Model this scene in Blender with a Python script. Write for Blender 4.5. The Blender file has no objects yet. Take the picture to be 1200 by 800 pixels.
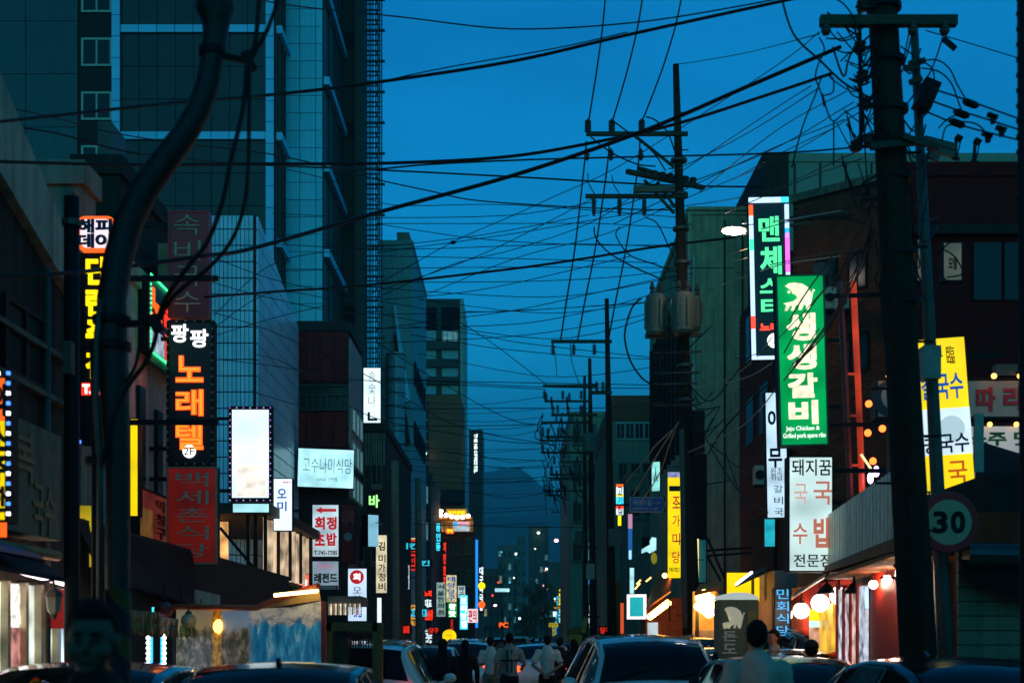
import bpy, bmesh, math, random
from mathutils import Vector, Matrix, noise
random.seed(7)
R = math.radians
sc = bpy.context.scene
C = sc.collection
# ---------------------------------------------------------------- camera
CX, HY, F, CH = 605.0, 750.0, 1600.0, 1.6      # street vanishing point, focal length in pixels, eye height
cd = bpy.data.cameras.new('camera'); cam = bpy.data.objects.new('camera', cd); C.objects.link(cam)
cam.location = (0, 0, CH); cam.rotation_euler = (R(90), 0, 0)
cd.sensor_width = 36; cd.lens = 48; cd.shift_x = -5/1200; cd.shift_y = 350/1200
cd.clip_start = 0.1; cd.clip_end = 12000
cd.dof.use_dof = True; cd.dof.focus_distance = 30; cd.dof.aperture_fstop = 2.2
sc.camera = cam
# ---------------------------------------------------------------- sky (dusk)
w = bpy.data.worlds.new('World'); sc.world = w; w.use_nodes = True
nt = w.node_tree; bg = nt.nodes['Background']
sky = nt.nodes.new('ShaderNodeTexSky'); sky.sky_type = 'NISHITA'; sky.sun_disc = False
sky.sun_elevation = R(3.0); sky.sun_rotation = R(180); sky.air_density = 1.0; sky.dust_density = 0.4; sky.ozone_density = 6.0
def mixn(t, blend, a, b, fac=1.0):
    n = t.nodes.new('ShaderNodeMix'); n.data_type = 'RGBA'; n.blend_type = blend
    for s, v in ((n.inputs[0], fac), (n.inputs[6], a), (n.inputs[7], b)):
        if hasattr(v, 'links'): t.links.new(v, s)
        elif isinstance(v, (tuple, list)): s.default_value = (*v, 1) if len(v) == 3 else v
        else: s.default_value = v
    return n.outputs[2]
tint = mixn(nt, 'MULTIPLY', sky.outputs[0], (0.62, 4.05, 2.95))
tc = nt.nodes.new('ShaderNodeTexCoord'); mp = nt.nodes.new('ShaderNodeMapping'); mp.inputs[3].default_value = (1.2, 1.2, 4.5)
cn = nt.nodes.new('ShaderNodeTexNoise'); cn.inputs['Scale'].default_value = 3.2; cn.inputs['Detail'].default_value = 6
nt.links.new(tc.outputs['Generated'], mp.inputs[0]); nt.links.new(mp.outputs[0], cn.inputs['Vector'])
cr = nt.nodes.new('ShaderNodeValToRGB'); cr.color_ramp.elements[0].position = .38; cr.color_ramp.elements[1].position = .66
cr.color_ramp.elements[0].color = (0, 0, 0, 1); cr.color_ramp.elements[1].color = (.34, .34, .34, 1)
nt.links.new(cn.outputs[0], cr.inputs[0])
sx = nt.nodes.new('ShaderNodeSeparateXYZ'); nt.links.new(tc.outputs['Generated'], sx.inputs[0])
bk = nt.nodes.new('ShaderNodeMapRange'); bk.inputs[1].default_value = .08; bk.inputs[2].default_value = .21; bk.inputs[3].default_value = 1.0; bk.inputs[4].default_value = 0; nt.links.new(sx.outputs[2], bk.inputs[0])
ad = nt.nodes.new('ShaderNodeMath'); ad.operation = 'MULTIPLY_ADD'; ad.use_clamp = True; nt.links.new(cn.outputs[0], ad.inputs[0]); ad.inputs[1].default_value = .9; nt.links.new(bk.outputs[0], ad.inputs[2])
c2 = nt.nodes.new('ShaderNodeMapRange'); c2.inputs[1].default_value = .43; c2.inputs[2].default_value = 1.15; nt.links.new(ad.outputs[0], c2.inputs[0])
cl = mixn(nt, 'MULTIPLY', tint, (0.3, 0.36, 0.5), c2.outputs[0])     # low cloud bank thinning upwards, all round the horizon
nt.links.new(cl, bg.inputs[0]); bg.inputs[1].default_value = 0.15
sc.view_settings.view_transform = 'Standard'; sc.view_settings.look = 'None'; sc.view_settings.gamma = 1
sc.view_settings.exposure = 0.0
sc.cycles.max_bounces = 6; sc.cycles.use_denoising = True
sc.cycles.sample_clamp_indirect = 4
# ---------------------------------------------------------------- helpers
def wx(px, Z): return (px-CX)/F*Z
def wz(py, Z): return CH+(HY-py)/F*Z
def P(px, py, Z): return Vector((wx(px, Z), Z, wz(py, Z)))
_tmp = bpy.data.scenes.new('bake'); _vl = _tmp.view_layers[0]
def baked(o):                                           # mesh of an object after its modifiers, evaluated apart from the scene
    _tmp.collection.objects.link(o); _vl.update(); dg = _vl.depsgraph; dg.update()
    me = bpy.data.meshes.new_from_object(o.evaluated_get(dg)); bpy.data.objects.remove(o); return me
WM = {}
def wm(o): return WM.get(o.name, Matrix.Identity(4))
def tag(o, label=None, cat=None, group=None, kind=None):
    if label: o['label'] = label
    if cat: o['category'] = cat
    if group: o['group'] = group
    if kind: o['kind'] = kind
    return o
def thing(name, label, cat, loc=(0, 0, 0), yaw=0, group=None):
    o = bpy.data.objects.new(name, None); C.objects.link(o); o.empty_display_size = .2
    o.location = loc; o.rotation_euler = (0, 0, yaw)
    WM[o.name] = Matrix.Translation(loc) @ Matrix.Rotation(yaw, 4, 'Z')
    return tag(o, label, cat, group)
def put(mesh, name, parent, M):
    o = bpy.data.objects.new(name, mesh); C.objects.link(o)
    if parent:
        o.parent = parent; o.matrix_local = wm(parent).inverted() @ M
    else: o.matrix_local = M
    WM[o.name] = M
    return o
class MB:
    def __init__(s): s.bm = bmesh.new()
    def quad(s, *p):
        return s.bm.faces.new([s.bm.verts.new(q) for q in p])
    def hexa(s, a):
        v = [s.bm.verts.new(q) for q in a]
        for f in ((0, 3, 2, 1), (4, 5, 6, 7), (0, 1, 5, 4), (1, 2, 6, 5), (2, 3, 7, 6), (3, 0, 4, 7)): s.bm.faces.new([v[i] for i in f])
        return s
    def box(s, x0, x1, y0, y1, z0, z1, M=None):
        a = [Vector(q) for q in ((x0, y0, z0), (x1, y0, z0), (x1, y1, z0), (x0, y1, z0), (x0, y0, z1), (x1, y0, z1), (x1, y1, z1), (x0, y1, z1))]
        if M: a = [M @ q for q in a]
        return s.hexa(a)
    def bar(s, a, b, wd, dp=None):                       # square bar between two points
        a, b = Vector(a), Vector(b); d = (b-a).normalized(); dp = dp or wd
        up = Vector((0, 0, 1)) if abs(d.z) < .95 else Vector((0, 1, 0))
        u = d.cross(up).normalized()*wd/2; v = u.cross(d).normalized()*dp/2
        return s.hexa([a-u-v, a+u-v, a+u+v, a-u+v, b-u-v, b+u-v, b+u+v, b-u+v])
    def tube(s, pts, r, n=8, cap=True):
        pts = [Vector(p) for p in pts]; m = len(pts)
        rs = r if isinstance(r, (list, tuple)) else [r]*m
        d0 = (pts[1]-pts[0]).normalized(); u = d0.orthogonal().normalized(); rings = []
        for i, p in enumerate(pts):
            d = (pts[min(i+1, m-1)]-pts[max(i-1, 0)]).normalized()
            u = (u-d*u.dot(d)); u = u.normalized() if u.length > 1e-6 else d.orthogonal().normalized(); v = d.cross(u)
            rx, ry = rs[i] if isinstance(rs[i], (tuple, list)) else (rs[i], rs[i])
            rings.append([s.bm.verts.new(p+u*rx*math.cos(2*math.pi*k/n)+v*ry*math.sin(2*math.pi*k/n)) for k in range(n)])
        for a, b in zip(rings, rings[1:]):
            for k in range(n): s.bm.faces.new((a[k], a[(k+1) % n], b[(k+1) % n], b[k]))
        if cap: s.bm.faces.new(rings[0][::-1]); s.bm.faces.new(rings[-1])
        return s
    def lathe(s, prof, c, n=12, M=None):
        c = Vector(c); rings = []
        for r, z in prof:
            ring = []
            for k in range(n):
                q = Vector((max(r, 1e-4)*math.cos(2*math.pi*k/n), max(r, 1e-4)*math.sin(2*math.pi*k/n), z))
                ring.append(s.bm.verts.new((M @ q if M else q)+c))
            rings.append(ring)
        for a, b in zip(rings, rings[1:]):
            for k in range(n): s.bm.faces.new((a[k], a[(k+1) % n], b[(k+1) % n], b[k]))
        s.bm.faces.new(rings[0][::-1]); s.bm.faces.new(rings[-1])
        return s
    def ball(s, c, r, n=14, m=9):
        rx, ry, rz = r if isinstance(r, (tuple, list)) else (r, r, r)
        i0 = len(s.bm.verts)
        ret = bmesh.ops.create_uvsphere(s.bm, u_segments=n, v_segments=m, radius=1)
        for v in ret['verts']: v.co = Vector((v.co.x*rx, v.co.y*ry, v.co.z*rz))+Vector(c)
        s.last = ret['verts']; return s
    def prism(s, poly, M, d):                             # 2-D outline in the local XZ plane, given depth along local +Y
        a = [s.bm.verts.new(M @ Vector((x, 0, z))) for x, z in poly]; b = [s.bm.verts.new(M @ Vector((x, d, z))) for x, z in poly]
        s.bm.faces.new(a); s.bm.faces.new(b[::-1]); n = len(a)
        for i in range(n): s.bm.faces.new((a[i], b[i], b[(i+1) % n], a[(i+1) % n]))
        return s
    def mesh(s, name, mat, smooth=False):
        bmesh.ops.recalc_face_normals(s.bm, faces=s.bm.faces)
        me = bpy.data.meshes.new(name); s.bm.to_mesh(me); s.bm.free()
        if mat: me.materials.append(mat)
        if smooth: me.polygons.foreach_set('use_smooth', [True]*len(me.polygons))
        return me
    def build(s, name, mat, parent=None, smooth=False):
        if parent: s.bm.transform(wm(parent).inverted())
        me = s.mesh(name, mat, smooth)
        o = bpy.data.objects.new(name, me); C.objects.link(o)
        if parent: o.parent = parent; WM[o.name] = wm(parent)
        return o
def structure(o): o['kind'] = 'structure'; return o
# ---------------------------------------------------------------- materials
_m = {}
def mat(name, col, rough=.7, metal=0, var=.25, scale=6, bump=.15, coat=0, streak=0, rand=0):
    if name in _m: return _m[name]
    if col[2] < col[0]*1.35+.01: col = (min(1, col[0]*1.3), col[1], col[2]*.68)      # warmer light graded into the base colours, against the blue skylight
    m = bpy.data.materials.new(name); m.use_nodes = True; t = m.node_tree; b = t.nodes['Principled BSDF']
    b.inputs['Roughness'].default_value = rough; b.inputs['Metallic'].default_value = metal; b.inputs['Specular IOR Level'].default_value = .2 if rough > .55 else .5; b.inputs['Coat Weight'].default_value = coat
    if var > 0:
        co = t.nodes.new('ShaderNodeTexCoord'); n = t.nodes.new('ShaderNodeTexNoise'); n.inputs['Scale'].default_value = scale; n.inputs['Detail'].default_value = 7; n.inputs['Roughness'].default_value = .65
        t.links.new(co.outputs['Object'], n.inputs['Vector'])
        r = t.nodes.new('ShaderNodeValToRGB'); r.color_ramp.elements[0].position = .3; r.color_ramp.elements[1].position = .7
        r.color_ramp.elements[0].color = tuple(c*(1-var) for c in col)+(1,); r.color_ramp.elements[1].color = tuple(min(1, c*(1+var)) for c in col)+(1,)
        t.links.new(n.outputs[0], r.inputs[0]); out = r.outputs[0]
        if streak:                                          # rain streaks running down the wall
            mp = t.nodes.new('ShaderNodeMapping'); mp.inputs[3].default_value = (5, 5, .25); t.links.new(co.outputs['Object'], mp.inputs[0])
            n2 = t.nodes.new('ShaderNodeTexNoise'); n2.inputs['Scale'].default_value = 1.4; n2.inputs['Detail'].default_value = 5; t.links.new(mp.outputs[0], n2.inputs['Vector'])
            r2 = t.nodes.new('ShaderNodeValToRGB'); r2.color_ramp.elements[0].position = .45; r2.color_ramp.elements[1].position = .7
            r2.color_ramp.elements[0].color = (1, 1, 1, 1); r2.color_ramp.elements[1].color = (1-streak,)*3+(1,)
            t.links.new(n2.outputs[0], r2.inputs[0]); out = mixn(t, 'MULTIPLY', out, r2.outputs[0])
        if rand:
            oi = t.nodes.new('ShaderNodeObjectInfo'); mr = t.nodes.new('ShaderNodeMapRange'); mr.inputs[3].default_value = 1-rand; mr.inputs[4].default_value = 1+rand; t.links.new(oi.outputs['Random'], mr.inputs[0])
            cb = t.nodes.new('ShaderNodeCombineColor'); [t.links.new(mr.outputs[0], cb.inputs[i]) for i in range(3)]
            out = mixn(t, 'MULTIPLY', out, cb.outputs[0])
        t.links.new(out, b.inputs['Base Color'])
        if bump:
            bp = t.nodes.new('ShaderNodeBump'); bp.inputs['Strength'].default_value = bump; bp.inputs['Distance'].default_value = .02
            t.links.new(n.outputs[0], bp.inputs['Height']); t.links.new(bp.outputs[0], b.inputs['Normal'])
    else: b.inputs['Base Color'].default_value = (*col, 1)
    _m[name] = m; return m
def glow(name, col, st, var=0.0, scale=2.0):
    if name in _m: return _m[name]
    m = bpy.data.materials.new(name); m.use_nodes = True; t = m.node_tree; b = t.nodes['Principled BSDF']
    b.inputs['Base Color'].default_value = (*[c*.5 for c in col], 1); b.inputs['Roughness'].default_value = .4
    b.inputs['Emission Color'].default_value = (*col, 1); b.inputs['Emission Strength'].default_value = st
    if var:                                                 # uneven tubes behind the acrylic
        co = t.nodes.new('ShaderNodeTexCoord'); n = t.nodes.new('ShaderNodeTexNoise'); n.inputs['Scale'].default_value = scale; n.inputs['Detail'].default_value = 1
        t.links.new(co.outputs['Object'], n.inputs['Vector'])
        mr = t.nodes.new('ShaderNodeMapRange'); mr.inputs[1].default_value = .3; mr.inputs[2].default_value = .7; mr.inputs[3].default_value = st*(1-var); mr.inputs[4].default_value = st*(1+var)
        t.links.new(n.outputs[0], mr.inputs[0]); t.links.new(mr.outputs[0], b.inputs['Emission Strength'])
    _m[name] = m; return m
def glass(name, col=(.02, .03, .035), rough=.08):
    return mat(name, col, rough, 0, 0)
BLACK = mat('black_metal', (.008, .008, .008), .6)
DARK = mat('dark_plaster', (.03, .03, .027), .8, streak=.4)
DKGLASS = glass('window_glass', (.012, .02, .024), .2); DKGLASS.node_tree.nodes['Principled BSDF'].inputs['Specular IOR Level'].default_value = .25
CONC = mat('concrete', (.15, .155, .14), .85, streak=.45, scale=3)
PALE = mat('pale_plaster', (.42, .42, .4), .8, streak=.4, scale=2)
TEALW = mat('grey_green_plaster', (.2, .24, .22), .8, streak=.4, scale=2)
STEEL = mat('galvanised_steel', (.08, .08, .075), .5, .4)
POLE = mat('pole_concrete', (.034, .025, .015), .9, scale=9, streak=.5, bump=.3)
RUBBER = mat('cable_rubber', (.012, .012, .012), .6, 0, .2)
CERAM = mat('insulator_ceramic', (.06, .05, .05), .3)
MAROON = mat('maroon_panel', (.22, .02, .02), .6, streak=.4)
REDP = mat('red_print', (.5, .025, .02), .5)
WHITEP = mat('white_print', (.75, .75, .72), .5)
WARMW = glow('warm_white_light', (1, .72, .42), 3.0)
# ---------------------------------------------------------------- lettering
_g = {}
def glyph(txt, bold=.0, ex=.02):
    k = (txt, bold, ex)
    if k in _g: return _g[k]
    c = bpy.data.curves.new('lettering', 'FONT'); c.body = txt; c.offset = bold; c.extrude = ex; c.resolution_u = 3; c.align_x = 'CENTER'; c.space_line = .9
    b0 = min(bold, .042); c.offset = min(bold, .022)
    me = baked(bpy.data.objects.new('lettering', c))
    bpy.data.curves.remove(c)
    xs = [v.co.x for v in me.vertices]; ys = [v.co.y for v in me.vertices]
    if not xs: return me
    if b0 > .024:                                       # heavier weight: copies nudged sideways, each a hair behind the last
        bm = bmesh.new(); bm.from_mesh(me); d = b0-.022; src = bm.verts[:]+bm.edges[:]+bm.faces[:]
        for i, (dx, dy) in enumerate(((d, d), (-d, d), (d, -d), (-d, -d))):
            for g in bmesh.ops.duplicate(bm, geom=src)['geom']:
                if isinstance(g, bmesh.types.BMVert): g.co += Vector((dx, dy, -.004*(i+1)))
        bm.to_mesh(me); bm.free(); xs = [v.co.x for v in me.vertices]; ys = [v.co.y for v in me.vertices]
    x0, x1, y0, y1 = min(xs), max(xs), min(ys), max(ys)
    for v in me.vertices: v.co.x = (v.co.x-(x0+x1)/2)/max(x1-x0, .05); v.co.y = (v.co.y-(y0+y1)/2)/max(y1-y0, .05)
    me['asp'] = (x1-x0)/max(y1-y0, .05)
    _g[k] = me; return me
_gm = {}
def glyph_m(txt, m, bold, ex=.02):
    k = (txt, m.name, bold, ex)
    if k not in _gm:
        me = glyph(txt, bold, ex).copy(); me.materials.clear(); me.materials.append(m); _gm[k] = me
    return _gm[k]
class Sign:
    """A sign cabinet whose face looks along local -Y; u, v run 0..1 from its upper left corner."""
    def __init__(s, name, label, cat, px0, py0, px1, py1, Z, face, yaw=0, depth=.22, border=.03, frame=None, body=None, group=None, tilt=0, at=None):
        s.Z = Z; s.w = (px1-px0)/F*Z/math.cos(yaw); s.h = (py1-py0)/F*Z; s.b = border
        loc = P((px0+px1)/2, py1, Z)
        if at: loc, s.w, s.h = Vector(at[0]), at[1], at[2]
        s.M = Matrix.Translation(loc) @ Matrix.Rotation(yaw, 4, 'Z') @ Matrix.Rotation(tilt, 4, 'Y')
        s.root = thing(name, label, cat, loc, yaw, group)
        if tilt: s.root.rotation_mode = 'XYZ'; s.root.rotation_euler = s.M.to_euler(); WM[s.root.name] = s.M.copy()
        W, H, b = s.w/2, s.h, border
        body = body or BLACK; frame = frame or body
        MB().box(-W+.004, W-.004, .012, depth, .004, H-.004, s.M).build('cabinet', body, s.root)
        if b > 0:
            m = MB(); y0, y1 = -.025, .03
            m.box(-W, W, y0, y1, 0, b, s.M); m.box(-W, W, y0, y1, H-b, H, s.M); m.box(-W, -W+b, y0, y1, b, H-b, s.M); m.box(W-b, W, y0, y1, b, H-b, s.M)
            m.build('frame', frame, s.root)
        s.face = MB().box(-W+b+.003, W-b-.003, -.008, .010, b+.003, H-b-.003, s.M).build('face', face, s.root) if face else None
    def loc(s, u, v, y=-.016): return s.M @ Vector(((u-.5)*s.w, y, (1-v)*s.h))
    def text(s, t, u0, v0, u1, v1, m, name='lettering', bold=.02, keep=False, rot=0, y=-.02):
        me = glyph_m(t, m, bold)
        w, h = (u1-u0)*s.w, (v1-v0)*s.h
        if keep:
            a = glyph(t, bold)['asp'] if 'asp' in glyph(t, bold) else 1
            w = min(w, h*a)
        M = s.M @ Matrix.Translation(((u0+u1-1)/2*s.w, y, (1-(v0+v1)/2)*s.h)) @ Matrix.Rotation(R(90), 4, 'X') @ Matrix.Rotation(rot, 4, 'Z')
        if abs(rot) > .8: w, h = h, w
        return put(me, name, s.root, M @ Matrix.Diagonal((w, h, .35, 1)))
    def vtext(s, t, u0, v0, u1, v1, m, gap=.18, bold=.03, name='letter'):
        n = len(t); st = (v1-v0)/(n-gap)
        for i, ch in enumerate(t):
            if ch != ' ': s.text(ch, u0, v0+i*st, u1, v0+(i+1-gap)*st, m, name, bold)
    def patch(s, u0, v0, u1, v1, m, name='printed_panel', y=-.014):
        return MB().box((u0-.5)*s.w, (u1-.5)*s.w, y, -.007, (1-v1)*s.h, (1-v0)*s.h, s.M).build(name, m, s.root)
    def disc(s, u, v, r, m, name='roundel', y=-.018, n=28):
        return MB().lathe([(r, 0), (r, .012)], s.M @ Vector(((u-.5)*s.w, y, (1-v)*s.h)), n, s.M.to_3x3() @ Matrix.Rotation(R(90), 3, 'X') if True else None).build(name, m, s.root)
    def leds(s, m, sp=.1, r=.018, inset=.0, name='led_border', sides='tblr', ms=None):
        W, H = s.w/2-inset, s.h-inset; pts = []
        nx, nz = max(2, int(2*W/sp)), max(2, int((H-inset)/sp))
        if 't' in sides: pts += [(-W+2*W*i/nx, H) for i in range(nx+1)]
        if 'b' in sides: pts += [(-W+2*W*i/nx, inset) for i in range(nx+1)]
        if 'l' in sides: pts += [(-W, inset+(H-inset)*i/nz) for i in range(1, nz)]
        if 'r' in sides: pts += [(W, inset+(H-inset)*i/nz) for i in range(1, nz)]
        ms = ms or [m]
        for k, mm in enumerate(ms):
            b = MB()
            for i, (x, z) in enumerate(pts):
                if i % len(ms) == k: b.box(x-r, x+r, -.045, -.028, z-r, z+r, s.M)
            b.build(name, mm, s.root)['kind'] = 'stuff'
    def arm(s, side, length, vs=(.12, .88), r=.03):
        for v in vs:
            z = (1-v)*s.h; x0 = side*s.w/2; m = MB()
            m.box(min(x0, x0+side*length), max(x0, x0+side*length), .07, .07+2*r, z-r, z+r, s.M)
            m.build('mounting_arm', BLACK, s.root)
# ---------------------------------------------------------------- windows (unit meshes shared by all)
def _wunit(n=2, t=.07):
    m = MB(); m.box(-.5, .5, -.05, 0, -.5, -.5+t); m.box(-.5, .5, -.05, 0, .5-t, .5); m.box(-.5, -.5+t, -.05, 0, -.5+t, .5-t); m.box(.5-t, .5, -.05, 0, -.5+t, .5-t)
    for i in range(1, n):
        x = -.5+i/n; m.box(x-t/2.5, x+t/2.5, -.045, 0, -.5+t, .5-t)
    return m
_wf = {}
def window(parent, x, y, z, w, h, frame, pane, yaw=0, n=2):
    k = (n, frame.name)
    if k not in _wf: _wf[k] = _wunit(n).mesh('window_frame', frame)
    kp = ('p', pane.name)
    if kp not in _wf: _wf[kp] = MB().box(-.49, .49, -.02, -.004, -.49, .49).mesh('pane', pane)
    M = Matrix.Translation((x, y, z)) @ Matrix.Rotation(yaw, 4, 'Z') @ Matrix.Diagonal((w, 1, h, 1))
    o = put(_wf[k], 'window', parent, M); put(_wf[kp], 'pane', o, M); return o
# ---------------------------------------------------------------- ground
ASPH = mat('asphalt', (.045, .045, .047), .55, scale=40, bump=.4)
structure(MB().box(-1500, 1500, -60, 3250, -1, 0).build('ground', mat('ground_soil', (.07, .07, .06), .9)))
road = MB(); road.quad((-3.6, -40, .004), (3.6, -40, .004), (3.6, 420, .004), (-3.6, 420, .004)); structure(road.build('road', ASPH))
for sd in (-1, 1):
    a, b = sorted((sd*3.6, sd*3.78)); structure(MB().box(a, b, -40, 420, .0, .12).build('kerb', CONC))
    a, b = sorted((sd*3.783, sd*6.8)); structure(MB().box(a, b, -40, 420, .0, .115).build('pavement', mat('pavement_blocks', (.22, .2, .19), .8, scale=12)))
LINEY = mat('yellow_road_paint', (.55, .36, .03), .6)
for x in (-3.2, 3.2): q = MB(); q.quad((x-.06, -40, .009), (x+.06, -40, .009), (x+.06, 420, .009), (x-.06, 420, .009)); structure(q.build('road_marking', LINEY))
# hills at the end of the street
def hill(Z, pts, m, depth):
    b = MB(); ridge = [P(x, y, Z) for x, y in pts]; n = 9; grid = []
    for i in range(len(ridge)*12-11):
        k, f = divmod(i, 12); p = ridge[k] if f == 0 else ridge[k].lerp(ridge[k+1], f/12)
        row = []
        for j in range(-n, n+1):
            t = abs(j)/n; q = Vector((p.x, p.y+j/n*depth, p.z*(1-t)**1.3-2*t))
            q.z += (noise.noise(q/60)*.07+noise.noise(q/23)*.03)*p.z*(1-t)
            row.append(b.bm.verts.new(q))
        grid.append(row)
    for a, c in zip(grid, grid[1:]):
        for j in range(2*n): b.bm.faces.new((a[j], a[j+1], c[j+1], c[j]))
    o = structure(b.build('hill', m, smooth=True)); return o
WOOD = mat('forest_hillside', (.07, .12, .1), .95, var=.5, scale=.03)
hill(2600, [(300, 575), (400, 552), (470, 541), (520, 540), (562, 545), (590, 549), (612, 557), (640, 572), (670, 586), (720, 592), (790, 596), (960, 620)], WOOD, 500)
hill(1700, [(330, 640), (470, 610), (560, 606), (620, 600), (670, 592), (720, 600), (900, 640)], WOOD, 350)
# ---------------------------------------------------------------- building helper
def block(root, name, x0, x1, y0, y1, z0, z1, m): return MB().box(x0, x1, y0, y1, z0, z1).build(name, m, root)
def building(name, label, px0, px1, ptop, Z0, Z1, m, cat='building', parapet=True, xr=None, xl=None):
    """camera-facing wall spans px0..px1 at Z0; runs back to Z1"""
    x0 = wx(px0, Z0) if xl is None else xl; x1 = wx(px1, Z0) if xr is None else xr; h = wz(ptop, Z0)
    r = thing(name, label, cat, ((x0+x1)/2, Z0, 0)); 
    block(r, 'wall', x0, x1, Z0, Z1, 0, h, m)
    if parapet: block(r, 'parapet', x0-.06, x1+.06, Z0-.06, Z1+.06, h+.002, h+.3, m)
    return r, x0, x1, h
# ================================================================ LEFT
# far tall tower with glass-like tile panels
TP = mat('pale_cladding_panel', (.13, .72, .85), .3, var=.1, scale=.6, rand=.1, streak=.15)
TB = mat('white_band_panel', (.22, .72, .95), .3, var=.08, scale=.6, rand=.1)
TD = mat('dark_cladding_panel', (.012, .03, .026), .45, var=.12, scale=.5, rand=.2, streak=.2)
JT = mat('dark_joint', (.03, .035, .035), .8)
tw = thing('office_tower', 'tall dark tower with pale bands and a stepped pale panelled corner, top out of frame', 'tower', (wx(220, 71), 71, 0))
ZT = wz(-190, 71)
xa = wx(322, 71); xl = wx(-260, 71)
block(tw, 'wall', xl, xa-.02, 71.1, 95, 0, ZT, JT)
def panelrow(Zp, pxs, y0, y1, m, name='panel', gap=.035, th=.1, yoff=0):
    cache = {}
    for a, b in zip(pxs, pxs[1:]):
        x0, x1, z0, z1 = wx(a, Zp), wx(b, Zp), wz(y1, Zp), wz(y0, Zp); k = (round(x1-x0, 2), round(z1-z0, 2), m.name)
        if k not in cache: cache[k] = MB().box(-(x1-x0)/2+gap/2, (x1-x0)/2-gap/2, 0, th, -(z1-z0)/2+gap/2, (z1-z0)/2-gap/2).mesh(name, m)
        put(cache[k], name, tw, Matrix.Translation(((x0+x1)/2, Zp-yoff, (z0+z1)/2)))
def rng(a, b, s): 
    o = []; 
    while a < b-.1: o.append(a); a += s
    return o+[b]
for yb in (-95, 30, 155, 280):                        # white bands and dark fields between them
    panelrow(71, rng(142, 312, 21.2), yb, yb+9.5, TB, 'band_panel', yoff=.15)
    for r0 in range(3): panelrow(71, rng(142, 312, 21.2), yb+9.7+r0*38.3, yb+9.5+(r0+1)*38.3, TD)
ys = rng(-180, 420, 25)
for a, b in zip(ys, ys[1:]):
    panelrow(71, (132, 142.2), a, b, TB, 'band_panel', yoff=.25); panelrow(71, (312, 322), a, b, TB, 'band_panel', yoff=.25)
for a, b in zip(rng(-160, 400, 62), rng(-160, 400, 62)[1:]): panelrow(71, (-30, 31, 92), a, b, mat('grey_cladding_panel', (.03, .075, .066), .4, var=.12, scale=.5, rand=.15, streak=.25), yoff=.12)
block(tw, 'window_bay', wx(92.5, 71), wx(131.5, 71), 71, 71.09, 0, ZT, mat('bay_dark', (.012, .016, .015), .6))
WF = mat('window_frame_white', (.42, .5, .5), .5)
for k in range(-2, 6):
    yc = 61.5+63*k
    window(tw, wx(113.5, 71), 70.98, wz(yc, 71), 36/F*71, 33/F*71, WF, DKGLASS)
# stepped volumes
Zb = 73.9; xb = wx(378, Zb)
block(tw, 'corner_wall', xa, xb-.03, Zb+.1, 95, 0, ZT, JT)
cols = (333.2, 351, 370, 378); ys = rng(-172, 420, 20.3)
for a, b in zip(ys, ys[1:]): panelrow(Zb, cols, a, b, TP)
Zc = 81.9; xc = wx(417, Zc); xk = wx(428, Zc)
block(tw, 'rear_wall', xb, xc, Zc, 82.6, 0, ZT, mat('green_grey_render', (.03, .045, .038), .6, var=.1))
block(tw, 'black_fin', xc+.004, xk, Zc-.5, 82.5, 0, ZT, mat('black_cladding', (.02, .022, .02), .5))
for y in (-56, 48, 153, 261, 368, 473): block(tw, 'recess_cover', wx(403.5, Zc), wx(416.5, Zc), Zc-.12, Zc-.004, wz(y+9, Zc), wz(y-9, Zc), BLACK)
for (xw, z0, z1, yl) in ((xa, 71.15, Zb, (-95, 30, 155, 280)), (xb, Zb+.15, Zc, (-110, -10, 90, 192, 292))):
    block(tw, 'recess_wall', xw+.004, xw+.05, z0, z1, 0, ZT, mat('recess_render', (.03, .038, .033), .5))
    for y in yl: block(tw, 'ledge', xw+.052, xw+.35, z0, z1-.05, wz(y+9, z0), wz(y, z0), TB)
    for k in range(3): y = z0+(z1-z0)*(k+.7)/3.4; block(tw, 'pilaster', xw+.053, xw+.16, y, y+.14, 0, ZT, TD)
# scaffold tower at its right edge
sf = thing('scaffold', 'thin steel scaffold lattice climbing the right edge of the tall tower', 'scaffold', (wx(437, 82), 82, 0))
m = MB(); SC = mat('scaffold_steel', (.02, .025, .025), .5, .3)
for px in (430, 434.5, 440.5, 445):
    for zz in (82.0, 83.2): m.bar((wx(px, 82), zz, 0), (wx(px, 82), zz, ZT), .07)
m.build('upright', SC, sf)
lg = MB(); y = -180; i = 0
while y < 600:
    lg.bar(P(428.5, y, 81.95), P(446 if i % 3 else 451, y, 81.95), .09 if i % 3 else .13); lg.bar(P(428.5, y+5, 83.25), P(446, y+5, 83.25), .07)
    lg.bar(P(440.5, y, 82.06), P(445, y+11, 82.06), .05); y += 12; i += 1
lg.build('ledger', SC, sf)['kind'] = 'stuff'
# ribbed tile building in front of the tower
RT = mat('glazed_white_tile', (.62, .8, .85), .3, var=.2, scale=1.2, streak=.2)
tb, x0, x1, h = building('tiled_building', 'pale ribbed tile building with sloping roofline behind the tall dark red sign', 178, 300, 253, 37, 44, RT, parapet=False)
tb.children[0].data.clear_geometry()
hb = wz(380, 43.5); xs_ = x1
m = MB(); m.hexa([Vector(q) for q in ((x0, 37, 0), (x1, 37, 0), (x1, 44, 0), (x0, 44, 0), (x0, 37, h), (x1, 37, h), (x1, 44, hb), (x0, 44, hb))])
m2 = m.mesh('wall', JT); tb.children[0].data = m2; m2.transform(Matrix.Translation(tb.location).inverted())
fin = MB(); n = int((x1-x0)/.115)
for i in range(n):
    a = x0+i*.115
    k = 0; z = .4
    while z < h-.05:
        zz = min(z+.43, h); fin.box(a+.01, a+.105, 36.93, 36.998, z+.012, zz-.012); z += .44
o = fin.build('tile', RT, tb); o['kind'] = 'stuff'
fin = MB(); n = int(7/.2)
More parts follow.
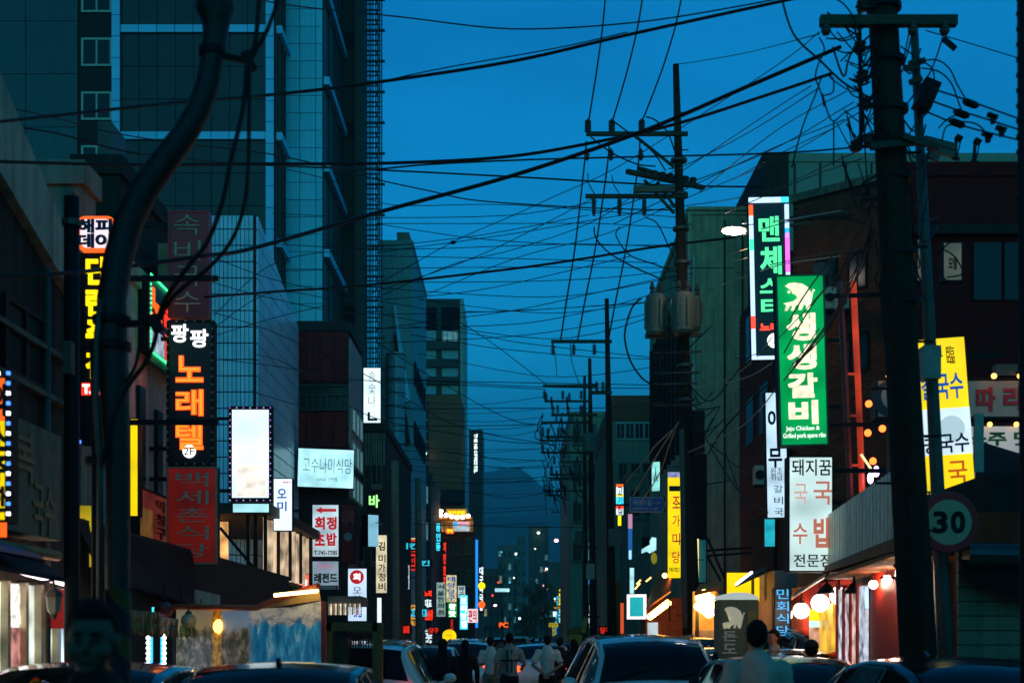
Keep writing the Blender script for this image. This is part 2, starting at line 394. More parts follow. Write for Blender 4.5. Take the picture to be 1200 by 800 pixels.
for i in range(n):
    y = 37+i*.2; ht = h+(hb-h)*i/n; z = .4
    while z < ht-.05:
        zz = min(z+.43, ht); fin.box(x1+.002, x1+.05, y+.02, y+.18, z+.012, zz-.012); z += .44
o = fin.build('tile', RT, tb); o['kind'] = 'stuff'
for py in (410, 512): block(tb, 'window_band', wx(183, 36.9), wx(196.5, 36.9), 36.88, 36.925, wz(py+18, 37), wz(py, 37), DKGLASS)
# dark red building with black glazed band
rb, x0, x1, h = building('dark_red_building', 'maroon panelled building with a dark balcony band above the white lit board', 343, 408, 388, 44, 47.5, mat('dark_shell', (.04, .035, .035), .7))
for i in range(4):
    for (a, b) in ((389, 447), (483, 524)): block(rb, 'panel', wx(343.5+16*i, 44)+.01, wx(359.3+16*i, 44)-.01, 43.94, 43.995, wz(b, 44), wz(a, 44), MAROON)
block(rb, 'balcony_glass', x0, x1, 43.97, 43.996, wz(481, 44), wz(451, 44), DKGLASS)
bar = MB()
for y in (452, 463, 480): bar.box(x0, x1, 43.86, 43.93, wz(y+1.2, 44), wz(y, 44))
for i in range(9): bar.box(x0+i*(x1-x0)/8.05, x0+i*(x1-x0)/8.05+.04, 43.87, 43.92, wz(480, 44), wz(463, 44))
bar.build('balcony_rail', mat('dark_rail', (.06, .08, .07), .5), rb)
block(rb, 'side_cladding', x1+.003, x1+.06, 44.1, 47.3, wz(520, 44), wz(395, 44), mat('violet_render', (.4, .36, .42), .6))
for k in range(3):
    for j in range(3): window(rb, x1+.07, 44.7+k*1.05, 6.6+j*1.1, .8, .8, WF, glow('dim_cool_pane', (.35, .8, 1), .35), R(90))
# the dark block before and beside
def shops(name, label, px0, px1, ptop, Z0, Z1, m, wins=0, lit=None, parapet=True):
    r, a, b, h = building(name, label, px0, px1, ptop, Z0, Z1, m, parapet=parapet)
    if wins:
        for i in range(wins[0]):
            for j in range(wins[1]):
                ww = (b-a)/wins[0]; x = a+(i+.5)*ww; z = h-1.3-j*2.8
                window(r, x, Z0-.005, z, ww*.62, 1.5, mat('far_window_frame', (.16, .18, .18), .6), lit if (lit and random.random() < .25) else DKGLASS)
                block(r, 'sill', x-ww*.34, x+ww*.34, Z0-.1, Z0-.003, z-.85, z-.77, CONC)
    return r, a, b, h
LITP = glow('lit_room', (1, .8, .5), .22, .6); LITC = glow('lit_cool_room', (.35, .8, .75), .16, .6)
r, a, b, h = shops('shop_block', 'dark narrow shop block below the white vertical sign with a green neon glyph', 410, 452, 505, 50, 62, mat('dark_brown_render', (.06, .05, .045), .8), (2, 2))
fl = MB()
for i in range(14): fl.box(a+(b-a)*i/14+.01, a+(b-a)*(i+.7)/14, 49.9, 49.98, wz(545, 50), wz(508, 50))
fl.build('louvre', TEALW, r)
r, a, b, h = shops('slab_building', 'blue grey slab building with roof hut and sloping pale fins beside the scaffold', 446, 483, 287, 90, 104, mat('blue_grey_render', (.22, .4, .38), .6, streak=.2))
block(r, 'roof_hut', wx(465, 90), wx(479.5, 90), 90.02, 96, h+.3, wz(272, 90), TEALW); block(r, 'roof_tank', wx(471, 90), wx(478, 90), 92, 94, wz(272, 90)+.002, wz(267, 90), DARK)
for (yt, yb_) in ((358, 470), (392, 520)):
    q = MB(); q.hexa([P(461, yt, 89.6), P(464, yt, 89.6), P(481, yb_, 89.6), P(474, yb_, 89.6), P(461, yt, 89.9), P(464, yt, 89.9), P(481, yb_, 89.9), P(474, yb_, 89.9)]); q.build('sloping_fin', TB if yt < 380 else DARK, r)
bay = MB(); bay.lathe([(.62, 0), (.62, wz(412, 89))], (wx(463, 89), 89.6, 0), 20); bay.build('glass_bay', mat('bay_glass', (.25, .36, .38), .15), r)
rings = MB()
for k in range(22): rings.lathe([(.65, 0), (.65, .06)], (wx(463, 89), 89.6, wz(415+15*k, 89)), 20)
rings.build('bay_mullion', JT, r)['kind'] = 'stuff'
for k in range(5):
    window(r, b+.06, 92+k*2.3, 19.5, 1.2, 1.6, BLACK, DKGLASS, R(90)); window(r, b+.06, 92+k*2.3, 15.5, 1.2, 1.6, BLACK, DKGLASS, R(90))
# apartment tower with open sky frame
ap = thing('apartment_tower', 'tall apartment tower with open concrete frame on its roof', 'tower', (wx(516, 200), 200, 0))
AC_ = mat('apartment_concrete', (.055, .07, .065), .7); x0, x1 = wx(487, 200), wx(543, 200)
block(ap, 'wall', x0, x1, 200, 216, 0, wz(388, 200), AC_)
for a, b in ((487, 489.5), (512, 517), (539, 543)): block(ap, 'frame_column', wx(a, 200), wx(b, 200), 200, 201, wz(388, 200)+.003, wz(360, 200)-.003, AC_)
block(ap, 'frame_beam', x0, x1, 200, 216, wz(360, 200), wz(350, 200), AC_); block(ap, 'roof_hut', wx(528, 200), wx(536, 200), 205, 209, wz(388, 200)+.003, wz(362, 200)-.004, DARK)
for k in range(13):
    y = 396+20.6*k; block(ap, 'balcony_slab', x0, x1-.6, 199.2, 199.995, wz(y+14, 200), wz(y+5, 200), AC_)
    for j, (a, b) in enumerate(((490, 511), (518, 537))):
        window(ap, wx((a+b)/2, 200), 199.98, wz(y-1.5, 200), (b-a)/F*200, 1.75, WF, LITC if (k, j) == (0, 1) else mat('sky_toned_glass', (.14, .36, .36), .15, 0, .3, .4) if random.random() < .75 else DKGLASS, 0, 3)  # sky reflection put into the pane colour
block(ap, 'edge_pier', x1-.45, x1+.003, 199.3, 216, 0, wz(352, 200), mat('pale_pier', (.36, .4, .4), .5))
r, a, b, h = building('brown_block', 'plain brown rendered block standing before the apartment tower', 497, 540, 463, 160, 172, mat('brown_render', (.42, .12, .06), .8, var=.08, scale=.3), parapet=False)
block(r, 'stair_window', wx(495, 160), wx(502, 160), 159.9, 159.99, 10, wz(470, 160), DKGLASS); block(r, 'canopy', a-1.2, b+.5, 158.8, 159.99, wz(590, 160), wz(575, 160), DARK)
for k in range(8): block(r, 'stair_landing', wx(494.6, 160), wx(502.2, 160), 159.8, 159.88, wz(480+13*k, 160), wz(477+13*k, 160), TEALW)
MB().ball(P(497, 531, 159.6), .3).build('wall_lamp', glow('wall_lamp_cool', (.5, 1, .9), 3), r)
hs = Sign('officetel_tower', 'slim black tower with a white vertical name in Latin capitals', 'tower', 549.5, 503, 565.5, 757, 170, None, depth=9, border=0, body=mat('officetel_black', (.03, .04, .04), .5))
hs.text('THE HS OFFICETEL', .38, .02, .62, .2, glow('cool_white_letters', (.75, 1, 1), 2.2), rot=R(-90), bold=.03)
# low far blocks on the left
r, a, b, h = shops('corner_block', 'dark teal corner block carrying the rooftop bar with string lights', 500, 556, 622, 120, 150, mat('dark_teal_render', (.07, .09, .085), .7), (4, 2), None)
for k in range(10):
    window(r, b+.004, 122+2.7*k, 6.5, 1.4, 1.4, BLACK, LITC if k % 3 == 1 else DKGLASS, R(90))
shops('side_block', 'mid-height dark block between the grey street poles', 447, 505, 560, 105, 118, mat('dark_slate_render', (.06, .08, .08), .7), (4, 3), LITC)
# near left: shop houses
r, a, b, h = building('shop_house', 'old grey shop house with sloping concrete parapet at left edge', -20, 0, 100, 7, 14, mat('grey_shop_render', (.045, .042, .034), .85, streak=.5), parapet=False, xl=-9, xr=-4.6)
r.children[0].data.clear_geometry(); q = MB(); zs = (wz(150, 11.9), wz(338, 14))
q.hexa([Vector(v) for v in ((-9, 6.5, 0), (-4.6, 6.5, 0), (-4.6, 14, 0), (-9, 14, 0), (-9, 6.5, 9), (-4.6, 6.5, 9), (-4.6, 14, zs[1]), (-9, 14, zs[1]))])
me = q.mesh('wall', r.children[0].data.materials[0] if r.children[0].data.materials else None); me.materials.clear(); me.materials.append(mat('grey_shop_render', (0, 0, 0))); me.transform(Matrix.Translation(r.location).inverted()); r.children[0].data = me
q = MB(); q.hexa([Vector(v) for v in ((-4.75, 11.2, 5.9), (-4.5, 11.2, 5.9), (-4.5, 14, zs[1]-.15), (-4.75, 14, zs[1]-.15), (-4.75, 11.2, 6.9), (-4.5, 11.2, 6.9), (-4.5, 14, zs[1]+.3), (-4.75, 14, zs[1]+.3))]); q.build('parapet', PALE, r)
for z in (3.95, 4.4): block(r, 'moulding', -4.6, -4.52, 7, 13.9, z, z+.05, CONC)
window(r, -4.59, 12.7, 4.35, 1.1, .7, BLACK, DKGLASS, R(90))
r, a, b, h = building('plaster_house', 'pale plaster box house behind the black steel post', 40, 95, 217, 17, 17.6, mat('pale_box_plaster', (.24, .27, .25), .8, streak=.4, scale=2), parapet=True)
window(r, (a+b)/2-.2, 16.99, h-1.7, .9, 1.0, BLACK, DKGLASS); block(r, 'downpipe', b-.16, b-.08, 16.9, 16.99, 0, h-.1, STEEL)
r, a, b, h = building('karaoke_house', 'dark house wall behind the yellow lettered bar sign', 88, 140, 205, 21, 24, DARK, parapet=True)
block(r, 'roof_vent', wx(110, 21), wx(126, 21), 21.2, 22, h+.31, h+.9, STEEL)
r, a, b, h = building('pink_house', 'pinkish white plaster house with slit windows beside the dark red sign', 110, 152, 330, 20, 22.3, mat('pinkish_plaster', (.55, .42, .43), .7, streak=.3))
for (y, z0, z1) in ((20.5, 3.6, 5.4), (21.5, 3.2, 5.2)): block(r, 'slit_window', b+.003, b+.06, y-.16, y+.16, z0, z1, DKGLASS); block(r, 'window_sill', b+.062, b+.14, y-.22, y+.22, z0-.06, z0, CONC)
block(r, 'tiled_wing', wx(185, 22.4), wx(197, 22.4), 22.4, 24, 0, wz(285, 22.4), mat('beige_tile', (.4, .28, .18), .6)); block(r, 'window_awning', b+.05, b+.5, 21.3, 21.9, 3.05, 3.1, BLACK)
# restaurant with lit upper terrace
r, a, b, h = building('terrace_restaurant', 'dark restaurant with curtained lit upper terrace left of the white box sign', 190, 300, 672, 30, 37, DARK, parapet=False)
gl = glow('terrace_interior', (1, .5, .16), .8, .8, 3)
block(r, 'interior_wall', a, b-.9, 31.3, 31.4, h, wz(605, 30), gl)
block(r, 'roof_slab', a, b+.35, 29.6, 37.3, wz(603, 30), wz(591, 30), mat('dark_timber', (.05, .04, .03), .7))
for x in (232, 255, 291, 300): block(r, 'post', wx(x, 30)-.035, wx(x, 30)+.035, 29.95, 30.05, h+.002, wz(603, 30)-.002, BLACK)
q = MB(); q.bar(P(258, 618, 29.97), P(300, 668, 29.97), .06); q.bar(P(256, 672, 29.96), P(300, 672, 29.96), .1); q.build('railing', BLACK, r)
cur = MB()
for i in range(40):
    y0, y1 = 30.3+i*.165, 30.3+(i+1)*.165; o0, o1 = .05*math.sin(i*1.3), .05*math.sin((i+1)*1.3)
    cur.quad((b+.1+o0, y0, h), (b+.1+o1, y1, h), (b+.1+o1, y1, wz(604, 30)), (b+.1+o0, y0, wz(604, 30)))
cur.build('curtain', glow('backlit_curtain', (1, .72, .45), .5, .75, 2.5), r)
q = MB()
for i in range(5): q.bar((b+.17, 30.2+i*1.65, h), (b+.17, 30.2+i*1.65, wz(603, 30)), .07)
q.build('mullion', BLACK, r)
for i in range(3): MB().ball((a+.9+i*1.1, 30.6, h+.35), (.2, .2, .42)).build('diner_silhouette', BLACK, r) if False else None
# ================================================================ RIGHT
r, a, b, h = building('beige_building', 'windowless beige building with vertical joints behind the transformer pole', 812, 905, 252, 51, 66, mat('beige_render', (.34, .36, .28), .85, streak=.35, scale=1.5), xl=6.45)
for px in (849, 870, 888): block(r, 'joint', wx(px, 51)-.03, wx(px, 51)+.03, 50.93, 50.995, 0, h-.2, JT)
for k in range(9):
    block(r, 'fin', 6.3, 6.445, 52.5+k*1.5, 52.62+k*1.5, wz(520, 51), h-2.2, BLACK)
block(r, 'corner_post', 6.40, 6.5, 50.9, 50.99, 0, h, PALE)
r, a, b, h = shops('brown_roof_building', 'grey building with brown top storey and a row of windows', 718, 790, 470, 75, 92, mat('grey_render', (.24, .26, .22), .8, streak=.3))
block(r, 'top_storey', a-.05, b, 74.9, 92, wz(492, 75), h+.305, mat('brown_cladding', (.3, .08, .045), .7))
for i in range(4): window(r, wx(727+11*i, 75), 74.98, wz(505, 75), .48, .95, WF, DKGLASS)
for i in range(3):
    for j in range(3): window(r, wx(730+14*i, 75), 74.98, wz(552+34*j, 75), .5, 1.0, mat('far_window_frame', (.16, .18, .18), .6), LITC if (i, j) == (1, 2) else DKGLASS)
shops('grey_building', 'narrow grey building behind the cluster of far pole crossarms', 668, 720, 487, 98, 120, mat('grey_teal_render', (.26, .32, .28), .8, streak=.3), (3, 4), LITC)
shops('low_grey_building', 'low grey shop building behind the blue street name sign', 735, 772, 560, 70, 74.5, mat('low_grey_render', (.17, .19, .18), .8, streak=.3), (2, 1), None)
# brick building
BR = mat('dark_brick', (.11, .035, .02), .8, var=.4, scale=3, rand=.25)
bk = thing('brick_building', 'dark brick building with receding side behind the green restaurant sign', 'building', (6.7, 33, 0))
d = Vector((2.1, -2.0, 0)).normalized(); nrm = Vector((d.y, -d.x, 0)); Lw = 2.95
Mb = Matrix.Translation((6.7, 33, 0)) @ Matrix.Rotation(math.atan2(d.y, d.x), 4, 'Z')
hB = 12.16
q = MB(); q.prism([(0, 0), (Lw, 0), (Lw, hB), (0, hB)], Mb, 8); q.build('wall', mat('mortar', (.04, .025, .016), .9), bk)
block(bk, 'side_wall', 6.72, 9, 34, 41, 0, 11.3, mat('mortar', (0, 0, 0)))
hexb = MB().box(-.112, .112, -.02, .05, -.034, .034).mesh('brick', BR)
rest = MB(); cnt = 0
nz = int(hB/.077); nx = int(Lw/.234)
for j in range(nz):
    z = .04+j*.077
    if z < 4.2: continue
    for i in range(nx+1):
        u = .115+i*.234-(.117 if j % 2 else 0)
        if u < .1 or u > Lw-.1: continue
        M = Mb @ Matrix.Translation((u, -.005+random.uniform(-.006, .004), z))
        if 6.2 < z < 8.1 and cnt < 300: put(hexb, 'brick', bk, M); cnt += 1
        else: rest.box(-.112, .112, -.02, .004, -.034, .034, M)
o = rest.build('brick', BR, bk); o['kind'] = 'stuff'
rs = MB()
for j in range(int(11.2/.077)):
    z = .04+j*.077
    if z < 5: continue
    for i in range(30):
        y = 34.1+i*.234+(.117 if j % 2 else 0)
        if y < 40.9: rs.box(6.695, 6.72, y-.112, y+.112, z-.034, z+.034)
o = rs.build('brick', BR, bk); o['kind'] = 'stuff'
for (u, z, w_, h_) in ((.95, 10.3, .55, .75), (1.75, 10.2, .5, .9), (.75, 9.3, .6, .6), (1.8, 8.3, .5, .9)):
    p = Mb @ Vector((u, -.03, z)); window(bk, p.x, p.y, p.z, w_, h_, BLACK, DKGLASS, math.atan2(d.y, d.x))
for z in (7.2, 9.6): block(bk, 'side_window', 6.66, 6.693, 36.2, 37.4, z, z+1.3, DKGLASS); block(bk, 'side_window', 6.66, 6.693, 38.4, 39.6, z, z+1.3, DKGLASS)
q = MB(); q.prism([(-.06, hB), (Lw+.06, hB), (Lw+.06, hB+.18), (-.06, hB+.18)], Mb @ Matrix.Translation((0, -.08, .002)), 8.1); q.build('coping', CONC, bk)
r, a, b, h = building('teal_roof_block', 'blue green roof storey rising behind the brick building', 897, 1300, 190, 48, 60, mat('teal_roof_panel', (.2, .27, .25), .5, var=.12), parapet=True)
block(r, 'dark_end', a-.1, a+.8, 47.9, 60.1, 0, h+.31, DARK)
for k in range(16): block(r, 'seam', a+1+k*.9, a+1.05+k*.9, 47.94, 47.995, 9, h-.05, JT)
r, a, b, h = building('maroon_building', 'dark maroon building top above the noodle shops at right', 1062, 1300, 207, 30, 38, mat('maroon_render', (.13, .006, .003), .8, var=.2))
block(r, 'window', wx(1140, 30), wx(1172, 30), 29.93, 29.99, wz(352, 30), wz(285, 30), DKGLASS); block(r, 'window', wx(1176, 30), wx(1230, 30), 29.93, 29.99, wz(352, 30), wz(285, 30), DKGLASS)
block(r, 'canopy_beam', a, b, 29.7, 29.99, wz(278, 30), wz(268, 30), DARK)
# far apartments at the end of the street
def flats(label, px0, px1, ptop, Z, m, nx, ny, lit):
    r, a, b, h = building('apartment_block', label, px0, px1, ptop, Z, Z+14, m, parapet=True)
    for i in range(nx):
        for j in range(ny):
            ww = (b-a)/nx; x = a+(i+.5)*ww; z = h-1.6-j*2.9
            if z > 2: window(r, x, Z-.01, z, ww*.6, 1.5, mat('far_window_frame', (.16, .18, .18), .6), lit if random.random() < .22 else DKGLASS)
    return r
FA = mat('far_flats_render', (.1, .12, .11), .8)
FB = mat('far_flats_pale', (.15, .18, .17), .8)
flats('distant flats on the street axis, tallest of the far blocks', 620, 643, 617, 330, FA, 4, 9, LITC)
flats('distant pale flats left of the tallest far block', 583, 606, 640, 300, FB, 4, 6, LITC)
flats('distant slim flats between the pale block and the tallest block', 605.5, 616, 628, 380, FB, 2, 8, LITP)
flats('distant low flats right of the tallest far block', 643, 672, 660, 280, FA, 5, 5, LITC)
flats('distant wide flats behind the slim black tower', 566, 590, 668, 240, FA, 4, 5, LITP)

# unseen houses added behind the photographer to hold back low sky glow
for sd, z0, z1, hh, lab in ((-1, -14, -3.0, 6.5, 'unseen grey house added behind the photographer on the left, nearest'), (-1, -34, -14.2, 7, 'unseen grey house added behind the photographer on the left, farther'), (1, -16, -3.0, 6.5, 'unseen grey house added behind the photographer on the right, nearest'), (1, -38, -16.2, 7, 'unseen grey house added behind the photographer on the right, farther')):
    r = thing('blocker_house', lab, 'building', (sd*9, z0, 0)); a, b = sorted((sd*4.7, sd*14)); block(r, 'wall', a, b, z0, z1, 0, hh, mat('blocker_house_render', (.2, .2, .19), .85)); block(r, 'parapet', a-.05, b+.05, z0-.05, z1+.05, hh+.002, hh+.4, CONC)
    for k in range(int((z1-z0)/3.2)):
        for j in range(3): window(r, sd*4.69, z0+1.6+k*3.2, 4.2+j*2.6, 1.4, 1.3, BLACK, DKGLASS, R(90) if sd < 0 else R(-90))
r = thing('blocker_house', 'unseen grey house added to close the street behind the photographer', 'building', (0, -46, 0)); block(r, 'wall', -16, 16, -56, -46, 0, 7, mat('blocker_house_render', (0, 0, 0)))

def pipe(label, pts, r_=.04, m=STEEL): return tag(MB().tube(pts, r_, 8).build('wall_pipe', m, None, True), label, 'pipe')
pipe('thin downpipe on the near left shop house wall', [(-4.54, 13.2, 0), (-4.54, 13.2, 5.2)]); pipe('grey downpipe at the corner of the pink plaster house', [(-5.62, 22.2, 0), (-5.62, 22.2, 6.5)])
pipe('pale downpipe on the beige building front', [(6.62, 50.9, 0), (6.62, 50.9, 16)], .07, PALE); pipe('dark conduit climbing the brick building side', [(6.64, 35, 0), (6.64, 35, 10.8)], .05, BLACK)

hz = MB().box(-1600, 1600, -120, 3300, -2, 460).build('haze', None); hz['kind'] = 'stuff'
hm = bpy.data.materials.new('haze_air'); hm.use_nodes = True; ht = hm.node_tree; ht.nodes.remove(ht.nodes['Principled BSDF'])
pv = ht.nodes.new('ShaderNodeVolumePrincipled'); pv.inputs['Color'].default_value = (.8, .88, .92, 1); pv.inputs['Density'].default_value = .00042; pv.inputs['Anisotropy'].default_value = .2
ht.links.new(pv.outputs[0], ht.nodes['Material Output'].inputs['Volume']); hz.data.materials.append(hm)
# ---------------------------------------------------------------- poles
def pole(label, pxt, pyt, pxb, Z, rb, rt, m=POLE, name='utility_pole', cat='utility pole', group=None, bolts=True):
    base = Vector((wx(pxb, Z), Z, 0)); top = P(pxt, pyt, Z)
    r = thing(name, label, cat, base, 0, group)
    MB().tube([base.lerp(top, t) for t in (0, .25, .5, .75, 1)], [rb+(rt-rb)*t for t in (0, .25, .5, .75, 1)], 16).build('shaft', m, r, True)
    if bolts:
        q = MB(); L = (top-base).length; n = int((L-2.5)/.45)
        for i in range(n):
            t = (2.2+i*.45)/L; c = base.lerp(top, t); rr = rb+(rt-rb)*t; s = 1 if i % 2 else -1
            q.bar(c+Vector((s*rr*.8, 0, 0)), c+Vector((s*(rr+.15), 0, 0)), .022)
        q.build('step_bolt', BLACK, r)
    return r
def arm(r, a, b, w_=.1, m=None, name='crossarm'): return MB().bar(a, b, w_).build(name, m or mat('weathered_steel', (.05, .06, .05), .6, .4), r)
_ins = {}
def insulator(r, p, h=.45, rad=.09, n=5):
    k = (h, rad, n)
    if k not in _ins:
        pr = [(.03, 0)]
        for i in range(n): z = h*(.1+.8*i/n); pr += [(.035, z), (rad, z+.02), (rad*.9, z+.045), (.035, z+h*.8/n*.8)]
        pr += [(.03, h)]
        _ins[k] = MB().lerp if False else MB().lathe(pr, (0, 0, 0), 10).mesh('insulator', CERAM, True)
    return put(_ins[k], 'insulator', r, Matrix.Translation(p))
def bands(r, pts, rad):
    for p in pts: MB().lathe([(rad, 0), (rad, .07)], p, 16).build('steel_band', STEEL, r)
# near right pole
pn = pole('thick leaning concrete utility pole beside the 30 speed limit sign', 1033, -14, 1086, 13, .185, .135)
arm(pn, P(961, 25, 12.8), P(1121, 25, 12.8), .09)
for x in (968, 1070, 1107): insulator(pn, P(x, 41, 12.8), .12, .05, 3)
for py in (12, 75, 132, 168, 212, 300, 357): 
    x = 1034+ (py+14)*.0677; MB().lathe([(.165, 0), (.165, .05)], P(x, py, 13), 16).build('steel_band', BLACK, pn)
arm(pn, P(1020, 172, 12.8), P(1085, 165, 12.8), .06); arm(pn, P(1058, 160, 12.75), P(1100, 173, 12.75), .05)
for (x, y) in ((1008, 56), (1011, 90), (1015, 122), (1019, 165), (1003, 172), (1011, 8)):   # spool racks
    MB().lathe([(.03, 0), (.06, .02), (.035, .05), (.06, .09), (.03, .11)], P(x, y+6, 12.85), 10).build('spool_insulator', CERAM, pn); MB().bar(P(x-8, y, 12.87), P(x+22, y, 12.9), .025).build('spool_bracket', BLACK, pn)
q = MB(); q.tube([P(1007, 0, 12.82), P(1009, 170, 12.82)], .018, 6); q.build('riser_conduit', BLACK, pn)
q = MB(); q.tube([P(1032, 330, 12.78), P(1046, 480, 12.78), P(1059, 760, 12.78)], .02, 6); q.build('riser_conduit', BLACK, pn)
# thin steel pole behind it, with cable gear
pt = pole('thin grey steel pole carrying the 30 sign, behind the thick leaning pole', 1071, 30, 1117, 14, .09, .04, STEEL, 'steel_pole', 'pole', bolts=False)
for (x0, y0, x1, y1) in ((1065, 75, 1084, 71), (1060, 80, 1078, 80), (1066, 97, 1080, 92)): arm(pt, P(x0, y0, 13.9), P(x1, y1, 13.9), .05)
q = MB(); q.bar(P(1079, 128, 13.85), P(1092, 97, 13.85), .17); q.build('splice_case', RUBBER, pt)
MB().box(wx(1077.5, 13.8), wx(1097.5, 13.8), 13.65, 13.85, wz(446, 13.8), wz(408, 13.8)).build('meter_box', mat('meter_box_grey', (.3, .31, .28), .5), pt)
q = MB()
for (x0, y0, x1, y1) in ((1083, 163, 1120, 173), (1087, 172, 1118, 182), (1086, 180, 1100, 187)): q.bar(P(x0, y0, 13.8), P(x1, y1, 13.8), .06)
q.build('strain_clamp', STEEL, pt)
for (x, y) in ((1120, 160), (1142, 164)):
    q = MB(); q.bar(P(x, y, 13.8), P(x+7, y+4, 13.8), .05); q.bar(P(x+1, y, 13.8), P(x-1, y+26, 13.8), .028); q.bar(P(x+6, y+4, 13.8), P(x+1, y+26, 13.8), .012); q.bar(P(x-4, y+25, 13.8), P(x+4, y+27, 13.8), .03); q.build('cutout_fuse', BLACK, pt)
# speed limit sign
s30 = thing('speed_limit_sign', 'round red rimmed 30 speed limit sign on the thin steel pole', 'road sign', P(1111, 612, 13.6))
RX = Matrix.Rotation(R(90), 3, 'X'); c0 = P(1111, 612, 13.6)
MB().lathe([(.3, 0), (.305, .01), (.3, .02)], c0, 40, RX).build('backing_disc', STEEL, s30)
MB().lathe([(.298, 0), (.298, .006)], c0+Vector((0, -.02, 0)), 40, RX).build('red_rim', mat('rim_red', (.75, .006, .008), .35, var=.15), s30)
MB().lathe([(.225, 0), (.225, .006)], c0+Vector((0, -.027, 0)), 40, RX).build('white_disc', mat('disc_white', (.6, .42, .28), .35, var=.1), s30)
for ch, dx in (('3', -.088), ('0', .088)): put(glyph_m(ch, BLACK, .035), 'numeral', s30, Matrix.Translation(c0+Vector((dx, -.036, 0))) @ Matrix.Rotation(R(90), 4, 'X') @ Matrix.Diagonal((.145, .225, .2, 1)))
q = MB(); 
for z in (-.12, .12): q.box(c0.x-.1, c0.x+.12, 13.6, 13.98, c0.z+z-.02, c0.z+z+.02)
q.build('clamp', STEEL, s30)
# transformer pole
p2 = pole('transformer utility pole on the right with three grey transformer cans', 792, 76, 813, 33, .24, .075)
arm(p2, P(687, 157, 32.9), P(806, 157, 32.9), .09)
for x in (689, 717, 752): insulator(p2, P(x, 157, 32.9), .36, .085, 5); insulator(p2, P(x-1, 188, 32.9), .28, .07, 3)
arm(p2, P(686, 230, 32.9), P(806, 230, 32.9), .09); MB().box(wx(742, 32.9), wx(790, 32.9), 32.7, 32.85, wz(229, 33), wz(222, 33)).build('switch_box', mat('box_grey', (.16, .17, .15), .6), p2)
for x in (696, 726, 755): insulator(p2, P(x, 253, 32.9), .5, .06, 7)
arm(p2, P(735, 201, 31.9), P(824, 220, 34.1), .1); arm(p2, P(748, 197, 32.2), P(812, 217, 34.2), .08)
for (x0, y0, x1, y1) in ((755, 211, 790, 250), (770, 213, 791, 243), (745, 160, 790, 196)): arm(p2, P(x0, y0, 32.8), P(x1, y1, 32.85), .06, name='brace')
for k in range(7): insulator(p2, P(758+9*k, 208+1.5*k, 32.4+.25*k), .2, .1, 3)
TR = mat('transformer_grey', (.11, .13, .11), .5, var=.15)
for (x, y0, y1, zz, rr) in ((769, 346, 392, 32.7, .25), (800, 344, 390, 32.4, .27), (812, 348, 386, 33.4, .2)):
    tr = MB(); c = P(x, y1, zz); hh = (y1-y0)/F*zz
    tr.lathe([(rr*.8, -.03), (rr, .04), (rr, hh-.06), (rr*.9, hh), (rr*.3, hh+.05)], c, 18); o = tr.build('transformer', TR, p2)
    fn = MB()
    for k in range(8):
        a = k*math.pi/4+.3; fn.box(rr, rr+.05, -.02, .02, .15, hh-.15, Matrix.Translation(c) @ Matrix.Rotation(a, 4, 'Z'))
    f_ = fn.build('cooling_fin', TR, p2); f_.parent = o; f_.matrix_parent_inverse = Matrix.Identity(4)
    bs = MB()
    for dx in (-.1, .1): bs.lathe([(.04, 0), (.07, .06), (.04, .1), (.07, .16), (.03, .3)], c+Vector((dx, -.05, hh)), 8)
    f_ = bs.build('bushing', CERAM, p2); f_.parent = o; f_.matrix_parent_inverse = Matrix.Identity(4)
arm(p2, P(756, 394, 32.7), P(822, 392, 32.7), .1, name='platform_bracket')
insulator(p2, P(774.5, 349, 32.6), .38, .05, 5)
bands(p2, [P(795.5+k*.03*40, 190+k*40, 33) for k in range(8)], .2)
for y, x in ((412, 814), (436, 812), (449, 809), (474, 812)): arm(p2, P(767, y+1, 32.7), P(x+8, y, 32.7), .04, name='cable_bracket')
MB().box(wx(811, 32.8), wx(824.5, 32.8), 32.6, 32.9, wz(532, 33), wz(484, 33)).build('control_box', BLACK, p2)
q = MB(); q.tube([P(799, 503, 32.4), P(803, 735, 32.4)], .07, 10); q.build('steel_conduit', STEEL, p2)
# poles further away
def far_pole(label, pxt, pyt, pxb, Z, arms, rb=.22, tr=None):
    r = pole(label, pxt, pyt, pxb, Z, rb, .09, bolts=False)
    for (x0, x1, y, hang) in arms:
        arm(r, P(x0, y, Z-.2), P(x1, y, Z-.2), .13)
        for k in range(3): insulator(r, P(x0+2+(x1-x0-8)*k/2.6, y+(16 if hang else 0), Z-.2), .5, .11, 4)
    if tr: MB().lathe([(.3, 0), (.34, .1), (.34, .9), (.25, 1.0)], P(tr[0], tr[1], Z-.5), 14).build('transformer', TR, r); MB().box(wx(tr[0]-9, Z), wx(tr[0]+20, Z), Z-.3, Z-.2, wz(tr[1]+3, Z), wz(tr[1], Z)).build('bracket', STEEL, r)
    return r
far_pole('tapering concrete pole with one long crossarm, right of the crowded pole row', 711, 350, 718, 59, ((646, 717, 400, True), (690, 717, 460, False)))
arm_ = far_pole('crowded concrete pole in the row, crossarms at three heights and small transformer', 691, 420, 696, 72, ((636, 700, 452, True), (646, 700, 486, False), (634, 690, 495, True), (640, 690, 512, False)), tr=(690, 530))
far_pole('mid grey pole behind the crowded pole with two low crossarms', 685, 440, 686, 88, ((633, 690, 516, False), (655, 692, 541, True), (642, 690, 560, True)), .2, (680, 640))
far_pole('slender far pole nearest the street axis on the right side', 672, 500, 672, 118, ((645, 680, 560, True), (640, 678, 580, False)), .2)
far_pole('slender far pole on the right with street lamps beyond it', 660, 560, 660, 160, ((646, 668, 600, False),), .2)
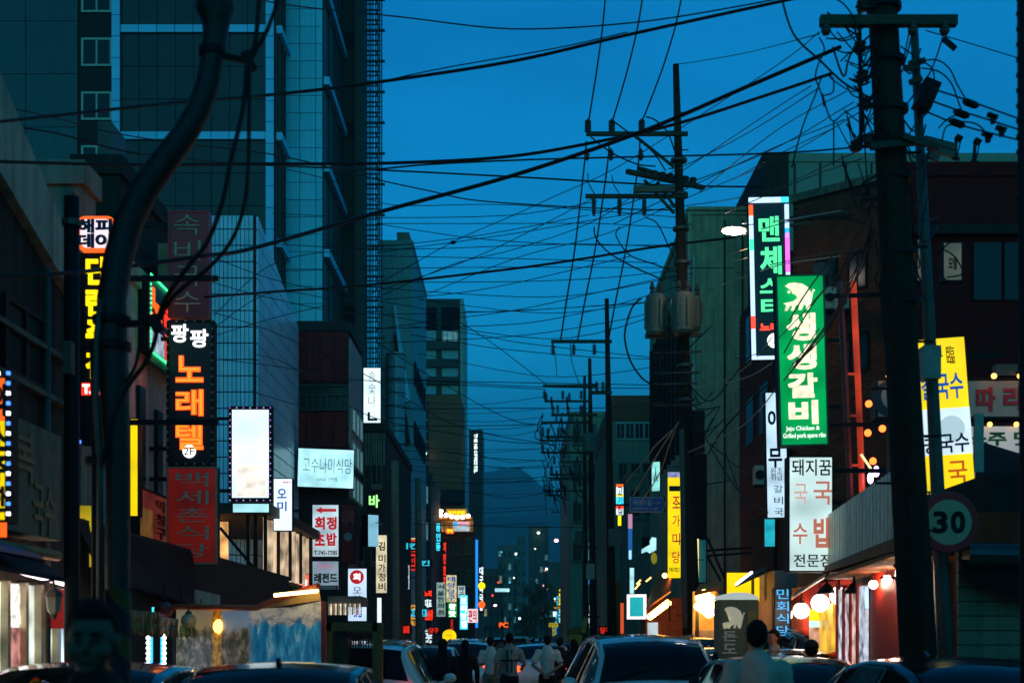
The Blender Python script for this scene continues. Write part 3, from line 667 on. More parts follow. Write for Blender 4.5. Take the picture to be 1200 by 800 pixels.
for (a, b, z, lab) in ((463, 540, 45, 'grey street pole beside the cream vertical sign'), (490, 560, 55, 'thin grey street pole before the dark block at the bend')):
    pole(lab, a, b, a+1, z, .15, .12, mat('street_pole_paint', (.2, .19, .16), .7, streak=.3), 'street_pole', 'pole', bolts=False)
# left steel posts
lp = pole('straight black steel post at left beside the white plaster house', 84, 231, 84.5, 12, .07, .066, BLACK, 'steel_post', 'post', bolts=False)
MB().box(wx(78, 11.9), wx(87, 11.9), 11.8, 11.92, wz(442, 12), wz(405, 12)).build('junction_box', mat('junction_box', (.1, .1, .085), .6), lp)
MB().lathe([(.085, 0), (.085, .05)], P(84, 265, 12), 12).build('steel_band', STEEL, lp)
# curved street pole
cpz = 9.0
cv = thing('curved_pole', 'thick curved dark pole bending up out of the left foreground', 'pole', (wx(131, cpz), cpz, 0))
pts = [(138, 1035, 28), (138, 760, 28), (138, 560, 29), (134, 460, 34), (131, 400, 36), (131, 350, 34), (138, 305, 34), (150, 262, 34), (167, 225, 34), (192, 190, 32), (215, 160, 30), (232, 130, 28.5), (243, 100, 28), (249, 66, 27), (252, 40, 29), (253, 27, 32), (252, 12, 46), (252, 4, 46), (252, -20, 30), (252, -140, 26)]
MB().tube([P(x, y, cpz) for x, y, _ in pts], [w_/2/F*cpz for _, _, w_ in pts], 18).build('shaft', mat('painted_pole', (.026, .014, .007), .5, .1, var=.5, scale=18, bump=.6), cv, True)
MB().tube([P(117, 760, 8.9), P(117, 545, 8.9), P(112, 470, 8.9), P(113, 400, 8.9), P(118, 350, 8.9)], .022, 10).build('conduit', STEEL, cv, True)
MB().tube([P(110.5, 770, 8.95), P(110.5, 545, 8.95), P(108, 400, 8.95)], .018, 10).build('conduit', BLACK, cv, True)
for (x, y, rr) in ((249, 66, .09), (131, 380, .125), (131, 410, .125), (122, 545, .12)): MB().lathe([(rr, 0), (rr, .05)], P(x, y, cpz), 16).build('clamp_band', BLACK, cv)
hzm = mat('hazard_stripes', (.35, .24, .02), .6, var=.2); _t = hzm.node_tree; _b = _t.nodes['Principled BSDF']; _wv = _t.nodes.new('ShaderNodeTexWave'); _wv.inputs['Scale'].default_value = 1.6; _co = _t.nodes.new('ShaderNodeTexCoord'); _mp = _t.nodes.new('ShaderNodeMapping'); _mp.inputs[2].default_value = (0, R(40), 0); _t.links.new(_co.outputs['Object'], _mp.inputs[0]); _t.links.new(_mp.outputs[0], _wv.inputs['Vector'])
_rp = _t.nodes.new('ShaderNodeValToRGB'); _rp.color_ramp.interpolation = 'CONSTANT'; _rp.color_ramp.elements[0].color = (.012, .012, .012, 1); _rp.color_ramp.elements[1].color = (.2, .055, .003, 1); _rp.color_ramp.elements[1].position = .5; _t.links.new(_wv.outputs[0], _rp.inputs[0]); _t.links.new(_rp.outputs[0], _b.inputs['Base Color'])
MB().tube([P(138, 1000, cpz), P(138, 690, cpz)], .0865, 20).build('hazard_sleeve', hzm, cv, True)
q = MB(); q.bar(P(262, 66, 8.95), P(296, 73, 8.9), .035); q.bar(P(287, 62, 8.9), P(296, 82, 8.9), .06); q.build('cable_arm', BLACK, cv)
q = MB(); q.bar(P(140, 380, 8.9), P(185, 378, 8.8), .04); q.bar(P(178, 370, 8.8), P(187, 388, 8.8), .07); q.build('cable_arm', BLACK, cv)
# dark notched post at the right edge
rp = pole('black notched post at the right edge of the view', 1199, -60, 1204, 10, .045, .045, BLACK, 'steel_post', 'post', bolts=False)
q = MB()
for k in range(16): q.bar(P(1191.5, -20+18*k, 10), P(1203, -20+18*k, 10), .03)
q.build('step_peg', BLACK, rp)
# ---------------------------------------------------------------- overhead cables
def cable(pts, wpx, label, group=None, name='overhead_cable', m=RUBBER, n=5, sub=6):
    ps = [P(*p) for p in pts]; out = []
    for i in range(len(ps)-1):
        p0, p1, p2_, p3 = ps[max(i-1, 0)], ps[i], ps[i+1], ps[min(i+2, len(ps)-1)]
        for k in range(sub):
            t = k/sub; out.append(.5*((2*p1)+(p2_-p0)*t+(2*p0-5*p1+4*p2_-p3)*t*t+(3*p1-p0-3*p2_+p3)*t**3))
    out.append(ps[-1]); Zs = [p.y for p in out]
    o = MB().tube(out, [max(.006, wpx/2/F*z) for z in Zs], n).build(name, m, None, True)
    return tag(o, label, 'cable', group)
G = 'thick cables crossing the street'
cable([(-40, 188, 11), (150, 193, 13), (300, 192, 15), (460, 191, 17), (600, 183, 18), (720, 162, 17), (800, 143, 16), (900, 111, 14), (975, 86, 13)], 4, 'thick black cable level at left then rising to the leaning pole', G)
cable([(-40, 326, 9), (75, 320, 10), (150, 312, 11), (245, 299, 12), (300, 290, 13), (450, 247, 15), (600, 206, 16), (745, 157, 15), (870, 104, 14), (985, 55, 13)], 5, 'thickest black cable rising from low left to the leaning pole', G)
cable([(-40, 147, 9), (60, 136, 10), (220, 119, 12), (330, 110, 14), (445, 96, 15), (600, 72, 15), (740, 40, 14), (960, -8, 13)], 4, 'thick black cable sagging across the upper left to the pole top', G)
cable([(445, 96, 15.1), (520, 80, 15.1), (650, 57, 14.6), (735, 38, 14)], 1.5, 'thin lashing wire riding just above the upper thick cable', G)
cable([(240, 348, 20), (330, 341, 24), (430, 334, 27), (600, 315, 30), (690, 302, 31), (770, 289, 33), (862, 278, 34)], 3, 'medium black cable passing below the sky lines to the transformer pole', G)
cable([(-30, 143, 12), (60, 155, 13), (140, 176, 14), (190, 183, 15), (300, 193, 20), (440, 199, 30), (600, 207, 38), (780, 217, 36), (900, 219, 34)], 2.2, 'medium cable entering at upper left and running level behind the curved pole', G)
cable([(-30, 118, 12), (60, 137, 14), (130, 155, 16), (210, 168, 18), (330, 183, 22), (440, 210, 30), (505, 224, 32), (560, 235, 34), (680, 243, 34), (780, 246, 34), (885, 247, 33)], 1.6, 'thin cable dipping from upper left beneath the level medium cable', G)
cable([(290, -10, 12), (330, 5, 13), (470, 20, 16), (600, 34, 17), (740, 27, 16), (880, 5, 14), (965, -14, 13)], 1.8, 'thin cable hanging in a shallow curve along the top edge', G)
cable([(440, 199, 18), (500, 193, 18), (600, 188, 18), (700, 185, 16), (900, 180, 14), (1000, 173, 13)], 2.2, 'level cable ending at the lower bracket of the leaning pole', G)
# drooping heavy cables, left
G = 'heavy drooping cables on the curved pole'
cable([(304, -10, 8.8), (299, 50, 8.8), (290, 72, 8.8), (285, 125, 8.7), (270, 190, 8.6), (260, 238, 8.6), (243, 283, 8.6), (222, 310, 8.6), (195, 348, 8.7), (184, 378, 8.8)], 6, 'heavy cable drooping from the upper clamp to the lower clamp, inner one', G)
cable([(330, -10, 8.8), (312, 38, 8.8), (294, 74, 8.8), (292, 130, 8.7), (291, 190, 8.6), (286, 240, 8.6), (272, 280, 8.6), (246, 312, 8.6), (205, 345, 8.7), (184, 380, 8.8)], 5, 'heavy cable drooping wide to the right of the inner drooping cable', G)
cable([(184, 378, 8.8), (181, 400, 8.8), (170, 425, 8.85), (150, 452, 8.9), (132, 490, 8.88), (118, 545, 8.86)], 6, 'heavy cable curling from the lower clamp down behind the curved pole', G)
cable([(176, 380, 8.85), (165, 400, 8.85), (158, 430, 8.85), (146, 448, 8.9)], 4, 'short heavy loop hugging the curved pole under the lower clamp', G)
cable([(184, 372, 8.8), (192, 360, 9), (240, 320, 10), (250, 330, 12)], 2, 'short thin lead from the lower clamp toward the dark red sign', G)
# medium voltage lines
G = 'three phase wires along the right side'
for (a, b, c, nm) in (((710, -10, 22), 690, 689, 'left'), ((754, -10, 22), 719, 717, 'middle'), ((800, -10, 22), 755, 752, 'right')):
    dx = c-a[0]
    cable([a, (a[0]+dx*.2, 35, 25), (a[0]+dx*.55, 88, 29), (c+1, 141, 32.9)], 2, 'upper phase wire from the top edge down to the %s upright insulator' % nm, G)
for (a, nm, b) in ((686, 'left', 657), (713, 'middle', 677), (749, 'right', 713)):
    cable([(a+1, 166, 32.9), (a-2, 200, 36), (a+(b-a)*.42, 290, 46), (a+(b-a)*.75, 350, 53), (b, 398, 58.8)], 2, 'phase wire from the %s insulator of the transformer pole to the next pole' % nm, G)
cable([(696, 266, 32.9), (699, 280, 32.9), (715, 297, 32.9), (745, 314, 32.9), (772, 326, 32.8), (774, 334, 32.7)], 1.8, 'loop from the lower left insulator to the first transformer')
cable([(726, 266, 32.9), (722, 276, 32.9), (737, 298, 32.9), (765, 309, 32.9), (792, 318, 32.8)], 1.6, 'loop from the lower middle insulator to the transformer pole shaft')
cable([(757, 255, 32.9), (770, 262, 32.9), (782, 285, 32.9), (792, 306, 32.9)], 1.6, 'loop from the lower right insulator to the transformer pole shaft')
cable([(757, 137, 32.9), (768, 141, 32.9), (782, 155, 32.9), (791, 178, 32.9)], 1.8, 'jumper curving from the right upright insulator to the pole')
cable([(720, 143, 32.8), (740, 158, 32.8), (765, 178, 32.7), (780, 200, 32.4)], 1.8, 'jumper from the middle upright insulator to the slanted crossarms')
cable([(692, 160, 32.8), (715, 178, 32.8), (745, 192, 32.7), (768, 195, 32.4)], 1.8, 'jumper from the left crossarm end to the slanted crossarms')
cable([(689, 203, 32.9), (690, 215, 32.9), (697, 228, 32.9), (696, 232, 32.9)], 1.2, 'short drop wire at the left end between the two crossarms')
cable([(717, 205, 32.9), (719, 216, 32.9), (725, 226, 32.9), (726, 232, 32.9)], 1.2, 'short drop wire in the middle between the two crossarms')
cable([(752, 350, 32.6), (748, 352, 32.6), (740, 362, 32.6), (733, 385, 32.6), (733, 402, 32.6), (740, 425, 32.6), (755, 445, 32.6), (775, 454, 32.7), (793, 463, 32.8)], 2.4, 'wide cable loop sweeping left from the first transformer and back to the pole')
cable([(786, 372, 32.3), (778, 405, 32.3), (772, 440, 32.3), (775, 462, 32.4), (790, 480, 32.6)], 2.4, 'cable dropping from the middle transformer along the pole')
cable([(795, 75, 33), (806, 74, 32), (870, 63, 26), (960, 40, 13.5)], .9, 'very thin earth wire from the tip of the transformer pole')
# fans of thin service wires across the sky
G = 'thin service wires fanning across the street'
fan = [
 ([(450, 345, 40), (530, 310, 38), (600, 293, 36), (690, 262, 35), (745, 228, 34), (800, 200, 33)], 'from the slab building'),
 ([(448, 330, 50), (530, 284, 44), (600, 253, 40), (650, 230, 36), (720, 198, 34), (880, 97, 18), (960, 38, 13)], 'from the slab building'),
 ([(440, 296, 50), (530, 284, 44), (600, 274, 40), (700, 257, 36), (760, 247, 34), (880, 229, 26), (1010, 175, 13.2)], 'from the slab building'),
 ([(500, 345, 60), (600, 304, 50), (690, 280, 40), (740, 262, 34), (805, 232, 32), (905, 190, 20), (1010, 130, 13)], 'from the slab building'),
 ([(440, 262, 50), (600, 262, 45), (700, 262, 40), (800, 268, 34)], 'from the scaffold'),
 ([(440, 262, 50), (530, 276, 45), (600, 283, 42), (690, 287, 40), (800, 287, 34)], 'from the scaffold'),
 ([(300, 285, 45), (460, 292, 45), (600, 288, 45), (690, 286, 40), (795, 290, 33)], 'from the scaffold'),
 ([(440, 300, 50), (600, 303, 45), (770, 308, 33)], 'from the scaffold'),
 ([(300, 318, 40), (440, 315, 45), (600, 313, 45), (860, 314, 50)], 'from the scaffold'),
 ([(440, 331, 50), (600, 330, 48), (700, 326, 40), (792, 317, 33)], 'from the scaffold'),
 ([(430, 388, 50), (500, 377, 50), (600, 364, 48), (690, 345, 42), (770, 327, 34), (812, 320, 33)], 'to the transformer pole'),
 ([(440, 385, 50), (600, 380, 48), (690, 365, 42), (740, 352, 36), (800, 334, 33)], 'to the transformer pole'),
 ([(440, 402, 50), (600, 394, 48), (710, 378, 38), (760, 367, 33)], 'to the transformer pole'),
 ([(480, 382, 70), (560, 392, 60), (600, 400, 50), (690, 411, 40), (790, 421, 33)], 'low, to the brackets of the transformer pole'),
 ([(480, 392, 70), (560, 405, 60), (600, 410, 50), (690, 418, 40), (790, 421, 33)], 'low, to the brackets of the transformer pole'),
 ([(440, 445, 60), (600, 448, 50), (770, 451, 33)], 'low, to the brackets of the transformer pole'),
 ([(440, 441, 60), (600, 452, 50), (770, 455, 33)], 'low, to the brackets of the transformer pole'),
 ([(400, 465, 55), (480, 478, 60), (600, 478, 55), (700, 478, 45), (790, 470, 33)], 'low, to the brackets of the transformer pole'),
 ([(300, 415, 32), (343, 430, 38), (430, 486, 45), (520, 506, 50), (600, 518, 55), (690, 521, 72)], 'past the white vertical sign'),
 ([(300, 460, 35), (343, 473, 40), (430, 497, 50), (600, 498, 60), (690, 493, 72)], 'past the white vertical sign'),
 ([(440, 400, 60), (520, 450, 60), (600, 492, 65), (640, 497, 72)], 'past the white vertical sign'),
 ([(250, 366, 28), (330, 393, 36), (430, 440, 50), (540, 500, 65), (640, 520, 72)], 'past the white vertical sign'),
 ([(246, 330, 26), (330, 352, 34), (430, 368, 45), (600, 364, 50), (800, 352, 33)], 'over the tiled building'),
 ([(246, 300, 26), (330, 330, 34), (430, 350, 42), (540, 378, 55), (640, 450, 71)], 'over the tiled building'),
 ([(246, 395, 26), (330, 370, 34), (430, 345, 45), (560, 300, 45), (700, 230, 34)], 'over the tiled building'),
 ([(246, 420, 26), (330, 430, 34), (420, 445, 45), (560, 452, 55), (640, 456, 71)], 'over the tiled building'),
 ([(250, 370, 26), (330, 305, 34), (440, 290, 42), (560, 276, 45), (690, 252, 34)], 'over the tiled building'),
 ([(250, 385, 26), (300, 350, 34), (340, 342, 38), (420, 352, 45), (560, 340, 50), (740, 300, 34)], 'over the tiled building'),
 ([(430, 535, 50), (520, 540, 60), (600, 548, 65), (690, 545, 88)], 'low between the slab building and the far poles'),
 ([(440, 560, 50), (560, 566, 65), (690, 560, 88)], 'low between the slab building and the far poles'),
 ([(440, 612, 45), (500, 614, 55), (600, 617, 70), (700, 618, 88)], 'low between the slab building and the far poles'),
 ([(480, 520, 60), (560, 535, 70), (640, 540, 88)], 'low between the slab building and the far poles'),
 ([(545, 365, 60), (600, 364.5, 55), (790, 352, 33)], 'to the transformer pole'),
 ([(300, 190, 20), (400, 215, 28), (460, 240, 34), (600, 240, 38), (800, 255, 33)], 'from the tall tower'),
 ([(320, 250, 25), (450, 255, 35), (600, 252, 40), (700, 236, 36)], 'from the tall tower'),
 ([(860, 420, 26), (900, 407, 20), (1010, 290, 13)], 'into the leaning pole from the right signs'),
]
for pts_, wh in fan: cable(pts_, 1.0, 'thin black service wire in the sky '+wh, 'thin service wires '+wh)
for k in range(16):                                  # small wires along the far pole row
    y0 = 470+k*9; y1 = y0+random.uniform(-8, 12); x0 = random.choice((440, 470, 500, 560))
    cable([(x0, y0+random.uniform(-6, 6), 62), ((x0+640)/2, (y0+y1)/2+6, 70), (642+random.uniform(-6, 6), y1, 80)], .8, 'hair thin far wire running to the crowded far poles', 'hair thin far wires', n=4, sub=4)
# wires at the near right pole
G = 'tangled service wires around the leaning pole'
G2 = 'wires fanning left from the leaning pole'
for a in ([(760, 215, 33), (860, 165, 22), (960, 103, 13)], [(800, 200, 33), (900, 133, 20), (950, 101, 13)], [(820, 225, 33), (900, 160, 20), (992, 107, 13)], [(860, 210, 30), (910, 182, 20), (978, 150, 13)], [(862, 278, 34), (930, 258, 20), (1020, 244, 13)], [(862, 320, 34), (950, 300, 20), (1028, 290, 13)], [(700, 250, 40), (860, 195, 22), (1000, 120, 13)], [(720, 262, 40), (870, 190, 22), (990, 140, 13)], [(850, 250, 30), (930, 215, 20), (1010, 186, 13)]):
    cable(a, 1.2, 'thin wire reaching left from the leaning pole toward the transformer pole', G2)
cable([(915, -6, 13), (930, 40, 12.9), (962, 72, 12.8), (990, 98, 12.8), (1022, 116, 12.8)], 2.6, 'bold wire curving from the top edge down to the leaning pole', G)
for a in ([(962, -6, 13), (985, 2, 12.8), (1000, 20, 12.7), (1004, 35, 12.7), (990, 45, 12.7), (968, 45, 12.7)], [(960, 44, 12.8), (966, 58, 12.8), (958, 78, 12.8), (956, 92, 12.8), (962, 108, 12.8), (966, 125, 12.8)], [(966, 88, 12.8), (976, 92, 12.8), (976, 108, 12.8), (966, 112, 12.8)], [(962, 92, 12.8), (956, 110, 13), (940, 150, 13.5), (928, 196, 14)], [(977, 142, 12.8), (977, 195, 12.8)], [(964, 110, 12.8), (970, 132, 12.8), (977, 142, 12.8), (990, 132, 12.8), (1010, 122, 12.8)], [(1005, 40, 12.75), (1007, 80, 12.75), (1012, 130, 12.75), (1014, 180, 12.75), (1018, 230, 12.8)], [(968, 30, 12.8), (985, 48, 12.8), (1010, 40, 12.8)], [(975, 55, 12.8), (990, 62, 12.8), (1012, 58, 12.8)], [(985, 72, 12.8), (1000, 60, 12.8), (1015, 66, 12.8)], [(1000, 92, 12.8), (1010, 100, 12.8), (1020, 96, 12.8)], [(992, 100, 12.8), (1000, 112, 12.8), (1020, 118, 12.8)], [(1010, 125, 12.8), (1012, 150, 12.8), (1006, 168, 12.8)], [(1065, 40, 12.8), (1062, 55, 12.8), (1058, 75, 12.8)], [(1069, 38, 12.8), (1064, 60, 12.8), (1057, 85, 12.8)], [(1106, 40, 12.8), (1098, 65, 12.9), (1090, 85, 13.5), (1082, 98, 13.8)], [(1056, 55, 12.8), (1075, 68, 13.3), (1092, 80, 13.8), (1095, 95, 13.8)], [(1068, 75, 13.8), (1095, 70, 13.6), (1112, 80, 13.5), (1122, 100, 13.4), (1134, 120, 13.3)], [(1080, 80, 13.8), (1100, 84, 13.7), (1115, 98, 13.5), (1124, 122, 13.4), (1127, 130, 13.4)], [(1083, 135, 13.8), (1070, 150, 13.4), (1060, 168, 13)], [(1078, 100, 13.8), (1066, 118, 13.4), (1058, 125, 13)], [(1100, 150, 13.5), (1110, 140, 13.4), (1120, 135, 13.4)], [(1104, 165, 13.5), (1108, 150, 13.4), (1116, 146, 13.4), (1130, 143, 13.4), (1145, 146, 13.4), (1155, 155, 13.4)], [(1020, 215, 12.8), (1010, 240, 13), (1008, 260, 13.5), (990, 310, 15), (975, 340, 16)], [(1022, 255, 12.8), (1016, 290, 13), (1000, 320, 14), (985, 345, 16)], [(1021, 262, 12.8), (1010, 300, 13), (990, 345, 15), (965, 385, 17), (930, 430, 20)], [(1024, 270, 12.8), (1012, 310, 13), (990, 350, 15), (960, 395, 17), (915, 450, 22)], [(1022, 275, 12.8), (1005, 320, 14), (985, 362, 16), (950, 410, 18), (905, 445, 26), (850, 500, 30), (830, 532, 32)], [(1020, 240, 12.8), (990, 310, 15), (950, 360, 18), (915, 420, 22)], [(1018, 232, 12.8), (975, 300, 16), (940, 350, 20), (920, 385, 22)], [(1026, 280, 12.8), (1030, 310, 12.8), (1026, 330, 12.8), (1036, 345, 12.8)], [(1030, 270, 12.75), (1036, 300, 12.75), (1032, 330, 12.75), (1040, 352, 12.75)], [(1070, 280, 13.6), (1078, 310, 13.7), (1070, 320, 13.6), (1080, 340, 13.8)], [(1100, 290, 13.8), (1118, 300, 13.6), (1128, 320, 13.5), (1110, 325, 13.6)], [(1098, 300, 13.8), (1112, 285, 13.6), (1130, 280, 13.5)], [(1098, 310, 13.8), (1110, 330, 13.6), (1125, 330, 13.5)]):
    cable(a, 1.9, 'dark looping service wire tangled around the leaning pole', G, sub=5)
for (y0, y1, nm) in ((105, 146, 'upper'), (119, 158, 'middle'), (134, 168, 'lower')):
    cable([(1088+(y0-105)*.0, y0-2, 13.8), (1120, y0+8+(y0-105)*.1, 12.5), (1160, y0+22, 11.3), (1215, y1+1, 10)], 2.2, '%s of the three spliced wires leaving right from the thin steel pole' % nm, 'three spliced wires at upper right')
for (x, y) in ((1138, 122), (1127, 134), (1122, 145)):
    q = MB(); q.tube([P(x-10, y-4, 12), P(x-6, y-2.5, 12), P(x+5, y+1.5, 12), P(x+9, y+3, 12)], [.012, .035, .035, .012], 8); tag(q.build('splice_sleeve', RUBBER), 'black splice sleeve on a wire right of the leaning pole', 'cable splice', 'splice sleeves at upper right')
for (x, y) in ((1163, 136), (1173, 151), (1157, 158)):
    q = MB(); q.bar(P(x-6, y-2, 11.3), P(x+6, y+2, 11.3), .035); q.bar(P(x, y, 11.3), P(x+1, y+9, 11.3), .035); tag(q.build('wire_clamp', RUBBER), 'black tee clamp hanging on a wire at upper right', 'wire clamp', 'tee clamps at upper right')
cable([(1215, 75, 16), (1150, 55, 15), (1085, 36, 13)], .6, 'very thin wire slanting down to the right edge from the crossarm')
q = MB(); q.bar(P(1106, 46, 12.75), P(1119, 57, 12.7), .05); tag(q.build('wire_end', RUBBER), 'stubby taped wire end hanging under the right crossarm tip', 'wire end')
tag(MB().ball(P(531, 284, 44), (.09, .09, .06)).build('wire_junction', RUBBER), 'small dark junction knob where two thin wires cross beside the slab building', 'wire junction')
# pale wires catching the light among the right hand signs
G = 'pale lit wires among the right signs'
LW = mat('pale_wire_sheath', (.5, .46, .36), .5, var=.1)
for a in ([(850, 449, 28), (880, 440, 26), (905, 425, 23)], [(812, 455, 32), (850, 445, 30), (880, 425, 27), (905, 395, 23)], [(806, 530, 32), (860, 505, 28), (890, 480, 25), (920, 440, 22), (960, 385, 17)], [(850, 300, 34), (880, 290, 30), (910, 278, 26)], [(858, 307, 33), (885, 300, 30), (912, 292, 26)], [(830, 340, 33), (880, 322, 27), (915, 310, 24), (985, 300, 18)], [(870, 262, 30), (905, 260, 26), (985, 247, 18)], [(733, 565, 44), (755, 540, 40), (768, 522, 36), (792, 500, 33)], [(742, 580, 44), (760, 550, 38), (775, 525, 34), (795, 495, 33)], [(750, 590, 44), (772, 556, 38), (785, 520, 34), (797, 490, 33)]):
    cable(a, 1.4, 'pale wire sheath catching sign light between the right signs and poles', G, m=LW)
for a in ([(827, 513, 31), (845, 545, 29), (870, 580, 26), (900, 600, 23)], [(828, 516, 31), (850, 535, 29), (880, 560, 25)], [(850, 530, 30), (870, 585, 26), (885, 612, 24)], [(800, 440, 32.5), (830, 470, 31), (860, 440, 28), (880, 415, 26)], [(795, 420, 32.5), (815, 400, 31), (835, 380, 31)]):
    cable(a, 1.5, 'slack dark wire hanging before the beige building wall', 'slack wires before the beige building')

# denser tangle: bundles on the leaning pole and drops on the far pole row
rd = random.Random(11)
for k in range(26):
    y0 = rd.uniform(20, 220); x0 = 1034+(y0+14)*.0677-14; x1 = x0-rd.uniform(14, 55); y1 = y0+rd.uniform(-30, 40); mx, my = (x0+x1)/2+rd.uniform(-12, 12), max(y0, y1)+rd.uniform(4, 34)
    cable([(x0, y0, 12.86), (mx+8, (y0+my)/2, 12.8), (mx, my, 12.8), (x1, y1, 12.84)], rd.uniform(1.2, 2.6), 'dark looping service wire tangled around the leaning pole', 'tangled service wires around the leaning pole', sub=5)
for k in range(12):
    y0 = rd.uniform(60, 330); x0 = 1034+(y0+14)*.0677+15; x1 = x0+rd.uniform(10, 34)
    cable([(x0, y0, 12.95), ((x0+x1)/2, y0+rd.uniform(8, 30), 13.3), (x1, y0+rd.uniform(-20, 20), 13.8)], rd.uniform(1.2, 2.4), 'dark looping service wire tangled around the leaning pole', 'tangled service wires around the leaning pole', sub=5)
for k in range(16):
    xs = rd.choice((636, 646, 655, 668, 676)); y0 = rd.choice((400, 452, 486, 497, 516, 541, 560)); L_ = rd.uniform(20, 70)
    cable([(xs, y0, 70), (xs+rd.uniform(-4, 6), y0+L_*.5, 71), (xs+rd.uniform(2, 14), y0+L_, 72)], 1.2, 'drop wire hanging among the far pole crossarms', 'drop wires on the far pole row', n=4, sub=4)
for k in range(4):
    y0 = rd.uniform(250, 430)
    cable([(rd.choice((430, 445, 490, 545)), y0+rd.uniform(-25, 25), 50), (640, y0+rd.uniform(8, 18), 44), (797, y0-rd.uniform(0, 20), 33)], 1.0, 'thin black service wire in the sky between scaffold and transformer pole', 'thin service wires to the transformer pole', n=4)
for k in range(8):
    y0 = rd.uniform(400, 560)
    cable([(806, y0, 32.7), (820, y0+rd.uniform(10, 30), 32.4), (830+rd.uniform(0, 25), y0+rd.uniform(-20, 20), 32)], 1.4, 'short slack wire loop beside the transformer pole shaft', 'slack wire loops on the transformer pole', n=4)

for (pn_, Zp, arms_) in (('utility_pole.003', 72, ((638, 694, 470), (634, 690, 530), (644, 692, 556))), ('utility_pole.004', 88, ((650, 690, 495), (636, 688, 575)))):
    r = next((o for o in C.objects if o.name == pn_), None)
    if r:
        for (x0, x1, y) in arms_:
            arm(r, P(x0, y, Zp-.3), P(x1, y, Zp-.3), .11)
            for k in range(4): x = x0+2+(x1-x0-10)*k/3.4; insulator(r, P(x, y+(14 if k % 2 else 0), Zp-.3), .45, .1, 4)
            for k in range(2): arm(r, P(x0+8+18*k, y-5, Zp-.35), P(x0+9+18*k, y+7, Zp-.35), .1, BLACK, 'fuse_cutout')
for k in range(9):
    xs = rd.uniform(636, 680); y0 = rd.uniform(450, 570); L_ = rd.uniform(14, 40)
    cable([(xs, y0, 70), (xs+rd.uniform(-10, 4), y0+L_*.6, 71), (xs+rd.uniform(4, 18), y0+L_, 72)], 1.3, 'drop wire hanging among the far pole crossarms', 'drop wires on the far pole row', n=4, sub=4)
# ---------------------------------------------------------------- emissive colours
eW = glow('sign_white', (.8, .96, 1), 1.2, .18, .9); eWw = glow('sign_white_dim', (.75, .95, 1), .62, .35, 2)
eCool = glow('sign_cool', (.5, .95, 1), 1.0, .3, 2); eCream = glow('sign_cream', (1, .85, .55), .75, .4, 2)
eY = glow('sign_yellow', (1, .72, .0), 1.05, .2, 2); eYd = glow('sign_yellow_dim', (1, .7, .02), .5, .4, 2)
eG = glow('sign_green', (.0, .36, .07), .95, .4, 1.5); eR = glow('neon_red', (1, .03, .01), 1.5); eO = glow('neon_orange', (1, .12, .01), 1.35)
eLY = glow('letter_yellow', (1, .72, .0), 1.5); eLW = glow('letter_white', (.95, .97, 1), 2.0); eLG = glow('letter_green', (.1, .9, .35), 1.3)
eB = glow('led_blue', (.05, .2, 1), 3); eLB = glow('neon_blue', (.02, .4, 1), 1.6); eC = glow('neon_cyan', (.05, .7, .95), 1.5); eM = glow('led_magenta', (.9, .1, .8), 2.2); eGl = glow('led_green', (.05, 1, .35), 2); eRl = glow('led_red', (1, .04, .02), 3); eWl = glow('led_white', (.8, .9, 1), 4)
DKRED = glow('dim_red_sign', (.1, .003, .002), .12, .4, 2); BRED = glow('red_sign_added_glow_b', (.3, .012, .005), .3, .4, 1.5); PALEPRINT = mat('pale_brush_print', (.4, .42, .34), .6)  # red sign faces: faint emission stands in for outside light on them
INK = mat('sign_ink', (.01, .01, .015), .5); NAVY = mat('sign_navy_ink', (.01, .015, .06), .5)
gInkB = glow('sign_blue_ink', (.01, .12, .55), .6); gRed = glow('sign_red_ink', (.7, .015, .02), .6)
RB = mat('red_brush_letter', (.6, .012, .012), .5)
# ================= left signs
s = Sign('projecting_sign', 'black yellow lettered bar sign with glowing white cap, partly behind the curved pole', 'sign', 92, 297, 137, 520, 16.5, BLACK, border=.04)
s.vtext('단란주점', .2, .02, .78, .66, eLY, .12, .05); s.patch(.06, .68, .8, .745, eR, 'red_phone_plate'); s.text('T.745', .12, .688, .76, .738, eLW, bold=.04, y=-.026)
s.leds(eB, .16, .02, .02, sides='br'); s.arm(1, 1.2)
cap = MB()
W0 = s.w/2
def rrect(x0, x1, z0, z1, r, n=5):
    o = []
    for cx, cz, a0 in ((x1-r, z1-r, 0), (x0+r, z1-r, 90), (x0+r, z0+r, 180), (x1-r, z0+r, 270)):
        for i in range(n+1): a = R(a0+90*i/n); o.append((cx+r*math.cos(a), cz+r*math.sin(a)))
    return o
top0 = s.h+.01
ch_ = 41/F*16.5
q = MB(); q.prism(rrect(-W0+.0, W0, top0, top0+ch_, .1), s.M @ Matrix.Translation((0, -.06, 0)), .25); q.build('cap_box', eO, s.root)
q = MB(); q.prism(rrect(-W0+.045, W0-.045, top0+.04, top0+ch_-.04, .08), s.M @ Matrix.Translation((0, -.075, 0)), .02); q.build('cap_face', glow('cap_pinkwhite', (1, .8, .85), 1.1), s.root)
for (t, u, z) in (('해', -.5, .70), ('피', .42, .70), ('데', -.5, .28), ('이', .42, .28)):
    put(glyph_m(t, NAVY, .05), 'letter', s.root, s.M @ Matrix.Translation((u*W0, -.09, top0+ch_*z)) @ Matrix.Rotation(R(90), 4, 'X') @ Matrix.Diagonal((.2, .17, .3, 1)))
s = Sign('projecting_sign', 'orange topped yellow sign with blue light dots cut by the left edge', 'sign', -22, 440, 10, 612, 10.5, eY, border=.02)
s.patch(.05, .02, .93, .31, eO, 'orange_panel'); s.text('의', .55, .06, .9, .28, INK, 'letter', .05, y=-.03); s.vtext('소주한', .35, .34, .95, .93, INK, .15, .06)
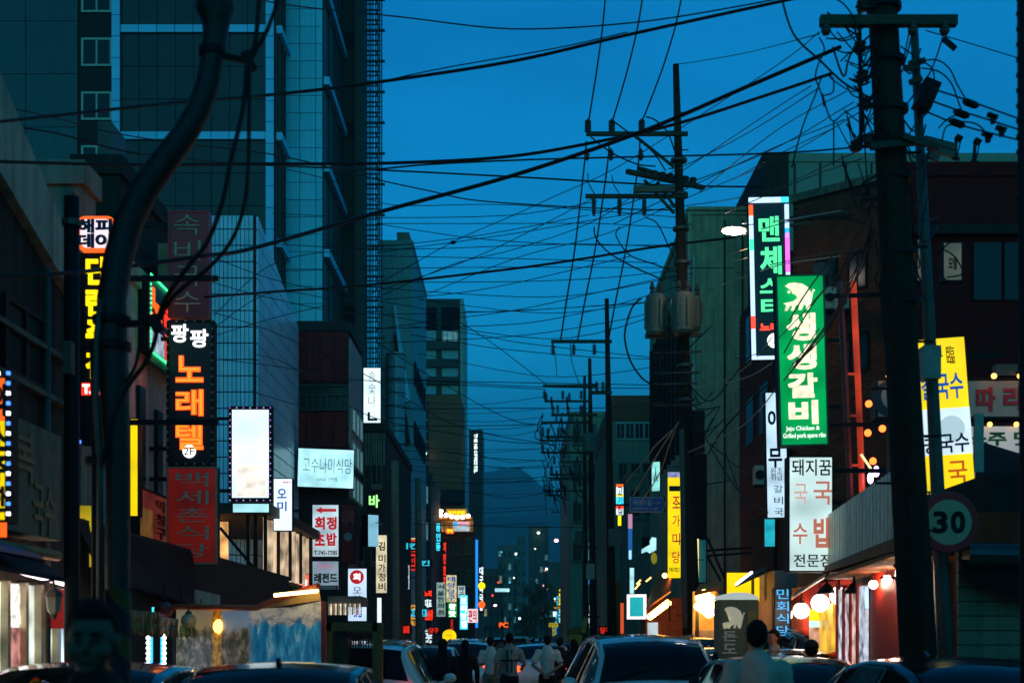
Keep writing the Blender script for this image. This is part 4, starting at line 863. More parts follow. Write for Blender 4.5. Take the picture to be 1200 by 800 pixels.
s.leds(None, .075, .013, -.012, sides='rt', ms=[eWl, eB]); s.patch(.0, 1.0, .95, 1.1, eO, 'orange_foot'); s.arm(-1, .5)
s = Sign('wall_sign', 'red lit sign edged in green light dots on the street side of the pink house', 'sign', 150, 340, 188, 432, 20.5, mat('dark_sign_face', (.03, .02, .02), .4), yaw=R(90), border=.0, at=((-5.50, 21.3, 5.93), 1.75, 1.14))
s.text('노', .06, .12, .4, .55, eO, 'letter', .06); s.text('래', .5, .2, .94, .58, eR, 'letter', .06); s.patch(.03, .66, .5, .95, glow('sign_photo_cool', (.5, .65, .8), .6, .5, 6), 'photo_panel'); s.patch(.53, .6, .97, .97, eR, 'red_panel'); s.text('방', .58, .64, .92, .94, MAROON, 'letter', .05, y=-.03)
s.leds(eGl, .07, .018)
s.patch(.0, 1.0, 1.0, 1.12, mat('green_trim', (.03, .25, .08), .5), 'green_valance')
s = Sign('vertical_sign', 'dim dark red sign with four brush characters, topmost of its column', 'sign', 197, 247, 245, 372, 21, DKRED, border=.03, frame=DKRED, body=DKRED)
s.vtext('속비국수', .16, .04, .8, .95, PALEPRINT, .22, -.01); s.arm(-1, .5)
s = Sign('vertical_sign', 'black karaoke sign with orange neon characters and small white pair above', 'sign', 195.5, 375, 251, 545, 21, mat('black_sign_face', (.012, .013, .012), .35), border=.035)
s.text('팡', .1, .03, .46, .155, eLW, 'letter', .022); s.text('팡', .5, .065, .88, .19, eLW, 'letter', .022)
for k, ch in enumerate('노래텔'):
    s.text(ch, .19, .245+k*.232, .78, .43+k*.232, eO, 'letter', .055)
    s.text(ch, .21, .25+k*.232, .76, .425+k*.232, glow('neon_core', (1, .25, .02), 1.6), 'neon_core', .0, y=-.032)
s.disc(.48, .905, .1, eLW); s.text('2F', .37, .88, .59, .93, INK, bold=.0, y=-.036); s.leds(mat('dim_led', (.3, .35, .3), .4), .12, .012, .02); s.arm(-1, .6)
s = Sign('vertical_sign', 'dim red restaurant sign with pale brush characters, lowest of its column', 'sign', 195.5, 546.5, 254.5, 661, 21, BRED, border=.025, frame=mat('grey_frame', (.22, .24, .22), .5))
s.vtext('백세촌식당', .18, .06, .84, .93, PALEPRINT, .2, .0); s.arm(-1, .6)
s = Sign('light_box', 'large white lit box sign with pink light dots on its edge', 'sign', 268, 476, 319, 588, 29.5, eW, border=.07)
s.patch(.2, .62, .85, .94, glow('pale_orange_print', (1, .86, .72), 1.1, .3, 4), 'photo_print'); s.leds(None, .13, .012, .035, ms=[glow('led_violet_dim', (.4, .1, .6), 1.2), glow('led_lilac_dim', (.5, .4, .8), 1.2)]); s.patch(.06, .955, .94, 1.0, INK, 'dark_rail'); s.arm(-1, .7)
s2 = Sign('light_box', 'short cool lit panel hung directly under the large white box sign', 'sign', 273, 590, 315, 600, 29.6, eCool, border=.0)
s = Sign('light_box', 'small white upright sign with blue characters right of the large white box', 'sign', 320, 560, 343, 622, 31, eW, border=.015)
s.vtext('오미', .22, .2, .7, .62, gInkB, .25, .02); s.text('한정식', .5, .06, .9, .1, gRed)
s = Sign('billboard', 'wide white lit board with thin dark characters on the maroon building', 'sign', 348, 525, 414.5, 572, 43.2, eCool, yaw=R(6), border=.03, depth=.3, tilt=R(1.5))
s.text('고수나미식당', .1, .24, .95, .62, mat('thin_dark_print', (.1, .2, .22), .5), bold=-.012); s.text('since 1998', .35, .72, .7, .82, mat('thin_dark_print', (0, 0, 0)), bold=-.01)
s = Sign('light_box', 'white vertical sign with faint characters at the foot of the scaffold', 'sign', 425.5, 430.5, 446.5, 503, 54, eW, border=.02)
s.vtext('송숯나', .3, .06, .7, .62, mat('thin_grey_print', (.25, .32, .34), .5), .2, -.01); s.text('ㄴ', .25, .72, .8, .86, INK, 'letter', .08); s.arm(-1, .8)
s = Sign('neon_sign', 'small green neon character on the narrow dark shop block', 'sign', 432, 579, 445, 595, 49.5, BLACK, border=0); s.text('바', .03, .03, .97, .97, glow('neon_lime', (.35, 1, .25), 1.6), 'letter', .03)
s = Sign('restaurant_sign', 'white sushi restaurant sign with red characters and arrow', 'sign', 365, 590, 398, 653, 38, eWw, border=.03)
q = MB(); q.prism([(-.28, .0), (-.1, .09), (-.1, .04), (.3, .04), (.3, -.04), (-.1, -.04), (-.1, -.09)], s.M @ Matrix.Translation((0, -.03, s.h*.88)), .015); q.build('arrow', gRed, s.root)
for (t, u, v) in (('회', .12, .24), ('정', .54, .24), ('초', .12, .54), ('밥', .54, .54)): s.text(t, u, v, u+.36, v+.24, gRed, 'letter', .05)
s.text('T.745-7785', .1, .87, .92, .95, INK, bold=.02); s.arm(-1, 1)
s = Sign('shop_sign', 'pink and blue graphic sign with dark outlined characters under the sushi sign', 'sign', 365, 656, 398, 692, 38, glow('pale_blue_sign', (.45, .62, .75), .45, .3, 2), border=.03)
s.text('Jenny', .2, .06, .8, .36, glow('pink_script', (.9, .3, .5), .5), bold=.0); s.text('레전드', .1, .42, .92, .74, INK, bold=.05); s.patch(.05, .82, .95, .97, mat('magenta_strip', (.4, .05, .3), .5), 'magenta_strip'); s.text('SCREEN', .12, .845, .86, .95, WHITEP, bold=.04, y=-.022)
s = Sign('fish_restaurant_sign', 'white blue upright sign with a red roundel beside the sushi sign', 'sign', 407, 665, 430.5, 728, 37, glow('blue_white_sign', (.6, .78, 1), 1.05, .2), border=.02)
s.disc(.48, .17, .19, gRed); s.text('회', .3, .1, .66, .235, glow('white_glyph', (.9, .95, 1), 1.2), 'letter', .06, y=-.036); s.vtext('모아', .3, .36, .7, .62, NAVY, .25, .0); s.text('횟집', .3, .7, .72, .92, gInkB, bold=.03)
s = Sign('shop_sign', 'small red lit sign with white characters left of the pink graphic sign', 'sign', 348.5, 672, 362.5, 699, 36.5, glow('coral_sign', (1, .16, .1), .9, .2), border=.01); s.text('시장', .15, .25, .85, .5, eLW, bold=.03); s.patch(.0, .72, 1, .97, glow('pink_strip', (1, .6, .65), .9), 'pink_strip')
s = Sign('shop_sign', 'dark red unlit hoarding with faint print right of the sushi sign', 'sign', 399, 590, 417, 660, 40, MAROON, border=.02); s.text('대박', .1, .1, .9, .35, REDP, bold=.03); s.disc(.5, .55, .12, mat('grey_roundel', (.25, .25, .26), .5))
s = Sign('light_box', 'blue white panel facing down the street high beside the cream sign', 'sign', 432, 603, 443, 640, 46, glow('ice_blue_panel', (.3, .68, .85), .75, .2), yaw=R(35), border=.0, depth=.5)
s = Sign('light_box', 'cream lit vertical sign with dark characters and small seal at top', 'sign', 440, 626, 454, 695, 47, eCream, border=.02); s.text('김', .25, .12, .8, .27, mat('brown_ink', (.25, .07, .02), .5), 'letter', .03); s.vtext('미가정비', .25, .34, .85, .95, INK, .15, .02)
s = Sign('light_box', 'tall cool white strip sign left of the grey street pole', 'sign', 455.5, 623, 460, 704, 60, eCool, border=.0)
s = Sign('light_box', 'tall cool white strip sign with faint print right of the grey street pole', 'sign', 465, 623, 472.5, 704, 58, eW, border=.0); s.vtext('동래밀면', .25, .05, .8, .8, mat('pale_teal_ink', (.15, .4, .45), .5), .3, -.01)
s = Sign('light_box', 'low white strip sign near the street on the left before the street poles', 'sign', 442, 700, 447, 735, 50, eW, border=0)
s = Sign('shop_sign', 'small mixed colour lantern sign between the two grey street poles', 'sign', 476, 630, 489, 640, 70, glow('amber_small', (.9, .7, .25), .8, .6, 5), border=.0); s.text('생맥', .1, .1, .9, .9, INK, bold=.02)
s = Sign('shop_sign', 'small pale stacked sign under the mixed colour lantern sign', 'sign', 480, 646, 488, 665, 70, eCream, border=.0); s.patch(0, .5, 1, 1, eCool, 'cool_half')
# rooftop bar with string lights
rbq = thing('rooftop_bar', 'rooftop bar glowing amber with string lights above the far shops', 'bar', P(530, 622, 118))
MB().box(wx(507, 118), wx(554, 118), 117.2, 119.6, wz(609, 118), wz(606.5, 118)).build('roof_deck', mat('amber_timber', (.3, .16, .05), .6), rbq)
MB().box(wx(507, 118), wx(554, 118), 118.4, 118.6, wz(622, 118), wz(609, 118)).build('back_wall', glow('amber_glow', (1, .42, .08), .35, .8, .6), rbq)
q = MB()
for i in range(8): q.box(wx(507.5+6.5*i, 117.3)-.05, wx(507.5+6.5*i, 117.3)+.05, 117.25, 117.35, wz(622, 117.3), wz(609.2, 117.3))
q.build('post', mat('amber_timber', (0, 0, 0)), rbq)
q = MB()
for i in range(7): q.ball(P(510+6.4*i, 604.5-1.5*math.sin(i*1.1), 117), .2, 8, 6)
for i in range(10): q.ball(P(499+2.1*i, 594.5+.35*i+(i//5)*.8, 117), .12, 8, 6)
q.build('string_light', glow('string_bulb', (1, .72, .45), 7), rbq)
s = Sign('roof_sign', 'yellow glowing name sign on top of the rooftop bar', 'sign', 523, 596, 547, 606, 117, glow('amber_sign', (1, .5, .05), .45), border=0); s.text('ALLEY BEER', .08, .2, .92, .8, eLY, bold=.04) if False else s.text('포차광장', .08, .2, .92, .8, eLY, bold=.04)
s = Sign('light_box', 'blue and pink pair of flat signs under the rooftop bar', 'sign', 531, 611, 550, 622, 116.8, eWw, border=0); s.patch(0, 0, .25, .45, eLB, 'blue_panel'); s.patch(.27, 0, 1, .42, glow('pink_pale', (1, .45, .6), 1.0), 'pink_panel')
def bigsign(lab, px0, py0, px1, py1, Z, face, txt, col, name='shop_sign', vertical=True, b=.03, bord=0, u=(.12, .88), v=(.05, .95)):
    s = Sign(name, lab, 'sign', px0, py0, px1, py1, Z, face, border=bord)
    if txt: (s.vtext(txt, u[0], v[0], u[1], v[1], col, .15, b) if vertical else s.text(txt, u[0], v[0], u[1], v[1], col, bold=b))
    return s
bigsign('vertical blue neon characters at the bend below the rooftop bar', 510, 613, 517, 645, 112, BLACK, '동인동', eC, v=(.0, 1))
bigsign('slim vertical red neon strip beside the blue neon characters', 519, 632, 523, 690, 111, mat('dark_red_strip', (.1, .01, .01), .5), '치킨호프', eR)
bigsign('small orange red oval sign under the rooftop bar', 522.5, 619, 532, 625, 111, glow('orange_oval', (1, .1, .02), 1.0), '주막', eLY, vertical=False)
bigsign('red neon sign with white core, highest of the red column at the bend', 496, 691, 507, 699, 95, BLACK, '노래', eR, vertical=False, b=.06)
bigsign('white blue pair of characters between two red neon signs', 497, 701, 507, 712, 95, BLACK, '대표', eW, vertical=False, b=.05)
bigsign('large red neon sign below the white blue pair of characters', 496, 713, 509, 727, 95, BLACK, '연습장', eR, vertical=False, b=.08)
bigsign('white blue lettered sign lowest in the column at the bend', 497, 736, 508, 754, 95, BLACK, '대형주차', eW, b=.03)
bigsign('pale grey green banner sign with stacked print at the bend', 511.5, 682, 522, 722, 92, glow('pale_green_banner', (.5, .7, .6), .5, .4), '서울한의원', mat('teal_ink', (.02, .2, .2), .5))
bigsign('yellow edged stacked sign with blue print at the bend', 523, 673.5, 535, 705, 100, glow('yellow_edge_sign', (.9, .75, .35), .75, .5, 3), '태양당구', gInkB)
bigsign('bright green sign with white characters below the yellow edged sign', 525, 706, 535.5, 723, 99, glow('green_small', (.0, .35, .05), .9), '참맛', eLW, b=.05)
bigsign('small white sign with dark characters above the cyan vertical sign', 536.5, 686, 545, 700, 104, eWw, '약국', INK)
bigsign('cyan vertical sign with white print at the bend', 539, 697, 548, 737, 98, eC, '보리밥집', eLW)
bigsign('white sign rimmed in red right of the cyan vertical sign', 547.5, 713, 560, 729, 105, glow('pink_white_sign', (1, .75, .8), 1.1), '편의', gRed, vertical=False)
s = Sign('yellow_banner', 'yellow round topped banner sign standing by the kerb at the bend', 'sign', 518.5, 737, 534.5, 757, 60, None, border=0, depth=.01)
W, H = s.w/2, s.h; q = MB(); q.prism([(-W, -.9), (W, -.9)]+[(W*math.cos(R(a)), H-.25+.25*math.sin(R(a))) for a in range(0, 181, 15)], s.M, .16); q.build('banner', eY, s.root)
s.text('맛있는', .2, .28, .8, .42, INK, bold=.0, y=-.03); s.text('집 →', .25, .58, .75, .74, INK, bold=.0, y=-.03)
q = MB(); q.box(wx(557.2, 112), wx(560, 112), 112, 112.3, wz(735, 112), wz(632, 112)); tag(q.build('neon_strip', glow('neon_strip_blue', (.02, .3, 1), 1.1)), 'tall blue light strip up the edge of the far left block', 'neon strip')
bigsign('vertical stack of white and coloured characters right of the blue light strip', 561, 661, 567, 718, 112, BLACK, '대구복국상', eW, b=.05)
for (y, m) in ((686, eLY), (708, eO)): q = MB(); q.ball(P(564.5, y, 111.7), .3, 8, 6); tag(q.build('round_light', m), 'round %s lamp on the white character stack' % ('yellow' if m is eLY else 'orange'), 'lamp')
bigsign('orange red letters PC low at the street end', 583, 728.5, 597.5, 735, 130, BLACK, 'PC', eO, vertical=False, b=.04)
bigsign('flat cool white sign on the pale distant block', 580, 689, 597, 693, 190, eCool, '', INK)
# street end lights
for (x, y, Z, c, r, lab) in ((652, 633, 200, 'pink', 2.6, 'left of the upper pair'), (668, 635, 190, 'pink', 2.8, 'right of the upper pair'), (669, 657, 200, 'pink', 2.2, 'below the upper pair'), (637, 686, 240, 'pink', 1.7, 'first of the slanting trio'), (641, 690, 230, 'pink', 1.8, 'last of the slanting trio'), (634, 699, 240, 'pink', 1.5, 'under the slanting trio'), (620, 728, 250, 'pink', 1.6, 'lowest by the dark tree'), (580, 709, 230, 'pink', 1.6, 'left by the pale block'), (651, 701, 220, 'white', 1.6, 'right of the dark tree'), (565, 735, 200, 'white', 1.3, 'low by the far cars'), (631, 624, 329, 'white', 1.6, 'on the tallest far block')):
    col = (1, .5, .55) if c == 'pink' else (.7, 1, 1)
    o = MB(); o.ball(P(x, y, Z), (r/F*Z, r/F*Z*.6, r/F*Z*.7), 10, 7); t = thing('street_light', 'distant %s street light, %s' % (c, lab), 'street light', P(x, y, Z), 0, 'distant street lights')
    o.build('lamp_head', glow('street_lamp_'+c, col, 7), t); q = MB(); q.tube([P(x, y-1, Z)+Vector((0, .2, 0)), P(x+6, y-2, Z)+Vector((0, .3, 0)), Vector((wx(x+9, Z), Z+.3, wz(y, Z)-.6)), Vector((wx(x+9.5, Z), Z+.3, 0))], .09, 6); q.build('mast', BLACK, t)
for (x, y0, y1, m, t_) in ((657, 688, 711, eLY, '식당골목'), (657, 712, 732, eCool, '노래'), (663, 694, 705, eLY, '맥주'), (663, 711, 729, eW, '약국'), (650, 716, 722, eW, '')):
    bigsign('narrow far upright sign with %s characters at px row %d of the street end' % ('yellow' if m is eLY else 'cool white', 0) if False else 'narrow far upright sign in %s by the street end, %s' % ('yellow' if m is eLY else 'cool white', {688: 'tallest', 712: 'under the tallest yellow one', 694: 'short one beside the tallest', 711: 'lower right of the cluster', 716: 'plain small one'}[y0]), x-2, y0, x+2, y1, 135, BLACK if t_ else m, t_, m, b=.06, u=(0, 1))
# ================= right signs
s = Sign('led_sign', 'black karaoke sign with green neon characters and coloured light border', 'sign', 881, 232, 927.5, 421, 26, mat('black_sign_face', (0, 0, 0)), border=.0, tilt=R(-1.2))
LB = [glow('led_pale_blue', (.5, .7, 1), 1.5), eO, eGl, glow('led_violet', (.45, .2, 1), 2.2), eM, eRl]
b_ = .075; W, H = s.w/2, s.h
def seg(z0, z1, side, m):
    x0, x1 = (-W, -W+b_) if side < 0 else (W-b_, W)
    MB().box(x0, x1, -.05, .0, H*(1-z1), H*(1-z0), s.M).build('led_border', m, s.root)
for (a, b, m) in ((.045, .11, LB[1]), (.112, .16, LB[0]), (.17, .255, LB[0]), (.257, .325, LB[2]), (.327, .56, LB[0]), (.562, .73, LB[0]), (.735, .81, eRl), (.812, .99, LB[0])): seg(a, b, -1, m)
for (a, b, m) in ((.045, .14, LB[0]), (.15, .19, LB[0]), (.192, .22, eLB), (.222, .25, LB[3]), (.252, .46, eM), (.465, .99, LB[0])): seg(a, b, 1, m)
MB().box(-W, W*.6, -.05, 0, H*.97, H, s.M).build('led_border', LB[0], s.root); MB().box(W*.6+.005, W, -.05, 0, H*.97, H, s.M).build('led_border', eC, s.root); MB().box(-W, W, -.05, 0, 0, .06, s.M).build('led_border', LB[0], s.root)
s.text('맨', .24, .115, .76, .27, eLG, 'letter', .03); s.text('체', .26, .3, .8, .475, eLG, 'letter', .03); s.text('스', .24, .5, .74, .59, eLG, 'letter', .03); s.text('터', .26, .62, .74, .73, eLG, 'letter', .03)
s.text('노래', .22, .775, .72, .825, eRl, bold=.04); s.disc(.58, .885, .14, eLW); s.arm(1, 1.2)
s = Sign('restaurant_sign', 'green lit restaurant sign with gold white characters and pig emblem', 'sign', 914.5, 322, 971, 522, 21.5, eG, border=.02, frame=mat('green_frame', (.02, .12, .04), .4), tilt=R(-1.6), depth=.3)
gl1 = glow('gold_white_letters', (1, .88, .6), 1.15, .28, 4)
pig = [(-.26, .2), (-.2, .24), (-.1, .25), (.02, .23), (.12, .16), (.17, .06), (.2, .14), (.235, .11), (.2, .09), (.185, .02), (.16, -.08), (.13, -.2), (.07, -.2), (.085, -.13), (.04, -.11), (.0, -.2), (-.05, -.2), (-.03, -.12), (-.09, -.12), (-.13, -.21), (-.18, -.21), (-.15, -.13), (-.19, -.13), (-.23, -.21), (-.28, -.21), (-.25, -.11), (-.3, -.09), (-.14, -.06), (-.06, .0), (-.1, .06), (-.14, .07), (-.16, .13), (-.22, .17)]
q = MB(); f_ = [q.bm.verts.new(s.M @ Vector((x*.95+.01, -.03, s.h*.865+z*.95))) for x, z in pig]; fc = q.bm.faces.new(f_); ex = bmesh.ops.extrude_face_region(q.bm, geom=[fc])
for v in ex['geom']:
    if isinstance(v, bmesh.types.BMVert): v.co += s.M.to_3x3() @ Vector((0, .018, 0))
bmesh.ops.triangulate(q.bm, faces=q.bm.faces[:]); q.build('pig_emblem', gl1, s.root); MB().ball(s.loc(.26, .1, -.03), (.025, .01, .025), 10, 6).build('emblem_dot', gl1, s.root)
for ch, v0, v1 in (('생', .225, .385), ('생', .405, .555), ('갈', .575, .72), ('비', .735, .875)): s.text(ch, .19, v0, .8, v1, gl1, 'letter', .062)
s.text('Jeju Chicken &', .12, .885, .82, .918, glow('white_small_print', (1, 1, .95), 1.1), bold=.01); s.text('Grilled pork spare ribs', .06, .926, .94, .962, glow('white_small_print', (0, 0, 0), 1), bold=.01); s.arm(1, 1.4)
s = Sign('restaurant_sign', 'pale blue white sign with brush characters behind the green sign', 'sign', 898.5, 459, 924, 607, 25, glow('pale_blue_white', (.62, .86, 1), .95, .3), border=.015, tilt=R(-1))
s.vtext('야무', .12, .14, .75, .6, NAVY, .5, .03); s.text('원조\n취급', .2, .6, .75, .7, mat('thin_grey_print', (0, 0, 0)), bold=0); s.vtext('갈비국', .35, .74, .75, .98, mat('thin_teal_print', (.05, .25, .3), .5), .35, 0); s.arm(1, 1)
s = Sign('restaurant_sign', 'white lit pork soup sign with black heading and faded red characters', 'sign', 923.5, 534, 976.5, 670, 20, glow('white_green_sign', (.72, .95, .9), .85, .3, 1.5), border=.02, depth=.3)
s.text('돼지꿈', .08, .03, .95, .17, INK, bold=.01); fr = glow('faded_red_print', (.62, .2, .13), .75); fr2 = glow('faded_pink_print', (.75, .5, .44), .8)
s.text('국', .12, .24, .42, .42, fr2, 'letter', .01); s.text('국', .56, .22, .96, .42, fr, 'letter', .01); s.text('수', .1, .58, .42, .76, fr, 'letter', .01); s.text('밥', .56, .53, .96, .79, fr, 'letter', .03); s.text('전문점', .12, .845, .95, .955, INK, bold=.01); s.arm(1, .8)
s = Sign('neon_sign', 'dark vertical sign with blue neon characters under the globe lamps', 'sign', 907, 688, 927, 746, 24.5, mat('dark_navy_face', (.01, .02, .04), .4), border=.02); s.vtext('민회식당', .15, .03, .85, .97, glow('neon_sky', (.03, .42, .85), 1.3), .2, .0)
s = Sign('shop_sign', 'teal white neon sign fragment left of the pork soup sign', 'sign', 896, 606, 908, 640, 27, glow('teal_fragment', (.02, .55, .65), .8, .4, 4), border=.0); s.patch(.3, .5, .8, .98, eM, 'magenta_neon') if False else None
s = Sign('restaurant_sign', 'tall yellow and white noodle sign behind the leaning poles', 'sign', 1083, 396, 1144, 590, 16.5, eY, border=.0, depth=.25, tilt=R(-4.2))
s.patch(0, .425, 1, .705, glow('noodle_white', (.75, .92, 1), .95, .12), 'white_panel')
s.text('포구 臨', .25, .05, .78, .16, INK, bold=-.005); s.text('칼국수', .1, .21, .9, .37, gInkB, bold=.015, y=-.026)
q = MB(); q.lathe([(.16, 0), (.16, .006)], s.loc(.62, .55, -.026), 24, s.M.to_3x3() @ Matrix.Rotation(R(90), 3, 'X')); q.build('bowl_print', glow('pale_bowl', (.6, .8, .85), .75), s.root)
s.text('콩국수', .06, .58, .93, .695, NAVY, bold=.015, y=-.036); s.text('국', .5, .745, .86, .885, glow('orange_brown_ink', (.65, .12, .0), .8), 'letter', .01); s.text('745-5508', .02, .915, .95, .975, INK, bold=.01); s.arm(1, .5)
s = Sign('fascia_sign', 'white shop fascia with dark roundel and red brush letters lit by small lamps', 'shop sign', 1025.5, 443, 1240, 491, 22, mat('fascia_cream', (.42, .4, .36), .5, var=.08, scale=1.2), border=.04, depth=.3)
s.disc(.085, .5, .29, INK); s.disc(.105, .45, .22, mat('fascia_cream', (0, 0, 0)), y=-.024); s.text('따', .55, .22, .655, .82, RB, 'letter', .07); s.text('리', .7, .2, .8, .8, RB, 'letter', .07); s.text('쿡', .88, .2, .98, .8, RB, 'letter', .07)
for u in (.05, .2, .62, .76, .92):
    p = s.loc(u, .02, -.25); q = MB(); q.tube([s.loc(u, -.02, 0), s.loc(u, -.12, -.12), s.loc(u, -.06, -.25)], .012, 6); q.build('lamp_arm', BLACK, s.root); MB().ball(p, .045, 10, 6).build('bulb', glow('warm_spot_bulb', (1, .42, .07), 5), s.root)
MB().box(wx(1165, 22), wx(1190, 22), 21.9, 22.1, wz(441, 22), wz(428, 22)).build('floodlight_box', STEEL, s.root)
food = glow('food_photo', (.5, .32, .2), .22, .95, 9)
s = Sign('photo_board', 'food photo board with green lettering under the red lettered fascia', 'shop sign', 1043, 497, 1250, 567, 21.8, glow('photo_board_white', (.8, .78, .7), .33, .35, 1), border=.03)
s.patch(.01, .55, .99, .97, food, 'food_photo'); s.text('로 국물 소주 맛집', .05, .12, .9, .36, mat('green_print', (.05, .2, .06), .5), bold=.03)
for (u, r_) in ((.62, .16), (.72, .2), (.84, .17), (.1, .15)): s.disc(u, .74, r_, glow('bowl_photo', (.6, .4, .22), .25, .8, 12), 'bowl_photo', y=-.022); s.disc(u, .74, r_*.75, glow('soup_photo', (.55, .18, .06), .3, .8, 14), 'bowl_photo', y=-.03)
for u in (.2, .55, .7, .9): MB().ball(s.loc(u, .02, -.12), .04, 10, 6).build('bulb', glow('warm_spot_bulb', (0, 0, 0), 1), s.root)
for (x, y, lab) in ((1018, 473, 'highest'), (1017, 507, 'middle'), (1034, 502, 'right'), (1023, 540, 'lowest')):
    t = thing('wall_lamp', 'orange globe wall lamp right of the red pipes, %s of the four' % lab, 'lamp', P(x, y, 21), 0, 'orange wall lamps'); MB().ball(P(x, y, 21), .055, 12, 8).build('bulb', glow('orange_globe', (1, .13, .02), 4.5), t); MB().bar(P(x, y, 21.05), P(x, y, 21.4), .03).build('stem', BLACK, t)
# red lit pipe ladder
lad = thing('pipe_ladder', 'orange lit red pipe ladder climbing the brick wall', 'ladder', P(1000, 560, 22))
RP = glow('neon_pipe', (1, .07, .012), .38, .85, 1.5)
for (x0, x1, m) in ((984, 997, mat('red_pipe', (.3, .03, .02), .4)), (1000, 1011, RP)): MB().tube([P(x0, 330, 22), P((x0+x1)/2+1, 470, 22), P(x1, 590, 22)], .05, 10).build('upright', m, lad)
for y in (438, 487, 545): MB().bar(P(989+(y-438)*.06, y, 22), P(1003+(y-438)*.06, y, 22), .035).build('rung', RP, lad)
q = MB(); q.tube([P(1009, 532, 21.9), P(1018, 545, 21.9), P(1026, 558, 21.9)], .02, 6); tag(q.build('neon_tube', glow('neon_cream', (1, .75, .35), 1.4)), 'short cream neon tube slanting from the red pipe', 'neon tube')
for x, y in ((1020, 560), (1027, 552)):
    q = MB(); q.ball(P(x, y, 21.8), (.05, .04, .09), 8, 6); tag(q.build('violet_lamp', glow('violet_lamp', (.75, .45, 1), 7)), 'small violet white lamp %s the metal fascia corner' % ('left above' if x == 1020 else 'right above'), 'lamp')
s = Sign('wall_sign', 'faintly glowing cream notice board high on the brick wall right of the poles', 'sign', 1104, 283, 1128.5, 330, 28, glow('dim_cream', (.4, .34, .2), .16, .4), border=.03)  # board face carries a faint emission
s.text('모텔', .3, .4, .7, .7, INK)
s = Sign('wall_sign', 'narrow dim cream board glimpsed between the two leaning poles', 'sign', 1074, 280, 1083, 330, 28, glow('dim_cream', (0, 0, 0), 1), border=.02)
# LED street light on a long arm
sl = thing('street_lamp', 'bright white street lamp head on an arm before the beige building', 'street lamp', P(920, 266, 31))
MB().tube([P(875, 270, 31), P(890, 267, 31), P(950, 262, 31)], .035, 8).build('arm', STEEL, sl)
hd = MB(); hd.ball(P(863, 268.4, 31), (.4, .15, .07)); hd.build('lamp_head', STEEL, sl, True)
q = MB(); q.ball(P(860, 270.6, 30.9), (.27, .12, .085)); q.build('lens', glow('street_lens', (1, .84, .72), 55), sl)
# further right: yellow sign etc
s = Sign('vertical_sign', 'long yellow sign with red characters beside the transformer pole conduit', 'sign', 782.5, 553, 797.5, 677, 39, eY, border=.0); s.vtext('조가미당', .36, .23, .95, .86, gRed, .35, .01); s.patch(.0, .0, 1, .05, glow('violet_photo', (.4, .4, .75), .6, .6, 6), 'photo_patch'); s.patch(.1, .13, .95, .18, INK, 'fish_print'); s.text('745-9221', .1, .9, .9, .94, INK)
s = Sign('road_name_sign', 'blue arrow shaped street name sign with Korean lettering', 'street sign', 738, 582, 780, 600, 45, None, border=0, depth=.03)
W, H = s.w/2, s.h; ar = [(-W, 0), (W*.83, 0), (W, H/2), (W*.83, H), (-W, H)]
q = MB(); q.prism(ar, s.M @ Matrix.Translation((0, -.01, 0)), .05); q.build('rim', mat('sign_rim', (.35, .42, .45), .4), s.root); q = MB(); q.prism([(x*.96, H/2+(z-H/2)*.88) for x, z in ar], s.M @ Matrix.Translation((0, -.02, 0)), .02); q.build('plate', mat('sign_blue_plate', (.02, .09, .3), .4), s.root)
s.text('재원1길', .08, .15, .6, .55, mat('reflective_white', (.4, .5, .55), .4), bold=.01, y=-.03); s.text('Jaewon 1-gil', .08, .66, .78, .86, mat('reflective_white', (0, 0, 0)), bold=0, y=-.03); s.text('→ 134', .64, .3, .86, .48, mat('reflective_white', (0, 0, 0)), bold=0, y=-.03); s.arm(-1, .6, (.5,))
s = Sign('light_box', 'narrow upright sign with red, white and blue bands left of the blue street sign', 'sign', 722, 567, 730.5, 603, 60, eW, border=0); s.patch(0, 0, 1, .1, eO, 'orange_band'); s.patch(0, .34, 1, .4, eLY, 'yellow_band'); s.patch(0, .42, 1, .66, eC, 'blue_band'); s.patch(0, .7, 1, .8, eRl, 'red_band'); s.vtext('고기집', .2, .08, .85, .98, INK, .1, .02); s.patch(.25, 1.02, .7, 1.35, eLY, 'yellow_tail')
s = Sign('light_box', 'teal white leaf print sign above the blue street sign', 'sign', 764, 541, 773, 575, 50, glow('teal_white_sign', (.35, .9, .8), .9, .5, 3), border=0, yaw=R(-20)); s.text('人', .2, .2, .8, .7, mat('teal_ink', (0, 0, 0)), bold=.02)
s = Sign('light_box', 'white person shaped sign in front of the low grey shops', 'sign', 752, 629, 769, 648, 52, None, border=0, depth=.01)
W, H = s.w/2, s.h
q = MB(); q.prism([(-W, 0), (-W*.3, H*.12), (W*.1, 0), (W, H*.2), (W, H*.95), (W*.4, H), (W*.1, H*.75), (W*.15, H*.55), (-W*.5, H*.38), (-W, H*.25)], s.M, .08); q.build('lit_figure', eCool, s.root); q = MB(); q.ball(s.loc(.85, 1.3, 0), (.12, .05, .22)); q.build('olive_lamp', glow('olive_lamp', (.5, .45, .02), .4), s.root)
s = Sign('light_box', 'pink and blue slim vertical sign under the blue street sign', 'sign', 736, 602, 741, 655, 62, glow('blue_slim', (.02, .15, .5), .7), border=0); s.patch(0, 0, 1, .32, glow('pink_slim', (.8, .35, .6), .7), 'pink_part'); s.patch(.2, .8, .8, 1, eCool, 'cool_part')
s = Sign('projecting_sign', 'teal screen sign with glowing white frame over the pavement', 'sign', 735, 696, 757, 725, 47, glow('teal_screen', (.02, .55, .6), .75, .3, 1.5), border=.09, frame=eWl if False else glow('frame_white', (1, .85, .85), 1.6), yaw=R(-14))
